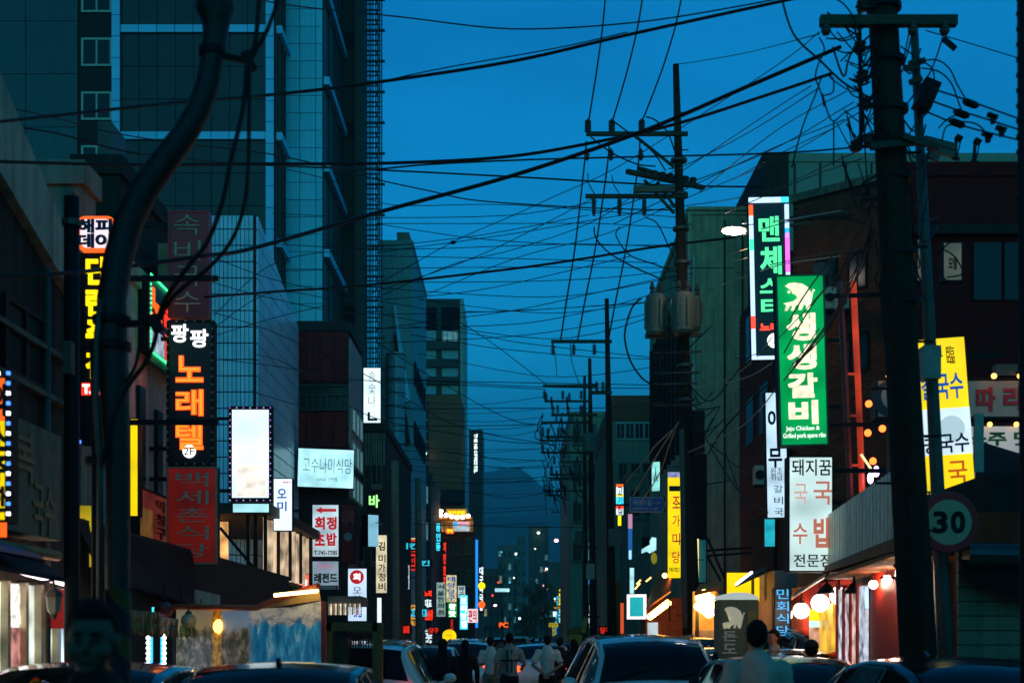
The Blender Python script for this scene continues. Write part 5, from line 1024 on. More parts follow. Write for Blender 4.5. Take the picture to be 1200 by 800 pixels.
s = Sign('vertical_sign', 'slim sign with yellow edge and blue face beside the transformer pole foot', 'sign', 818, 632, 827.5, 682, 34, mat('blue_sign_face', (.02, .2, .35), .4), border=0, depth=.3); MB().box(wx(815, 33.9), wx(817.6, 33.9), 33.7, 34.2, wz(685, 34), wz(632, 34)).build('lit_edge', glow('lemon_edge', (1, .8, .25), 1.2), s.root)
s = Sign('light_box', 'plain yellow lit sign above the green standing sign', 'sign', 851, 670, 881, 696, 30, eY, border=.01, depth=.2)
s = Sign('light_box', 'slim yellow sign at the edge of the string lit shop front', 'sign', 884, 676, 890, 704, 29, eY, border=0)
for (x0, y0, x1, y1, Z, m, lab) in ((711, 662, 717, 724, 80, eCool, 'cool white strip sign low beside the tapering pole'), (727, 706, 731, 742, 66, eO, 'orange strip sign low right of the tapering pole'), (738, 665, 743, 695, 63, eCool, 'cool strip sign left of the teal screen sign'), (723, 605, 726, 618, 85, eLY, 'tiny yellow strip high beside the tapering pole')):
    bigsign(lab, x0, y0, x1, y1, Z, glow('strip_red', (1, .12, .03), .7) if m is eO else m, '', INK, 'strip_sign')
# green standing sign with dome top
s = Sign('standing_sign', 'olive green standing sign box with white dome top and bird emblem', 'sign', 842, 702, 889, 768, 20, mat('olive_sign_face', (.12, .17, .09), .5, var=.1), border=.0, depth=.5, body=mat('olive_sign_face', (0, 0, 0)))
W, H = s.w/2, s.h
MB().box(-W, W, .0, .5, -.85, -.002, s.M).build('base', mat('olive_sign_face', (0, 0, 0)), s.root)
q = MB(); q.prism([(W*math.cos(R(a)), H+.004+.1*math.sin(R(a))) for a in range(0, 181, 12)], s.M @ Matrix.Translation((0, -.02, 0)), .55); q.build('dome_top', glow('dome_white', (.75, .85, .8), .5), s.root)
pg = MB(); f_ = [pg.bm.verts.new(s.M @ Vector((x*.62-.05, -.02, H*.66+z*.7))) for x, z in pig]; pg.bm.faces.new(f_); bmesh.ops.triangulate(pg.bm, faces=pg.bm.faces[:]); pg.build('emblem', glow('pale_emblem', (.75, .7, .5), .35), s.root)
for ch, v in (('돈', .56), ('도', .78)): s.text(ch, .1, v, .45, v+.18, WHITEP, 'letter', .03)
q = MB(); q.box(W*.42, W*.88, -.03, -.012, .05, H*.8, s.M); q.build('side_board', mat('gold_board', (.22, .2, .05), .5), s.root)

# small far signs along both rows of shops
rd = random.Random(5); cols = [('white', eWw), ('cool cyan', glow('small_cyan', (.05, .7, .95), .8)), ('yellow', eYd), ('red', glow('small_red', (1, .03, .01), .8)), ('amber', glow('small_amber', (1, .4, .05), .7)), ('white', eWw), ('blue', glow('small_blue', (.02, .35, 1), .8))]
words = ['식당', '호프', '약국', '노래', '김밥', '치킨', '미용', '국밥', '횟집', '모텔', '당구', '커피']
for i in range(70):
    sd = -1 if i % 2 else 1; Z = (56 if sd < 0 else 72)+rd.random()**1.2*110; X = sd*rd.uniform(4.6, 5.9); z = rd.uniform(1.7, 5.6); cn_, m = cols[rd.randrange(7)]; vert = rd.random() < .6
    ww, hh = (rd.uniform(.3, .5), rd.uniform(1.0, 1.9)) if vert else (rd.uniform(.7, 1.2), rd.uniform(.35, .55)); px, py = CX+X/Z*F, HY-(z-CH)/Z*F
    if 500 < px < 570 and 590 < py < 740: continue
    dark = rd.random() < .45; w_ = rd.choice(words)
    s = Sign('shop_sign', 'small far %s %s sign over the %s pavement, about %d shops along' % ('lettered' if dark else 'lit', cn_, 'left' if sd < 0 else 'right', int(Z/4)), 'sign', px-ww/2/Z*F, py-hh*F/Z, px+ww/2/Z*F, py, Z, BLACK if dark else m, border=0, group='small far shop signs')
    if vert: s.vtext(w_, .12, .06, .88, .94, m if dark else INK, .15, .03)
    else: s.text(w_, .1, .15, .9, .85, m if dark else INK, bold=.03)
    s.arm(sd, .5, (.5,))

for i in range(18):
    Z = rd.uniform(150, 330); px, py = rd.uniform(576, 668), rd.uniform(640, 738); r_ = rd.uniform(.7, 1.3)
    t = thing('street_light', 'tiny distant light point in the glow at the end of the street', 'street light', P(px, py, Z), 0, 'tiny light points at the street end')
    MB().ball(P(px, py, Z), r_/F*Z, 8, 6).build('lamp_head', (glow('street_lamp_pink', (1, 1, 1), 1), glow('street_lamp_white', (1, 1, 1), 1), eC, eRl)[i % 4], t); MB().bar(Vector((wx(px, Z), Z+.2, 0)), P(px, py, Z)+Vector((0, .2, 0)), .1).build('mast', BLACK, t)
# ---------------------------------------------------------------- near left shop front
def lean(name, label, cat, a, b, c, d, th, m, ribs=0):   # sloping awning sheet a-b (upper edge) c-d (lower edge)
    t = thing(name, label, cat, (a+b)/2)
    q = MB(); dz = Vector((0, 0, th)); q.hexa([a-dz, b-dz, d-dz, c-dz, a, b, d, c]); q.build('sheet', m, t)
    return t
XL = -4.6
def LX(Z, z, dx=0): return Vector((XL+dx, Z, z))
bd = thing('shop_sign', 'unlit grey green shop board with faint gold drawings over the left shop front', 'sign', LX(9.6, wz(622, 12), .1))
MB().box(XL+.02, XL+.3, 6.6, 12.9, wz(628, 12.3), wz(500, 12.3)).build('board', mat('grey_green_board', (.14, .17, .14), .6, var=.3, streak=.5), bd)
for (t_, y0, zz, m) in (('복', 11.9, .62, mat('faded_gold', (.22, .18, .08), .5)), ('국수', 12.4, .2, mat('faded_gold', (0, 0, 0))), ('木', 11.2, .4, mat('faded_gold', (0, 0, 0)))):
    put(glyph_m(t_, m, .01), 'lettering', bd, Matrix.Translation((XL+.31, y0, wz(622, 12.3)+zz)) @ Matrix.Rotation(R(90), 4, 'Z') @ Matrix.Rotation(R(90), 4, 'X') @ Matrix.Diagonal((.55, .45, .3, 1)))
bm_ = thing('bamboo_trim', 'brown bamboo trim strip under the unlit shop board', 'trim', LX(9.6, 2.5))
for k in range(22): MB().tube([LX(7+k*.26, wz(640, 12.3)-.06, .33), LX(7.25+k*.26, wz(640, 12.3)-.06, .33)], .05, 8).build('bamboo_cane', mat('bamboo', (.3, .2, .08), .6, var=.4), bm_)
lean('awning', 'dark navy shop awning over the lit poster window', 'awning', LX(9.5, 2.52, .05), LX(12.4, 2.47, .05), LX(9.5, 2.2, .6), LX(12.2, 2.15, .6), .04, mat('navy_canvas', (.01, .022, .026), .8))
lean('awning', 'torn blue tarpaulin awning at the far left edge', 'awning', LX(7.5, 2.6, .1), LX(11.2, 2.5, .1), LX(7.5, 2.32, .7), LX(11.2, 2.3, .7), .03, mat('blue_tarp', (.03, .12, .25), .5))
sw = thing('shop_window', 'bright white poster window of the near left shop', 'window', LX(11, 0, .05))
MB().box(XL+.01, XL+.02, 7, 13.9, .3, 2.12).build('glazing', glow('shop_glazing', (.9, 1, .85), .8, .8, 3), sw)
FRM = mat('aluminium_frame', (.35, .37, .35), .4, .5)
for y in (8, 9.4, 10.9, 11.7, 12.15, 12.6, 13.0, 13.5): MB().box(XL+.022, XL+.09, y-.035, y+.035, .12, 2.13).build('frame_bar', FRM, sw)
for k, (y, z0, z1, c) in enumerate(((12.37, 1.75, 2.1, (1, .95, .85)), (12.37, 1.35, 1.72, (.75, .3, .25)), (12.37, .95, 1.32, (.35, .5, .55)), (12.37, .5, .92, (.4, .4, .38)), (11.4, .5, 1.9, (.35, .4, .3)), (10.4, .6, 1.9, (.5, .5, .4)))):
    MB().box(XL+.025, XL+.035, y-.19, y+.19, z0, z1).build('poster', glow('poster_%d' % k, c, 1.5 if k == 0 else .6, .8, 7), sw)
for (y0, y1) in ((9.6, 11.2), (11.9, 13.3)): q = MB(); q.tube([LX(y0, 2.2, .25), LX(y1, 2.12, .3)], .018, 8); tag(q.build('fluorescent_tube', glow('tube_pinkwhite', (1, .75, .8), 6)), 'thin white fluorescent tube under the %s awning' % ('torn blue' if y0 < 10 else 'dark navy'), 'light tube')
for y in (13.72, 13.86): q = MB(); q.tube([LX(y, 1.35, .15), LX(y, 1.75, .15)], .02, 8); tag(q.build('neon_tube', glow('tube_blue', (.2, .45, 1), 3.5)), 'short upright blue neon tube at the shop corner, %s of two' % ('nearer' if y < 13.8 else 'farther'), 'neon tube')
ln = thing('wall_lantern', 'unlit glass coach lantern hanging by the lit poster window', 'lantern', P(63, 719, 12.4))
c = P(63, 719, 12.4)
MB().lathe([(.03, 0), (.06, .03), (.075, .15), (.07, .16)], c, 6).build('glass', mat('lantern_glass', (.3, .32, .3), .15), ln)
MB().lathe([(.09, .16), (.07, .2), (.02, .24), (.012, .3)], c, 6).build('cap', STEEL, ln); MB().lathe([(.01, -.05), (.03, -.02), (.032, 0)], c, 6).build('finial', STEEL, ln); MB().bar(c+Vector((0, 0, .3)), c+Vector((-.35, .05, .3)), .02).build('bracket', BLACK, ln)
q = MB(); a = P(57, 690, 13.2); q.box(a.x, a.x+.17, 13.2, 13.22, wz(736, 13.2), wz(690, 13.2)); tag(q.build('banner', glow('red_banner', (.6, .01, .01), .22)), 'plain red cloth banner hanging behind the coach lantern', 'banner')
s = Sign('banner', 'yellow lit cloth banner between the black post and curved pole', 'banner', 93.5, 592, 107, 664, 16, eYd, border=0, depth=.03); s.vtext('막창', .15, .2, .55, .66, mat('brown_ink', (0, 0, 0)), .3, .0)
MB().box(-s.w/2, s.w/2, .0, .03, -.4, -.003, s.M).build('lower_cloth', mat('brown_cloth', (.3, .16, .05), .8), s.root); MB().box(-s.w/2, s.w/2, .0, .03, -.65, -.403, s.M).build('red_hem', glow('red_banner', (0, 0, 0), 1), s.root)
s = Sign('light_box', 'tall plain yellow light strip right of the curved pole', 'sign', 152, 490, 162.5, 605, 19.4, eY, border=.01)
s = Sign('wall_sign', 'brown red lit board with dark brush print beside the yellow light strip', 'sign', 153, 571, 186, 652, 20, glow('brown_red_board', (.4, .05, .03), .2, .5, 3), border=.03, yaw=R(90), at=((-5.5, 20.7, 2.85), 1.7, 1.0)); s.vtext('막창구이', .55, .1, .9, .9, MAROON, .2, .02); s.patch(.02, .3, .45, .95, glow('ochre_panel', (.5, .22, .04), .2, .6, 3), 'ochre_panel')
# long dark awning and lamps
lean('awning', 'long black canopy sloping over the lantern row at left', 'awning', Vector((-5.0, 15.5, 2.95)), Vector((-4.98, 21, 2.95)), Vector((-4.7, 15.5, 2.35)), Vector((-4.85, 21, 2.15)), .05, mat('black_canvas', (.012, .013, .012), .85))
for k in range(13): MB().bar((-4.86, 17.4+k, 3.03), (-4.03, 17.4+k, 2.42), .03).build('canopy_rib', BLACK, [o for o in C.objects if o.name.startswith('awning')][-1]) if False else None
sh = thing('lamp_shop', 'dark shop front with blue light dot columns under the black canopy', 'shop', (-5.0, 22, 0))
MB().box(-5.4, -5.0, 15, 30, 0, 3).build('wall', DARK, sh)
for (x, m) in ((176, eB), (190, eLB)):
    zc = 17
    MB().box(wx(x-2, zc), wx(x+2, zc), zc, zc+.05, .5, wz(746, zc)).build('light_column', m if x == 190 else eLB, sh)
    q = MB()
    for k in range(14): q.ball(P(x+(2.4 if x == 190 else -2.4), 741+6*k, zc-.05), .028, 8, 6)
    q.build('led_dot', eWl, sh)
for (zc, y0, y1, m) in ((18.0, 652, 655, eCool),): MB().box(wx(178, 18), wx(183, 18), 18, 18.05, wz(717, 18), wz(711, 18)).build('cyan_patch', eC, sh)
CU = mat('tan_cloth', (.32, .2, .1), .8, var=.3)
def cloth(label, px0, py0, px1, py1, Z, m, name='cloth_valance', sag=.05):
    q = MB(); n = 10; pr = []
    for i in range(n+1):
        t = i/n; x = px0+(px1-px0)*t; top = P(x, py0+3*t, Z+t*.6); bot = P(x, py1+2*math.sin(i*2.1)+3*t, Z+t*.6+.05*math.sin(i*1.7)); pr.append((top, (top+bot)/2+Vector((0, -.06*math.sin(i*1.9)-.04, 0)), bot))
    for A, B in zip(pr, pr[1:]):
        for k in range(2):
            a, b, c_, d_ = A[k], B[k], B[k+1], A[k+1]; o = Vector((0, .02, 0)); q.hexa([a, b, c_, d_, a+o, b+o, c_+o, d_+o])
    return tag(q.build(name, m, None, True), label, 'cloth')
cloth('tan cloth valance hanging below the black canopy', 152, 714, 187, 742, 15.5, CU)
cloth('pale printed cloth valance beside the tan cloth', 188, 722, 209, 743, 16.3, mat('pale_cloth', (.45, .38, .3), .8, var=.3))
cloth('small green and white pennant cloth under the globe lamps', 211, 732, 232, 745, 16.6, mat('green_cloth', (.15, .35, .2), .7, var=.5))
q = MB(); q.hexa([P(228, 690, 19), P(258, 697, 19), P(258, 712, 19), P(228, 706, 19), P(228, 690, 19.1), P(258, 697, 19.1), P(258, 712, 19.1), P(228, 706, 19.1)]); tag(q.build('notice_board', PALE), 'tilted pale notice board above the white globe lamp', 'board')
def globe(label, px, py, Z, rpx, m, group=None, hang=.12, cat='globe lamp'):
    t = thing('globe_lamp', label, cat, P(px, py, Z), 0, group); r_ = rpx/F*Z; c = P(px, py, Z)
    MB().ball(c, r_, 18, 12).build('globe', m, t, True); MB().lathe([(r_*.45, 0), (r_*.4, r_*.3), (r_*.12, r_*.45), (r_*.1, r_*.45+hang)], c+Vector((0, 0, r_*.88)), 12).build('cap', STEEL, t); return t
def lantern(label, px, py, Z, rpx):
    t = thing('paper_lantern', label, 'lantern', P(px, py, Z)); c = P(px, py, Z); r_ = rpx/F*Z
    pr = [(r_*.35, -r_*.82)]+[(r_*math.cos(R(a))*(1+.03*(i % 2)), r_*.82*math.sin(R(a))) for i, a in enumerate(range(-60, 61, 10))]+[(r_*.35, r_*.82)]
    MB().lathe(pr, c, 20).build('shade', mat('lantern_red', (.16, .012, .012), .4), t, True); MB().lathe([(r_*.36, 0), (r_*.36, r_*.16)], c+Vector((0, 0, r_*.82)), 12).build('collar', BLACK, t); MB().lathe([(.015, 0), (.015, .2)], c+Vector((0, 0, r_*.95)), 6).build('cord', BLACK, t)
lantern('dark red round lantern, left of the pair by the tan cloth', 192, 714, 17, 11); lantern('dark red round lantern, right of the pair by the tan cloth', 212, 718, 17.3, 11)
globe('white lit globe lamp left of the amber globe', 235.5, 723.5, 17, 8.5, glow('globe_lilac', (.85, .82, 1), 3, .35, 5)); globe('amber lit globe lamp before the scenery tarpaulin', 259, 733.5, 16.5, 9, glow('globe_amber', (1, .45, .05), 9)); globe('unlit clear glass globe lamp left of the white globe', 221, 727, 16.8, 9, mat('clear_globe', (.3, .4, .36), .1))
# scenery tarpaulin
tp = thing('tarpaulin_wall', 'printed scenery tarpaulin wall with orange edge beside the street', 'tarpaulin', (-3.6, 16, 0))
def scenery():
    m = bpy.data.materials.new('scenery_print'); m.use_nodes = True; t = m.node_tree; b = t.nodes['Principled BSDF']; b.inputs['Roughness'].default_value = .45
    co = t.nodes.new('ShaderNodeTexCoord'); sp = t.nodes.new('ShaderNodeSeparateXYZ'); t.links.new(co.outputs['Generated'], sp.inputs[0])
    def nz(s, d, sx=1, sz=1):
        mp = t.nodes.new('ShaderNodeMapping'); mp.inputs[3].default_value = (sx, 1, sz); t.links.new(co.outputs['Object'], mp.inputs[0])
        n = t.nodes.new('ShaderNodeTexNoise'); n.inputs['Scale'].default_value = s; n.inputs['Detail'].default_value = d; n.inputs['Roughness'].default_value = .7; t.links.new(mp.outputs[0], n.inputs['Vector']); return n.outputs[0]
    def ramp(v, st):
        r = t.nodes.new('ShaderNodeValToRGB'); e = r.color_ramp.elements
        while len(e) < len(st): e.new(.5)
        for i, (p, c) in enumerate(st): e[i].position = p; e[i].color = (*c, 1)
        t.links.new(v, r.inputs[0]); return r.outputs[0]
    def math_(op, a, b_):
        n = t.nodes.new('ShaderNodeMath'); n.operation = op
        for i, v in enumerate((a, b_)):
            if hasattr(v, 'links'): t.links.new(v, n.inputs[i])
            else: n.inputs[i].default_value = v
        return n.outputs[0]
    X, Z = sp.outputs[0], sp.outputs[2]
    trees = ramp(nz(9, 8, 1, 1), [(.35, (.02, .03, .015)), (.5, (.12, .1, .05)), (.62, (.4, .3, .22)), (.75, (.6, .5, .42))])
    skyc = mixn(t, 'MIX', ramp(Z, [(.6, (.6, .38, .12)), (.85, (.5, .36, .16)), (1, (.35, .3, .2))]), ramp(Z, [(.6, (.5, .42, .32)), (.85, (.3, .38, .45)), (1, (.14, .3, .5))]), ramp(X, [(.28, (0, 0, 0)), (.36, (1, 1, 1))]))
    hz = math_('ADD', Z, math_('MULTIPLY', math_('SUBTRACT', nz(2.2, 8), .5), .55))
    left = mixn(t, 'MIX', trees, skyc, ramp(hz, [(.79, (0, 0, 0)), (.85, (1, 1, 1))]))
    gold = ramp(nz(16, 6), [(.35, (.08, .03, .0)), (.5, (.6, .26, .01)), (.65, (.9, .5, .06))]); gx = math_('ADD', X, math_('MULTIPLY', math_('SUBTRACT', nz(6, 4), .5), .03))
    left = mixn(t, 'MIX', left, gold, ramp(gx, [(.28, (0, 0, 0)), (.29, (1, 1, 1)), (.345, (1, 1, 1)), (.355, (0, 0, 0))]))
    water = ramp(nz(3.2, 9, 3.5, .9), [(.36, (.01, .1, .2)), (.48, (.01, .2, .38)), (.58, (.06, .35, .5)), (.66, (.5, .55, .5)), (.8, (.75, .75, .7))])
    snow = ramp(nz(1.8, 6, 1, 3), [(.4, (.65, .58, .45)), (.5, (.5, .45, .38)), (.6, (.09, .11, .14))])
    right = mixn(t, 'MIX', water, snow, ramp(hz, [(.84, (0, 0, 0)), (.87, (1, 1, 1))]))
    o = mixn(t, 'MIX', left, right, ramp(X, [(.53, (0, 0, 0)), (.57, (1, 1, 1))]))
    t.links.new(o, b.inputs['Base Color']); t.links.new(o, b.inputs['Emission Color']); b.inputs['Emission Strength'].default_value = .3; return m   # faint emission added to brighten the print, in place of lamp light
q = MB(); zs = 15.0
A, B, Cc, D = P(205, 712, zs+2.2), P(300, 713, zs+.9), P(340, 711, zs+.5), P(376, 704, zs)
pts = [A, B, Cc, D]; nn = []
for i in range(3):
    for k in range(6): nn.append(pts[i].lerp(pts[i+1], k/6))
nn.append(D)
for i, (a, b) in enumerate(zip(nn, nn[1:])):
    o = Vector((.03*math.sin(i), .05*math.cos(i*1.2), 0)); a0, b0 = a.copy(), b.copy(); a0.z = b0.z = .4
    th = Vector((0, .03, 0)); q.hexa([a0, b0, b, a, a0+th, b0+th, b+th, a+th])
q.build('scenery_print', scenery(), tp)
q = MB(); q.hexa([P(300, 714, zs+.88), P(376, 703, zs-.03), P(373, 686, zs-.03), P(320, 703, zs+.6), P(300, 714, zs+1.2), P(376, 703, zs+.3), P(373, 686, zs+.3), P(320, 703, zs+.9)]); q.build('gable_flap', mat('cream_flap', (.5, .4, .22), .6, var=.2), tp)
q = MB(); q.tube([P(205, 710.5, zs+2.15), P(300, 712, zs+.85), P(320, 703, zs+.57), P(373, 686, zs-.05)], .035, 8); q.build('top_edge', mat('orange_edge', (.5, .1, .02), .5), tp)
MB().box(wx(376.5, zs), wx(381.5, zs), zs-.02, zs+.06, 0, wz(704, zs)).build('end_post', mat('red_post', (.22, .015, .015), .5), tp)
MB().tube([P(205, 711, zs+2.2)-Vector((0, 0, 0)), Vector((wx(205, zs+2.2), zs+2.2, 0))], .03, 8).build('end_post', BLACK, tp)
q = MB(); q.tube([P(322, 697, 15.2), P(372, 692, 14.75)], .02, 8); tag(q.build('eave_tube', glow('eave_tube', (1, .75, .25), 7)), 'thin yellow light tube under the eave of the scenery tarpaulin', 'light tube')
fl = thing('floodlight', 'small warm floodlight washing the scenery tarpaulin from its eave', 'lamp', P(338, 694, 14.3)) if False else None
# small market stall next to the tarpaulin
st = thing('street_stall', 'dark street stall with lit striped valance right of the scenery tarpaulin', 'stall', P(402, 757, 17))
a, b = wx(384, 17), wx(423, 17)
MB().box(a, b, 17, 17.8, wz(709, 17), wz(698, 17)).build('canopy', mat('grey_canopy', (.16, .17, .16), .8, var=.3), st)
for k in range(14): MB().box(a+(b-a)*k/14+.01, a+(b-a)*(k+1)/14-.005, 16.95, 16.99, wz(720, 17), wz(707, 17)).build('valance_strip', glow('valance_lit', (1, .75, .5), .75, .6, 9) if k % 2 else WHITEP, st)
MB().box(wx(382, 17), wx(443, 17), 16.9, 17.0, wz(739, 17), wz(729, 17)).build('cross_board', mat('olive_timber', (.12, .11, .04), .7), st)
for x in (384, 443): MB().box(wx(x, 17)-.06, wx(x, 17)+.06, 16.9, 17.05, 0, wz(729, 17)).build('post', mat('olive_timber', (0, 0, 0)), st)
MB().box(wx(387, 17), wx(406, 17), 17.1, 17.6, 0, wz(747, 17)).build('cabinet', mat('green_cabinet', (.05, .06, .04), .6), st)
q = MB()
for k in range(10): q.bar(P(408+k*3, 800, 17.2), P(408+k*3, 742, 17.2), .015)
q.build('rail', BLACK, st)
tag(MB().box(wx(442, 13), wx(447.5, 13), 13, 13.05, 0, wz(746, 13)).build('barrier_post', mat('olive_timber', (0, 0, 0))), 'olive yellow barrier post in front of the silver van', 'post')
# ---------------------------------------------------------------- near right shops
ns = thing('noodle_house', 'near right noodle shop with metal fascia, plank wall and lit doors', 'shop', (4.6, 17, 0))
XR = 4.25
MB().box(4.95, 12, 14.3, 20.1, 0, 3.35).build('wall', DARK, ns); MB().box(5.56, 12, 20.103, 27, 0, 3.34).build('rear_wall', DARK, ns)
FAS = mat('corrugated_fascia', (.7, .78, .75), .4, .1, var=.2, streak=.35)
fa = MB(); n = 44
za, zb = 2.7, 3.44
for i in range(n):
    y = 14.5+i*.125; xx = 4.08+(y-14.5)*.095; d_ = .03 if i % 2 else 0; fa.box(xx-d_, xx+.06, y, y+.122, za, zb)
fa.build('corrugated_fascia', FAS, ns)
MB().hexa([Vector(v) for v in ((4.0, 14.4, 2.55), (4.52, 20.1, 2.6), (5.1, 20.1, 2.6), (5.1, 14.4, 2.55), (4.0, 14.4, 2.69), (4.52, 20.1, 2.69), (5.1, 20.1, 2.69), (5.1, 14.4, 2.69))]).build('fascia_beam', mat('brown_timber', (.16, .09, .05), .7, var=.4), ns)
for k in range(12):
    y = 14.6+k*.46; MB().box(4.05+(y-14.5)*.095, 5.0, y, y+.44, 2.5, 2.545).build('soffit_plank', mat('soffit_timber', (.35, .18, .08), .7, var=.3), ns)
RDW = mat('red_door_paint', (.4, .03, .015), .5, var=.15)
MB().box(4.80, 4.94, 15.6, 18.5, 0, 2.5).build('red_wall', RDW, ns)
dl = thing('shop_door', 'white framed sliding door strip with posters beside the red wall', 'door', (4.6, 18, 0))
for (y, m) in ((18.6, 'a'), (19.0, 'b'), (19.4, 'c'), (19.8, 'd')):
    MB().box(4.75, 4.8, y, y+.32, .1, 2.35).build('poster_panel', glow('door_poster_'+m, {'a': (.75, .85, 1), 'b': (1, .6, .5), 'c': (1, .8, .9), 'd': (.9, .9, 1)}[m], .55, .8, 6), dl)
    MB().box(4.72, 4.79, y+.325, y+.39, .1, 2.4).build('door_stile', mat('red_stile', (.35, .03, .02), .5), dl)
for y in (14.62, 14.8, 15.0): tag(MB().box(4.55, 4.62, y, y+.08, 0, 2.45).build('door_post', mat('ochre_post', (.28, .2, .07), .6) if y != 14.8 else WHITEP), 'upright door post under the square lamp, %s' % {14.62: 'nearest ochre one', 14.8: 'white one', 15.0: 'farther ochre one'}[y], 'post')
tag(MB().box(5.1, 5.16, 22, 23.2, 1.0, 2.2).build('food_poster', glow('food_poster', (1, .55, .05), .7, .6, 3)), 'yellow lit food poster behind the globe lamps', 'poster')
pos = Sign('food_poster', 'yellow topped food poster facing the street behind the third globe lamp', 'poster', 948, 713, 971, 756, 23, glow('food_photo_b', (.75, .42, .3), .6, .95, 5), border=0, depth=.03); pos.patch(0, 0, 1, .32, eY, 'yellow_heading')
pos.patch(0, .33, 1, .5, eCool, 'cool_strip')
av = lean('awning', 'dark sloping awning over the globe lamps by the pork soup sign', 'awning', Vector((5.2, 20, 2.95)), Vector((6.0, 27.5, 2.85)), Vector((4.55, 20, 2.62)), Vector((5.25, 27, 2.35)), .05, mat('dark_awning', (.05, .035, .03), .7))
MB().bar((4.56, 20, 2.57), (5.24, 27, 2.3), .04).build('front_rail', mat('rail_pale', (.4, .33, .28), .5), av)
MB().box(5.3, 5.5, 20.2, 27, 0, 2.6).build('back_wall', mat('red_shop_wall', (.5, .04, .025), .6), ns)
gw = glow('globe_white', (1, .85, .74), 16)
for i, (x, y, Z, r_) in enumerate(((919.5, 720, 25, 9), (939, 715, 23.5, 9.3), (961, 706, 22, 10.3), (983, 697.5, 20.5, 10.5))):
    globe('white lit globe lamp under the dark awning, %s from the left' % ('first', 'second', 'third', 'fourth')[i], x, y, Z, r_, gw, 'white globe lamps at the right shops', .15)
for i, (x, y, Z, r_) in enumerate(((1023.5, 684.5, 18, 5), (1039.5, 679, 17, 5.6))): globe('small white bulb under the timber soffit, %s of the two' % ('left', 'right')[i], x, y, Z, r_, glow('bulb_pinkwhite', (1, .68, .5), 45), 'small bulbs under the timber soffit', .08, 'bulb')
sqx = thing('square_lamp', 'square white lit lamp at the near end of the timber soffit', 'lamp', P(1057, 669, 15)); q = MB(); q.box(wx(1051, 15), wx(1063, 15), 14.95, 15.07, wz(675, 15), wz(664, 15)); q.build('lamp_face', glow('square_lamp', (1, .8, .7), 14), sqx); MB().box(wx(1050, 15), wx(1062, 15), 15.0, 15.1, wz(663.8, 15), wz(660, 15)).build('hood', BLACK, sqx)
for (x, y, Z) in ((1001, 690, 19.2), (969, 690, 20.5)): 
    t = thing('bell_lamp', 'black bell shaped lamp shade hanging by the white door, %s' % ('near the blue tube' if x == 1001 else 'left by the globes'), 'lamp', P(x, y, Z)); MB().lathe([(.14, 0), (.13, .04), (.06, .12), (.02, .16), (.015, .3)], P(x, y+5, Z), 14).build('shade', BLACK, t)
q = MB(); q.tube([P(1015.5, 688, 17.6), P(1016, 712, 17.6)], .02, 8); tag(q.build('neon_tube', glow('tube_blue', (0, 0, 0), 1)), 'upright blue tube beside the red wall', 'neon tube')
# plank wall, rolled awning, red banner
pw = thing('plank_wall', 'grey horizontal plank wall at lower right behind the speed sign', 'wall', (8, 19, 0))
MB().box(wx(1122, 14.2), 13, 14.22, 14.29, 0, 2.75).build('backing', DARK, pw)
PLK = mat('grey_plank', (.26, .24, .18), .7, var=.15, streak=.3, rand=.1)
pm = MB().box(0, 13-wx(1122, 14.2), 0, .04, 0, .14).mesh('plank', PLK)
for k in range(18): put(pm, 'plank', pw, Matrix.Translation((wx(1122, 14.2), 14.175, .06+k*.15)))
ra = thing('rolled_awning', 'dark rolled awning with glossy sheen above the plank wall', 'awning', P(1180, 690, 13.9))
q = MB(); q.tube([P(1132, 650, 13.9), P(1240, 652, 13.9)], .13, 16); q.build('roll', mat('glossy_vinyl', (.03, .035, .03), .25), ra)
q = MB(); q.prism([(wx(1124, 13.9), wz(655, 13.9)), (wx(1250, 13.9), wz(655, 13.9)), (wx(1250, 13.9), wz(706, 13.9)), (wx(1200, 13.9), wz(704, 13.9)), (wx(1160, 13.9), wz(690, 13.9)), (wx(1132, 13.9), wz(672, 13.9))], Matrix.Translation((0, 13.9, 0)), .03); q.build('drop_cloth', mat('black_canvas', (0, 0, 0)), ra)
s = Sign('banner', 'dark orange red cloth banner behind the speed sign', 'banner', 1114, 600, 1200, 646, 14.05, mat('red_orange_cloth', (.5, .04, .01), .7, var=.2, streak=.2), border=0, depth=.03)
lean('awning', 'large black awning slanting down at right above the red banner', 'awning', P(1146, 516, 21), P(1290, 560, 19.5), P(1140, 596, 18.5), P(1290, 600, 18), .04, mat('black_canvas', (0, 0, 0)))
s = Sign('wall_panel', 'pale narrow metal panel beside the yellow noodle sign', 'panel', 1142, 484, 1153, 553, 19, mat('pale_metal_panel', (.3, .34, .31), .5, var=.2), border=0, depth=.06)
s = Sign('wall_panel', 'dark olive painted panel below the large black awning', 'panel', 1166, 560, 1240, 598, 22, mat('olive_panel', (.15, .14, .07), .7), border=.02)
gp = thing('gas_pipe', 'dark green rounded tarpaulin hood beside the metal fascia', 'tarpaulin', P(1047, 560, 16)); q = MB(); q.ball(P(1050, 570, 16.2), (.13, .2, .32)); q.build('hood', mat('dark_green_tarp', (.03, .07, .05), .6), gp)
tag(q.build('x', BLACK), '', '') if False else None
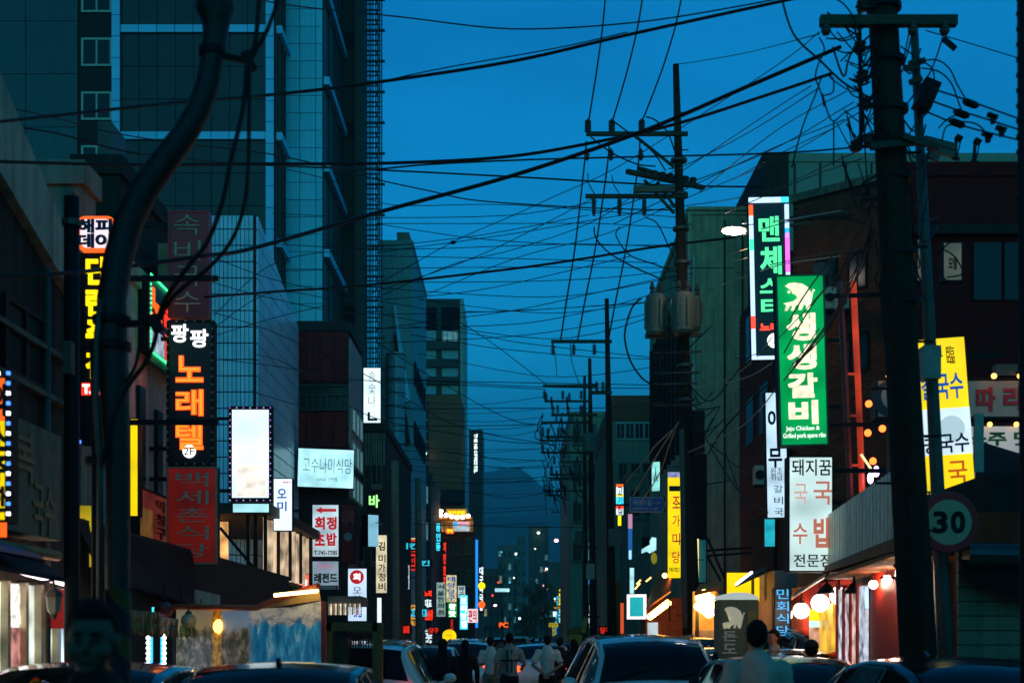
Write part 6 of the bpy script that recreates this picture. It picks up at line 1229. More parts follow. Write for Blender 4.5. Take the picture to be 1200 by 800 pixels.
# AC units
def acunit(label, px0, py0, px1, py1, Z):
    t = thing('air_conditioner', label, 'air conditioner', P((px0+px1)/2, py1, Z)); x0, x1, z0, z1 = wx(px0, Z), wx(px1, Z), wz(py1, Z), wz(py0, Z)
    MB().box(x0, x1, Z, Z+.35, z0, z1).build('casing', mat('ac_casing', (.3, .36, .34), .5, var=.1), t)
    MB().lathe([(min(x1-x0, z1-z0)*.38, 0), (min(x1-x0, z1-z0)*.4, .02)], ((x0+x1)/2-.03, Z-.02, (z0+z1)/2), 18, Matrix.Rotation(R(90), 3, 'X')).build('fan_grille', BLACK, t); MB().box(x0-.03, x1+.03, Z, Z+.35, z0-.06, z0-.01).build('bracket', BLACK, t)
acunit('air conditioner box on the brick side wall above the pale blue sign', 885, 545, 899, 567, 33.6); acunit('air conditioner box right of the green sign top', 967, 336, 980, 361, 31.5); acunit('second air conditioner box right of the green sign', 982, 345, 995, 361, 31.2)
dsh = thing('satellite_dish', 'small grey dish on the brick building by the green sign', 'dish', P(961, 318, 32)); MB().lathe([(.02, 0), (.12, .03), (.2, .08)], P(961, 318, 32), 16, Matrix.Rotation(R(70), 3, 'X')).build('dish', STEEL, dsh); MB().bar(P(961, 318, 32), P(964, 330, 32.2), .03).build('mount', STEEL, dsh)
# mid right: stalls with bulbs, brown canopy
bc = thing('canopy_shop', 'amber lit shop with brown canopy and orange bulbs near the yellow sign', 'shop', (5.0, 44, 0))
AMB = mat('brown_canopy', (.3, .13, .03), .6, var=.3)
q = MB(); q.hexa([P(757, 712, 46), P(786, 692, 42), P(788, 655, 44), P(770, 672, 48), P(757, 714, 46.2), P(786, 694, 42.2), P(788, 655, 44.4), P(770, 672, 48.4)]); q.build('canopy', AMB, bc)
MB().box(wx(757, 47), wx(800, 47), 47, 49, 0, wz(700, 47)).build('wall', mat('amber_wall', (.35, .1, .03), .7, var=.3), bc); MB().box(wx(759, 46.9), wx(771, 46.9), 46.9, 46.95, 0, wz(729, 47)).build('lit_door', eWw, bc); MB().box(wx(745, 50), wx(758, 50), 50, 50.2, 0, wz(724, 50)).build('side_panel', TEALW, bc)
for k in range(7): MB().ball(P(762+3.4*k, 722-2.6*k, 45-.5*k), .11, 10, 7).build('bulb', glow('orange_bulb', (1, .42, .08), 22), bc)
MB().bar(P(784, 700, 41.9), P(785, 728, 41.9), .04).build('post', BLACK, bc)
for (x, y) in ((779, 674), (785, 669)): MB().ball(P(x, y, 43), .08, 8, 6).build('bulb', glow('orange_bulb', (0, 0, 0), 1), bc)
for (x0, y0, x1, y1) in ((757, 681, 763, 676), (744, 690, 750, 683), (746, 684, 751, 679)): tag(MB().bar(P(x0, y0, 52), P(x1, y1, 52), .06).build('neon_stroke', glow('amber_stroke', (1, .5, .15), 3)), 'short amber neon stroke above the teal screen sign', 'neon tube', 'amber neon strokes')
fs = thing('fire_stall', 'brilliant orange food stall behind the transformer pole', 'stall', P(828, 757, 30))
for (x, y, r_) in ((820, 700, .1), (826, 697, .13), (832, 702, .12), (824, 712, .12), (831, 716, .14), (818, 710, .09), (837, 708, .09), (828, 706, .15)): MB().ball(P(x, y, 29.5), r_, 10, 7).build('bulb', glow('stall_bulb', (1, .5, .1), 22), fs)
MB().box(wx(815, 30), wx(842, 30), 30.3, 30.5, 0, wz(692, 30)).build('back_wall', glow('stall_glow', (1, .4, .05), .6, .5, 3), fs)
q = MB(); q.hexa([P(814, 694, 29.3), P(846, 686, 29.3), P(846, 690, 29.3), P(814, 698, 29.3), P(820, 684, 31), P(846, 680, 31), P(846, 684, 31), P(820, 688, 31)]); q.build('canopy', mat('orange_canvas', (.45, .15, .03), .6), fs)
for x in (817, 840): MB().bar((wx(x, 29.6), 29.6, 0), P(x, 694, 29.6), .07).build('post', STEEL, fs)
MB().box(wx(817, 29.8), wx(842, 29.8), 29.7, 30.2, 0, wz(738, 30)).build('counter', PALE, fs)
q = MB(); q.ball(P(838.5, 716, 29), .07, 8, 6); tag(q.build('violet_bulb', glow('violet_lamp', (0, 0, 0), 1)), 'violet lamp at the right side of the orange stall', 'lamp')
# string light shop front and grey shop under
gsx = thing('pavement_shop', 'grey shop front with string lights right of the green standing sign', 'shop', (5.6, 28, 0))
MB().box(5.3, 6.6, 28, 31, 0, wz(668, 28)).build('wall', mat('grey_shop_front', (.28, .28, .28), .7, streak=.2), gsx); q = MB(); q.hexa([P(862, 684, 27), P(896, 668, 27), P(896, 672, 27), P(862, 688, 27), P(870, 676, 29), P(900, 662, 29), P(900, 666, 29), P(870, 680, 29)]); q.build('glass_canopy', DKGLASS, gsx)
q = MB()
for k in range(9): q.ball(P(863+2.2*k, 684-1.7*k, 26.9), .03, 6, 5)
q.build('string_light', glow('string_white', (.8, .9, 1), 5), gsx)
for (a, b) in (((829, 630), (850, 680)), ((829, 652), (846, 683))): tag(MB().bar(P(a[0], a[1], 40), P(b[0], b[1], 40), .07).build('stay_bar', BLACK), 'slanting black stay bar on the beige wall, %s' % ('upper' if a[1] == 630 else 'lower'), 'bar')
for y in (645, 651): tag(MB().bar(P(828, y, 40.5), P(884, y-4, 39), .06).build('wall_rail', BLACK), 'horizontal black rail across the beige wall, %s' % ('upper' if y == 645 else 'lower'), 'rail')
tag(MB().box(wx(812, 40), wx(828, 40), 39.9, 40.2, wz(735, 40), wz(532, 40)).build('drain_shaft', BLACK), 'black vertical shaft between transformer pole and beige wall', 'shaft')
tag(MB().box(wx(687, 57), wx(697, 57), 57, 57.3, wz(678, 57), wz(660, 57)).build('utility_box', mat('utility_box', (.25, .3, .3), .5)), 'pale utility box hanging on the far pole row', 'box')
tag(MB().box(wx(713, 58.6), wx(728, 58.6), 58.3, 58.6, wz(640, 58.6), wz(620, 58.6)).build('utility_box', mat('utility_box_dark', (.1, .11, .1), .5)), 'dark utility box on the tapering concrete pole', 'box')
op = thing('orange_post', 'wide amber lit post column at the tapering pole foot', 'post', (wx(720, 60), 60, 0)); MB().box(wx(716, 60.5), wx(727, 60.5), 60.5, 61, 0, wz(680, 60)).build('shaft', mat('amber_column', (.4, .15, .03), .6), op)
bsg = thing('direction_sign', 'small blue road direction sign near the street end', 'road sign', P(683, 700, 120)); MB().box(wx(672, 120), wx(689, 120), 120, 120.1, wz(694, 120), wz(686, 120)).build('panel', mat('sign_brown', (.12, .07, .02), .5), bsg); MB().box(wx(672.3, 119.9), wx(679, 119.9), 119.9, 119.95, wz(693.6, 120), wz(687, 120)).build('blue_panel', glow('blue_lit_panel', (.03, .15, .6), .6), bsg); MB().bar((wx(690, 120), 120.2, 0), P(690, 684, 120.2), .15).build('post', BLACK, bsg)
yx = thing('excavator', 'small yellow digger arm and cab beyond the walking people', 'excavator', P(676, 757, 66)); YM = mat('digger_yellow', (.6, .33, .02), .5)
MB().box(wx(668, 66), wx(682, 66), 66, 68, .6, wz(743, 66)).build('cab', YM, yx); MB().lathe([(.55, 0), (.5, .25), (.2, .4)], P(676, 743, 67), 14).build('engine_hood', mat('digger_brown', (.25, .12, .03), .6), yx); q = MB(); q.bar(P(683, 741, 66.5), P(687, 723, 66.5), .22); q.build('boom', YM, yx); MB().box(wx(667, 66), wx(684, 66), 65.8, 68.4, .0, .55).build('track', BLACK, yx)
# tree at the street end
def tree(label, px, pyt, Z, r_, seed):
    rd = random.Random(seed); t = thing('street_tree', label, 'tree', (wx(px, Z), Z, 0)); top = wz(pyt, Z); q = MB(); b = Vector((wx(px, Z), Z, 0)); q.tube([b, b+Vector((.1, 0, top*.4)), b+Vector((0, 0, top*.8))], [.28, .2, .06], 8)
    for k in range(7): a = rd.uniform(0, 6.28); z = top*rd.uniform(.3, .65); q.tube([b+Vector((0, 0, z)), b+Vector((math.cos(a)*r_*.6, math.sin(a)*r_*.6, z+top*.2))], [.09, .02], 5)
    q.build('trunk', mat('bark', (.08, .06, .04), .9), t); q = MB()
    cl = [Vector((rd.gauss(0, .45), rd.gauss(0, .45), rd.uniform(-.9, .9))) for _ in range(26)]
    for i in range(2600):
        c = cl[rd.randrange(26)]; p = c+Vector((rd.gauss(0, .17), rd.gauss(0, .17), rd.gauss(0, .13))); p = b+Vector((p.x*r_, p.y*r_, top*.68+p.z*top*.32)); u = Vector((rd.uniform(-1, 1), rd.uniform(-1, 1), rd.uniform(-1, 1))).normalized(); v = u.orthogonal().normalized(); s_ = rd.uniform(.12, .24)
        q.quad(p-u*s_, p+v*s_*.5, p+u*s_, p-v*s_*.5)
    o = q.build('crown', mat('leaf', (.05, .09, .03), .7, var=.4, scale=2), t)
tree('dark rounded street tree at the far end of the road', 627, 684, 200, 2.3, 3); tree('smaller dark street tree left beside the rounded tree', 616, 716, 215, 1.6, 5)
tree('dark bushy plant tree beside the lit terrace curtain', 320, 690, 33, .7, 9)
# ---------------------------------------------------------------- vehicles
def interp(tab, y):
    if y <= tab[0][0]: return tab[0][1]
    for (a, va), (b, vb) in zip(tab, tab[1:]):
        if y <= b:
            t = (y-a)/(b-a); t = t*t*(3-2*t)*.35+t*.65; return va+(vb-va)*t
    return tab[-1][1]
KIND = {
 'sedan': dict(L=4.7, W=.91, top=[(-2.35, .58), (-2.22, .72), (-1.3, .90), (-1.02, .96), (-.2, 1.37), (.15, 1.44), (.6, 1.45), (1.05, 1.40), (1.75, 1.07), (2.2, 1.02), (2.35, .82)], ws=(-1.0, -.1), rw=(1.0, 1.74), sw=((-.85, .12), (.2, .92), (.98, 1.45)), belt=.93),
 'suv': dict(L=4.6, W=.93, top=[(-2.3, .62), (-2.18, .86), (-1.4, 1.06), (-1.15, 1.10), (-.45, 1.56), (-.1, 1.65), (.7, 1.68), (1.6, 1.64), (1.95, 1.58), (2.2, 1.1), (2.3, .85)], ws=(-1.12, -.3), rw=(1.92, 2.19), sw=((-.98, .08), (.16, .98), (1.06, 1.85)), belt=1.04),
 'van': dict(L=4.9, W=.95, top=[(-2.45, .62), (-2.3, .92), (-1.9, 1.06), (-1.7, 1.12), (-.85, 1.74), (-.4, 1.82), (1.0, 1.84), (2.1, 1.8), (2.25, 1.72), (2.4, 1.1), (2.45, .85)], ws=(-1.68, -.7), rw=(2.24, 2.39), sw=((-1.5, -.3), (-.22, .9), (.98, 2.15)), belt=1.06),
}
CARGLASS = mat('car_glass', (.006, .008, .009), .04, 0, 0); CARGLASS.node_tree.nodes['Principled BSDF'].inputs['Specular IOR Level'].default_value = .12
TYRE = mat('tyre_rubber', (.015, .015, .015), .8); RIM = mat('alloy', (.3, .3, .3), .3, .9)
LAMP = mat('headlamp_glass', (.5, .55, .55), .08, .3, 0); LAMPR = mat('tail_lamp_red', (.3, .01, .01), .2, 0, 0)
PLATE = mat('number_plate', (.55, .55, .5), .5)
_car = {}
def car(name, label, kind, x, y, yaw, col, hs=1.0, tail=None, rails=False, group='cars parked and queueing in the street'):
    K = KIND[kind]; r = thing(name, label, 'car', (x, y, 0), yaw, group); M = wm(r)
    belt = K['belt']*hs
    def sec(yy):
        zt = interp(K['top'], yy)*hs; e = abs(yy)/(K['L']/2); w_ = K['W']*(1-.13*max(0, e-.55)**1.5*2.2)
        zb = min(belt+.03*yy/2, zt-.03); gh = max(0, min(1, (zt-zb)/(.42*hs))); ex = w_-.12-.17*gh
        return zt, zb, w_, ex
    cr = .045
    def S(yy, v):       # v: 0 centre top, 1 roof edge, 2 belt, 3 shoulder, 4 rocker, 5 underside
        zt, zb, w_, ex = sec(yy); pts = [(0, zt), (ex, zt-cr), (w_-.02, zb), (w_, zb-.16), (w_-.01, .42), (w_-.09, .24), (0, .22)]
        i = min(int(v), 5); t = v-i; a, b = pts[i], pts[i+1]
        if i == 0: return ex*t, zt-cr*t*t
        return a[0]+(b[0]-a[0])*t, a[1]+(b[1]-a[1])*t
    n = 44; vs = [0, .35, .7, .92, 1.0, 1.08, 1.5, 1.95, 2.05, 2.5, 3, 3.6, 4, 4.5, 5, 6]
    q = MB(); rows = []
    for i in range(n+1):
        yy = -K['L']/2+K['L']*i/n; row = []
        for v in vs[::-1]: a = S(yy, v); row.append(q.bm.verts.new(M @ Vector((-a[0], yy, a[1]))))
        for v in vs[1:]: a = S(yy, v); row.append(q.bm.verts.new(M @ Vector((a[0], yy, a[1]))))
        rows.append(row)
    for a, b in zip(rows, rows[1:]):
        for j in range(len(a)-1): q.bm.faces.new((a[j], a[j+1], b[j+1], b[j]))
    q.bm.faces.new(rows[0]); q.bm.faces.new(rows[-1][::-1]); bmesh.ops.remove_doubles(q.bm, verts=q.bm.verts, dist=.001)
    q.build('body', col, r, True)
    def top_pane(nm, y0, y1, m=CARGLASS):
        q = MB(); g = []
        for i in range(9):
            yy = y0+(y1-y0)*i/8; zt, zb, w_, ex = sec(yy); dz = (interp(K['top'], yy+.05)-interp(K['top'], yy-.05))*hs/.1; nv = Vector((0, -dz, 1)).normalized()*.008
            g.append([q.bm.verts.new(M @ (Vector((u*ex*.93, yy, zt-cr*(u*.93)**2))+nv)) for u in (-1, -.6, -.2, .2, .6, 1)])
        for a, b in zip(g, g[1:]):
            for j in range(5): q.bm.faces.new((a[j], a[j+1], b[j+1], b[j]))
        return q.build(nm, m, r, True)
    top_pane('windshield', K['ws'][0]+.05, K['ws'][1]-.04); top_pane('rear_window', K['rw'][0]+.03, K['rw'][1]-.04)
    for sd in (-1, 1):
        for (y0, y1) in K['sw']:
            q = MB(); g = []
            for i in range(7):
                yy = y0+(y1-y0)*i/6; row = []
                for v in (1.1, 1.5, 1.9): a = S(yy, v); row.append(q.bm.verts.new(M @ Vector((sd*(a[0]+.007), yy, a[1]+.002))))
                g.append(row)
            for a, b in zip(g, g[1:]):
                for j in range(2): q.bm.faces.new((a[j], a[j+1], b[j+1], b[j]))
            q.build('side_window', CARGLASS, r, True)
        for yw in (-K['L']/2+.85, K['L']/2-.9):
            c = M @ Vector((sd*(K['W']-.12), yw, .32)); RM = M.to_3x3() @ Matrix.Rotation(R(90), 3, 'Y')
            wo = MB().lathe([(.2, -.1), (.3, -.11), (.325, -.05), (.325, .05), (.3, .11), (.2, .1)], c, 20, RM).build('tyre', TYRE, r, True); wo.name = 'wheel'
            f_ = MB().lathe([(.06, -.105), (.2, -.08), (.2, .08), (.06, .105)], c, 12, RM).build('rim', RIM, r); f_.parent = wo
        a = S(K['ws'][0]+.22, 2); q = MB(); q.ball(M @ Vector((sd*(a[0]+.13), K['ws'][0]+.3, a[1]+.07)), (.1, .07, .075), 10, 7); q.bar(M @ Vector((sd*a[0]*.97, K['ws'][0]+.33, a[1]+.0)), M @ Vector((sd*(a[0]+.1), K['ws'][0]+.31, a[1]+.03)), .04); q.build('mirror', col, r, True)
        yf = -K['L']/2; zl = (.66 if kind == 'sedan' else .78)*hs
        MB().ball(M @ Vector((sd*K['W']*.66, yf+.17, zl)), (.2, .16, .085), 12, 8).build('headlight', LAMP, r, True)
        MB().ball(M @ Vector((sd*K['W']*.72, -yf-.1, (.86 if kind == 'sedan' else .98)*hs)), (.17, .12, .1), 12, 8).build('tail_light', tail or LAMPR, r, True)
        if kind != 'sedan': q = MB(); b0, b1 = K['sw'][1][0]-.1, K['sw'][2][1]-.1; q.bar(M @ Vector((sd*(S(b0, 1)[0]-.05), b0, S(b0, 1)[1]+.05)), M @ Vector((sd*(S(b1, 1)[0]-.05), b1, S(b1, 1)[1]+.05)), .03); q.build('roof_rail', RIM, r)
    for sd in (-.55, .12):
        y0 = K['ws'][0]+.06; p0 = Vector((sd, y0, interp(K['top'], y0)*hs+.012)); p1 = Vector((sd+.5, y0+.17, interp(K['top'], y0+.17)*hs+.012)); MB().bar(M @ p0, M @ p1, .018).build('wiper', BLACK, r)
    for yy in (K['sw'][0][0]+.1, K['sw'][1][0]-.04, K['sw'][2][0]-.04):
        for sd in (-1, 1): a, b = S(yy, 2.05), S(yy, 3.9); MB().bar(M @ Vector((sd*(a[0]+.001), yy, a[1])), M @ Vector((sd*(b[0]+.001), yy, b[1])), .008).build('door_seam', BLACK, r)
    for yy, z in ((-K['L']/2-.012, .48), (K['L']/2+.012, .62)): MB().box(-.26, .26, yy-.012, yy+.012, z-.06, z+.06, M).build('number_plate', PLATE, r)
    MB().box(-.45, .45, -K['L']/2-.005, -K['L']/2+.05, .55, .66, M).build('grille', BLACK, r)
    q = MB(); q.bar(M @ Vector((0, K['rw'][0]-.25, interp(K['top'], K['rw'][0]-.25)*hs-.03)), M @ Vector((0, K['rw'][0]-.13, interp(K['top'], K['rw'][0]-.25)*hs+.03)), .03, .04); q.build('aerial_fin', col, r)
    return r
SIL = mat('silver_car_paint', (.5, .56, .6), .25, .25, .05, 40, 0, coat=1); WHT = mat('white_car_paint', (.7, .72, .72), .2, 0, .03, 40, 0, coat=1)
BLK = mat('black_car_paint', (.012, .014, .015), .15, .2, 0, coat=.35); GRY = mat('grey_car_paint', (.1, .12, .13), .25, .6, .05, 40, 0, coat=1); TAILON = glow('tail_lamp_lit', (1, .05, .01), 6)
# right: silver SUV in the middle (facing the camera), cars beside and behind it
car('parked_car', 'silver SUV with dark windscreen standing in the middle of the frame', 'suv', 1.62, 17.0, R(3), SIL, 1.0)
car('parked_car', 'black car with long low roof right behind the silver SUV', 'suv', 3.35, 25, R(4), BLK, .99)
car('parked_car', 'white sedan bonnet and windscreen right of the silver SUV', 'sedan', 3.05, 20.4, R(4), SIL, 1.03)
car('parked_car', 'dark sedan beside the standing man at right', 'sedan', 2.75, 13.6, R(6), BLK, 1.0)
car('parked_car', 'large black car cut by the lower right corner', 'sedan', 3.55, 10.6, R(8), BLK, 1.02)
car('parked_car', 'dark sedan parked under the globe lamps', 'sedan', 4.35, 20.5, R(12), GRY, 1.02)
car('parked_car', 'black van shape parked deep under the dark awning', 'van', 5.5, 24.5, R(8), BLK, .98)
# left queue
car('parked_car', 'dark car before the scenery tarpaulin, nearest on the left', 'sedan', -1.82, 11.3, R(180), BLK, .99)
car('parked_car', 'blue grey car roof behind the dark headed person at lower left', 'sedan', -3.15, 10.8, R(180), mat('blue_car_paint', (.04, .1, .13), .2, .4, 0, coat=1), 1.0)
car('moving_car', 'silver grey van with wide rear window beside the olive post', 'suv', -2.02, 19.4, R(180), WHT, .95, TAILON)
car('moving_car', 'white sedan in the queue just ahead of the silver grey van', 'sedan', -1.95, 30, R(180), WHT, 1.03, TAILON)
car('moving_car', 'silver car ahead of the white sedan, partly hidden by pedestrians', 'sedan', -1.35, 37, R(180), SIL, 1.08, TAILON)
car('moving_car', 'pale car with shining roof behind the queue on the left', 'suv', -3.5, 37, R(180), SIL, .98)
car('moving_car', 'white car with lit red tail lamp between the walking people', 'sedan', .62, 35, R(180), WHT, 1.05, TAILON)
car('moving_car', 'far silver car under the white shirted man', 'suv', -1.9, 52, R(180), SIL, 1.0); car('moving_car', 'far pale car at the street end', 'suv', -1.0, 75, R(180), SIL, 1.05); car('moving_car', 'farthest small bright car on the road', 'van', .2, 105, R(180), WHT, 1.05); car('moving_car', 'far dark car on the right side of the road', 'sedan', 2.2, 62, R(0), BLK, 1.05)
HEADON = glow('headlamp_lit', (.9, .95, 1), 12)
for (x, y, k, c, lab) in ((1.6, 88, 'sedan', WHT, 'nearest'), (2.0, 112, 'suv', SIL, 'second'), (.9, 128, 'sedan', BLK, 'third'), (1.8, 150, 'van', WHT, 'farthest')):
    o = car('moving_car', 'far oncoming car with lit headlamps on the right lane, %s of the four' % lab, k, x, y, 0, c)
    for ch in o.children:
        if ch.name.startswith('headlight'): ch.data.materials.clear(); ch.data.materials.append(HEADON)
# ---------------------------------------------------------------- people
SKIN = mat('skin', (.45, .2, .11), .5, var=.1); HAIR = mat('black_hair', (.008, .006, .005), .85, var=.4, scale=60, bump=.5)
def remesh(q, vox, sm=4):
    me = bpy.data.meshes.new('t'); bmesh.ops.recalc_face_normals(q.bm, faces=q.bm.faces); q.bm.to_mesh(me); q.bm.free()
    o = bpy.data.objects.new('t', me); m = o.modifiers.new('r', 'REMESH'); m.mode = 'VOXEL'; m.voxel_size = vox; s = o.modifiers.new('s', 'SMOOTH'); s.factor = .5; s.iterations = sm
    out = baked(o); out.polygons.foreach_set('use_smooth', [True]*len(out.polygons)); return out
def limb(q, pts, rs, n=10):
    q.tube(pts, rs, n)
    for p, r_ in zip(pts, rs):
        a = r_ if not isinstance(r_, tuple) else min(r_)
        q.ball(p, a*.99, 10, 6)
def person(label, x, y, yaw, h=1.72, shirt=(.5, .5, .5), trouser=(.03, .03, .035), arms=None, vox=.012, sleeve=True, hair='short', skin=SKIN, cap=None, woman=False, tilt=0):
    """faces local -Y; arms: (elbow, wrist) per side in body coordinates"""
    r = thing('person', label, 'person', (x, y, 0), yaw); s = h/1.75; M = wm(r) @ Matrix.Scale(s, 4)
    V = Vector; sh = .165 if woman else .185
    arms = arms or [((-.25, .03, 1.14), (-.25, -.05, .88)), ((.25, .03, 1.14), (.25, -.05, .88))]
    q = MB()
    q.tube([V((0, 0, .86)), V((0, 0, .98)), V((0, .01, 1.1)), V((0, .01, 1.26)), V((0, .015, 1.38)), V((0, .02, 1.46)), V((0, .015, 1.51))], [(.10, .15), (.105, .165), (.1, .145), (.115, .165), (.105, .18), (.075, .125), (.056, .064)], 16)
    q.tube([V((0, .015, 1.44)), V((0, .005, 1.54)), V((0, -.005, 1.6))], [.06, .054, .05], 12)
    # head: skull, jaw, nose, brow, ears
    q.ball((0, .012, 1.665), (.076, .094, .098), 18, 12); q.ball((0, -.022, 1.595), (.056, .062, .062), 14, 9); q.tube([V((0, -.082, 1.66)), V((0, -.098, 1.63)), V((0, -.1, 1.618)), V((0, -.08, 1.605))], [.009, .012, .014, .01], 8)
    q.ball((0, -.074, 1.68), (.05, .014, .012), 10, 6); q.ball((0, -.078, 1.578), (.024, .01, .008), 8, 6); q.ball((0, -.066, 1.548), (.022, .016, .016), 8, 6)
    for sd in (-1, 1):
        q.ball((sd*.078, .012, 1.64), (.012, .022, .034), 8, 6); q.ball((sd*.036, -.04, 1.61), (.036, .036, .034), 10, 7)
        limb(q, [V((sd*.085, 0, .92)), V((sd*.1, -.01, .7)), V((sd*.1, -.012, .5)), V((sd*.105, .015, .3)), V((sd*.11, .02, .09))], [.09, .078, .056, .052, .036])
        q.tube([V((sd*.11, .05, .04)), V((sd*.115, -.06, .045)), V((sd*.12, -.17, .025))], [(.04, .04), (.036, .045), (.02, .035)], 10)
        e, w_ = [V(p) for p in arms[0 if sd < 0 else 1]]; shp = V((sd*sh, .015, 1.42))
        limb(q, [shp, shp.lerp(e, .5), e, e.lerp(w_, .5), w_], [.058, .05, .042, .038, .027])
        d = (w_-e).normalized(); side = d.cross(V((0, 1, 0))); side = side.normalized() if side.length > .1 else V((1, 0, 0)); side *= -sd if side.x > 0 else sd
        nb = d.cross(side).normalized(); pc = w_+d*.055
        q.tube([w_, pc, w_+d*.095], [(.026, .02), (.042, .016), (.04, .013)], 10)
        for k in range(4):
            b0 = w_+d*.09+side*(-.03+.02*k); L_ = (.07, .08, .075, .055)[k]; q.tube([b0, b0+d*L_*.5+nb*.008, b0+d*L_*.85+nb*.026], [.0095, .009, .0075], 7)
        tb = w_+d*.035-side*.035; q.tube([tb, tb-side*.025+d*.03, tb-side*.03+d*.06+nb*.01], [.012, .011, .009], 7)
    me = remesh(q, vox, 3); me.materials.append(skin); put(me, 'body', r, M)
    # shirt
    q = MB(); bz = .93
    q.tube([V((0, 0, bz)), V((0, .0, 1.0)), V((0, .01, 1.12)), V((0, .01, 1.28)), V((0, .015, 1.4)), V((0, .02, 1.475)), V((0, .02, 1.55))], [(.125, .18), (.125, .18), (.12, .17), (.135, .192), (.122, .2), (.095, .15), (.068, .075)], 18)
    for sd in (-1, 1):
        e, w_ = [V(p) for p in arms[0 if sd < 0 else 1]]; shp = V((sd*sh, .015, 1.415)); end = shp.lerp(e, .82) if sleeve else e.lerp(w_, .9)
        limb(q, [shp, shp.lerp(e, .45)], [.074, .068]); q.tube([shp, shp.lerp(e, .4)]+([end] if sleeve else [e, end]), [.074, .07]+([.068] if sleeve else [.058, .042]), 12)
    me = remesh(q, max(vox, .012), 3)
    ns_ = [Vector(v.normal) for v in me.vertices]
    for v, nv in zip(me.vertices, ns_): v.co += nv*(noise.noise(v.co*9)*.013+noise.noise(Vector((v.co.x*30, v.co.y*30, v.co.z*12)))*.007)
    me.materials.append(shirt if not isinstance(shirt, tuple) else mat('cloth_%d_%d_%d' % tuple(int(c*100) for c in shirt), shirt, .9, var=.12, scale=14)); sh_o = put(me, 'shirt', r, M)
    q = MB(); q.tube([V((0, 0, .82)), V((0, 0, .9)), V((0, 0, 1.0))], [(.115, .165), (.125, .178), (.112, .17)], 16)
    for sd in (-1, 1): limb(q, [V((sd*.085, 0, .9)), V((sd*.1, -.01, .68)), V((sd*.102, -.01, .5)), V((sd*.107, .012, .28)), V((sd*.11, .018, .1))], [.105, .092, .075, .068, .062])
    me = remesh(q, max(vox, .014), 3); me.materials.append(mat('cloth_%d_%d_%d' % tuple(int(c*100) for c in trouser), trouser, .9, var=.12, scale=14)); put(me, 'trousers', r, M)
    # hair
    q = MB(); q.ball((0, .016, 1.675), (.084, .106, .11), 26, 18)
    for v in q.last:
        d = v.co-Vector((0, .016, 1.675)); front = max(0, -d.y/.105); low = -d.z/.108
        lim = .98 if hair == 'short' else 1.3
        if front > .25: lim = -.5+.1*front
        elif front > 0: lim = -.5+(.25-front)*5.2
        if low > lim: v.co = Vector((0, .016, 1.675))+d*(.78 if low < lim+.3 else .6)
        else: v.co += d.normalized()*(noise.noise(v.co*28)*.012+noise.noise(v.co*70)*.006)
    if hair == 'long':
        q.tube([V((0, .05, 1.7)), V((0, .07, 1.58)), V((0, .085, 1.42)), V((0, .09, 1.3))], [(.06, .09), (.045, .1), (.04, .1), (.02, .08)], 14)
    ho = q.build('hair', HAIR, None, True); ho.parent = r; ho.matrix_local = Matrix.Scale(s, 4)
    for sd in (-1, 1):
        q = MB(); q.ball((sd*.031, -.07, 1.648), (.011, .008, .006), 10, 7); o = q.build('eye', mat('eye_dark', (.03, .025, .02), .2), None, True); o.parent = r; o.matrix_local = Matrix.Scale(s, 4)
        q = MB(); q.bar((sd*.014, -.083, 1.668), (sd*.048, -.074, 1.669), .004, .008); o = q.build('eyebrow', HAIR, None); o.parent = r; o.matrix_local = Matrix.Scale(s, 4)
        q = MB(); q.tube([V((sd*.11, .065, .03)), V((sd*.115, -.05, .045)), V((sd*.12, -.19, .028))], [(.032, .045), (.04, .05), (.024, .042)], 10); o = q.build('shoe', BLACK, None, True); o.parent = r; o.matrix_local = Matrix.Scale(s, 4)
    q = MB(); q.bar((-.02, -.083, 1.588), (.02, -.083, 1.588), .006, .006); o = q.build('mouth', mat('lips', (.25, .09, .07), .5), None); o.parent = r; o.matrix_local = Matrix.Scale(s, 4)
    if cap:
        q = MB(); q.ball((0, .012, 1.7), (.093, .11, .09), 18, 10); q.box(-.07, .07, -.19, -.08, 1.69, 1.705); o = q.build('cap', cap, None, True); o.parent = r; o.matrix_local = Matrix.Scale(s, 4)
    return r
BK = R(180)
phone = [((-.27, -.02, 1.14), (-.12, -.25, 1.2)), ((.27, -.02, 1.14), (.1, -.27, 1.18))]
behind = [((-.3, .08, 1.15), (-.06, .17, .98)), ((.3, .08, 1.15), (.06, .17, .96))]
def atpx(px, Z): return wx(px, Z)
person('shaded person with cropped black hair close at lower left, facing the camera', atpx(108, 4.4), 4.4, R(4), 1.70, (.02, .02, .02), hair='short', vox=.008, skin=mat('skin_shaded', (.2, .07, .035), .55, var=.15))  # skin colour darkened in place of shade on the face
person('man with short black hair in a pale lilac shirt at lower right, seen from behind', atpx(887, 10.4), 10.4, BK-R(8), 1.725, (.8, .44, .42), vox=.009)
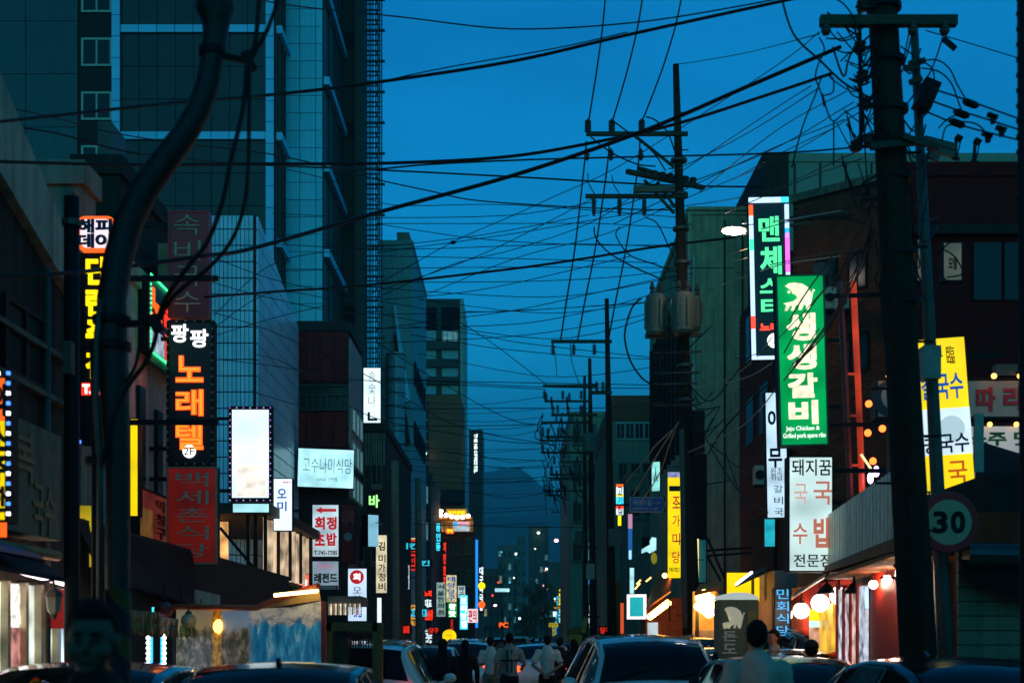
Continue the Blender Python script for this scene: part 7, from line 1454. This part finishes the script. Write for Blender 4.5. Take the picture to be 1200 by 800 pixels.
person('person in black with loose hair in front of the yellow banner sign, seen from behind', atpx(519, 22), 22, BK, 1.60, (.015, .014, .015), hair='long', sleeve=False)
person('slighter dark clothed person to the right of the black clad one, seen from behind', atpx(545, 25), 25, BK, 1.58, (.012, .012, .014), hair='long', woman=True, sleeve=False)
person('man in a plain white t-shirt looking down, left of the man in the striped top', atpx(575, 29), 29, BK-R(10), 1.66, (.62, .64, .66), (.2, .19, .17), phone)
st_m = mat('cloth_grey_panel', (.3, .31, .31), .9)
pm_ = person('man in a grey paneled top with dark bag straps, seen from behind', atpx(597, 26.5), 26.5, BK+R(6), 1.72, (.3, .31, .31), (.02, .02, .02), [((-.3, -.02, 1.16), (-.27, -.22, 1.08)), ((.27, .03, 1.14), (.28, -.05, .9))])
q = MB(); M_ = wm(pm_)
for x_ in (-.03, .06): q.box(x_-.012, x_+.012, .12, .165, .98, 1.42, M_)
q.box(-.19, .19, .135, .165, 1.2, 1.23, M_); q.build('strap', BLACK, pm_)
person('man in a white t-shirt with both hands clasped behind his back', atpx(641.5, 27.5), 27.5, BK-R(6), 1.69, (.62, .64, .66), (.02, .02, .025), behind)
person('dark clothed person just right of the man with clasped hands', atpx(656, 31), 31, BK, 1.64, (.02, .02, .022), sleeve=False)
person('dark clothed person with bowed head left of the silver SUV', atpx(672, 28), 28, BK+R(20), 1.60, (.02, .018, .018), hair='long', woman=True, sleeve=False)
person('person beyond the silver SUV with only a dark head showing', atpx(752, 40), 40, BK, 1.66, (.03, .03, .03))
person('young man in grey by the globe lamps, face in profile', atpx(906, 21), 21, R(-70), 1.74, (.22, .25, .26))
person('person with dark hair low between the dark cars at right', atpx(951, 15.5), 15.5, R(160), 1.58, (.05, .04, .03), cap=mat('dark_cap', (.03, .03, .035), .8))
for i, px_ in enumerate((588, 613, 625, 633, 606)): person('far small pedestrian on the road, %s of the five' % ('leftmost', 'third from the left', 'fourth from the left', 'rightmost', 'second from the left')[i], atpx(px_, 62+6*i), 62+6*i, BK, 1.7, (.1, .12, .14), vox=.02)

bpy.data.scenes.remove(_tmp)
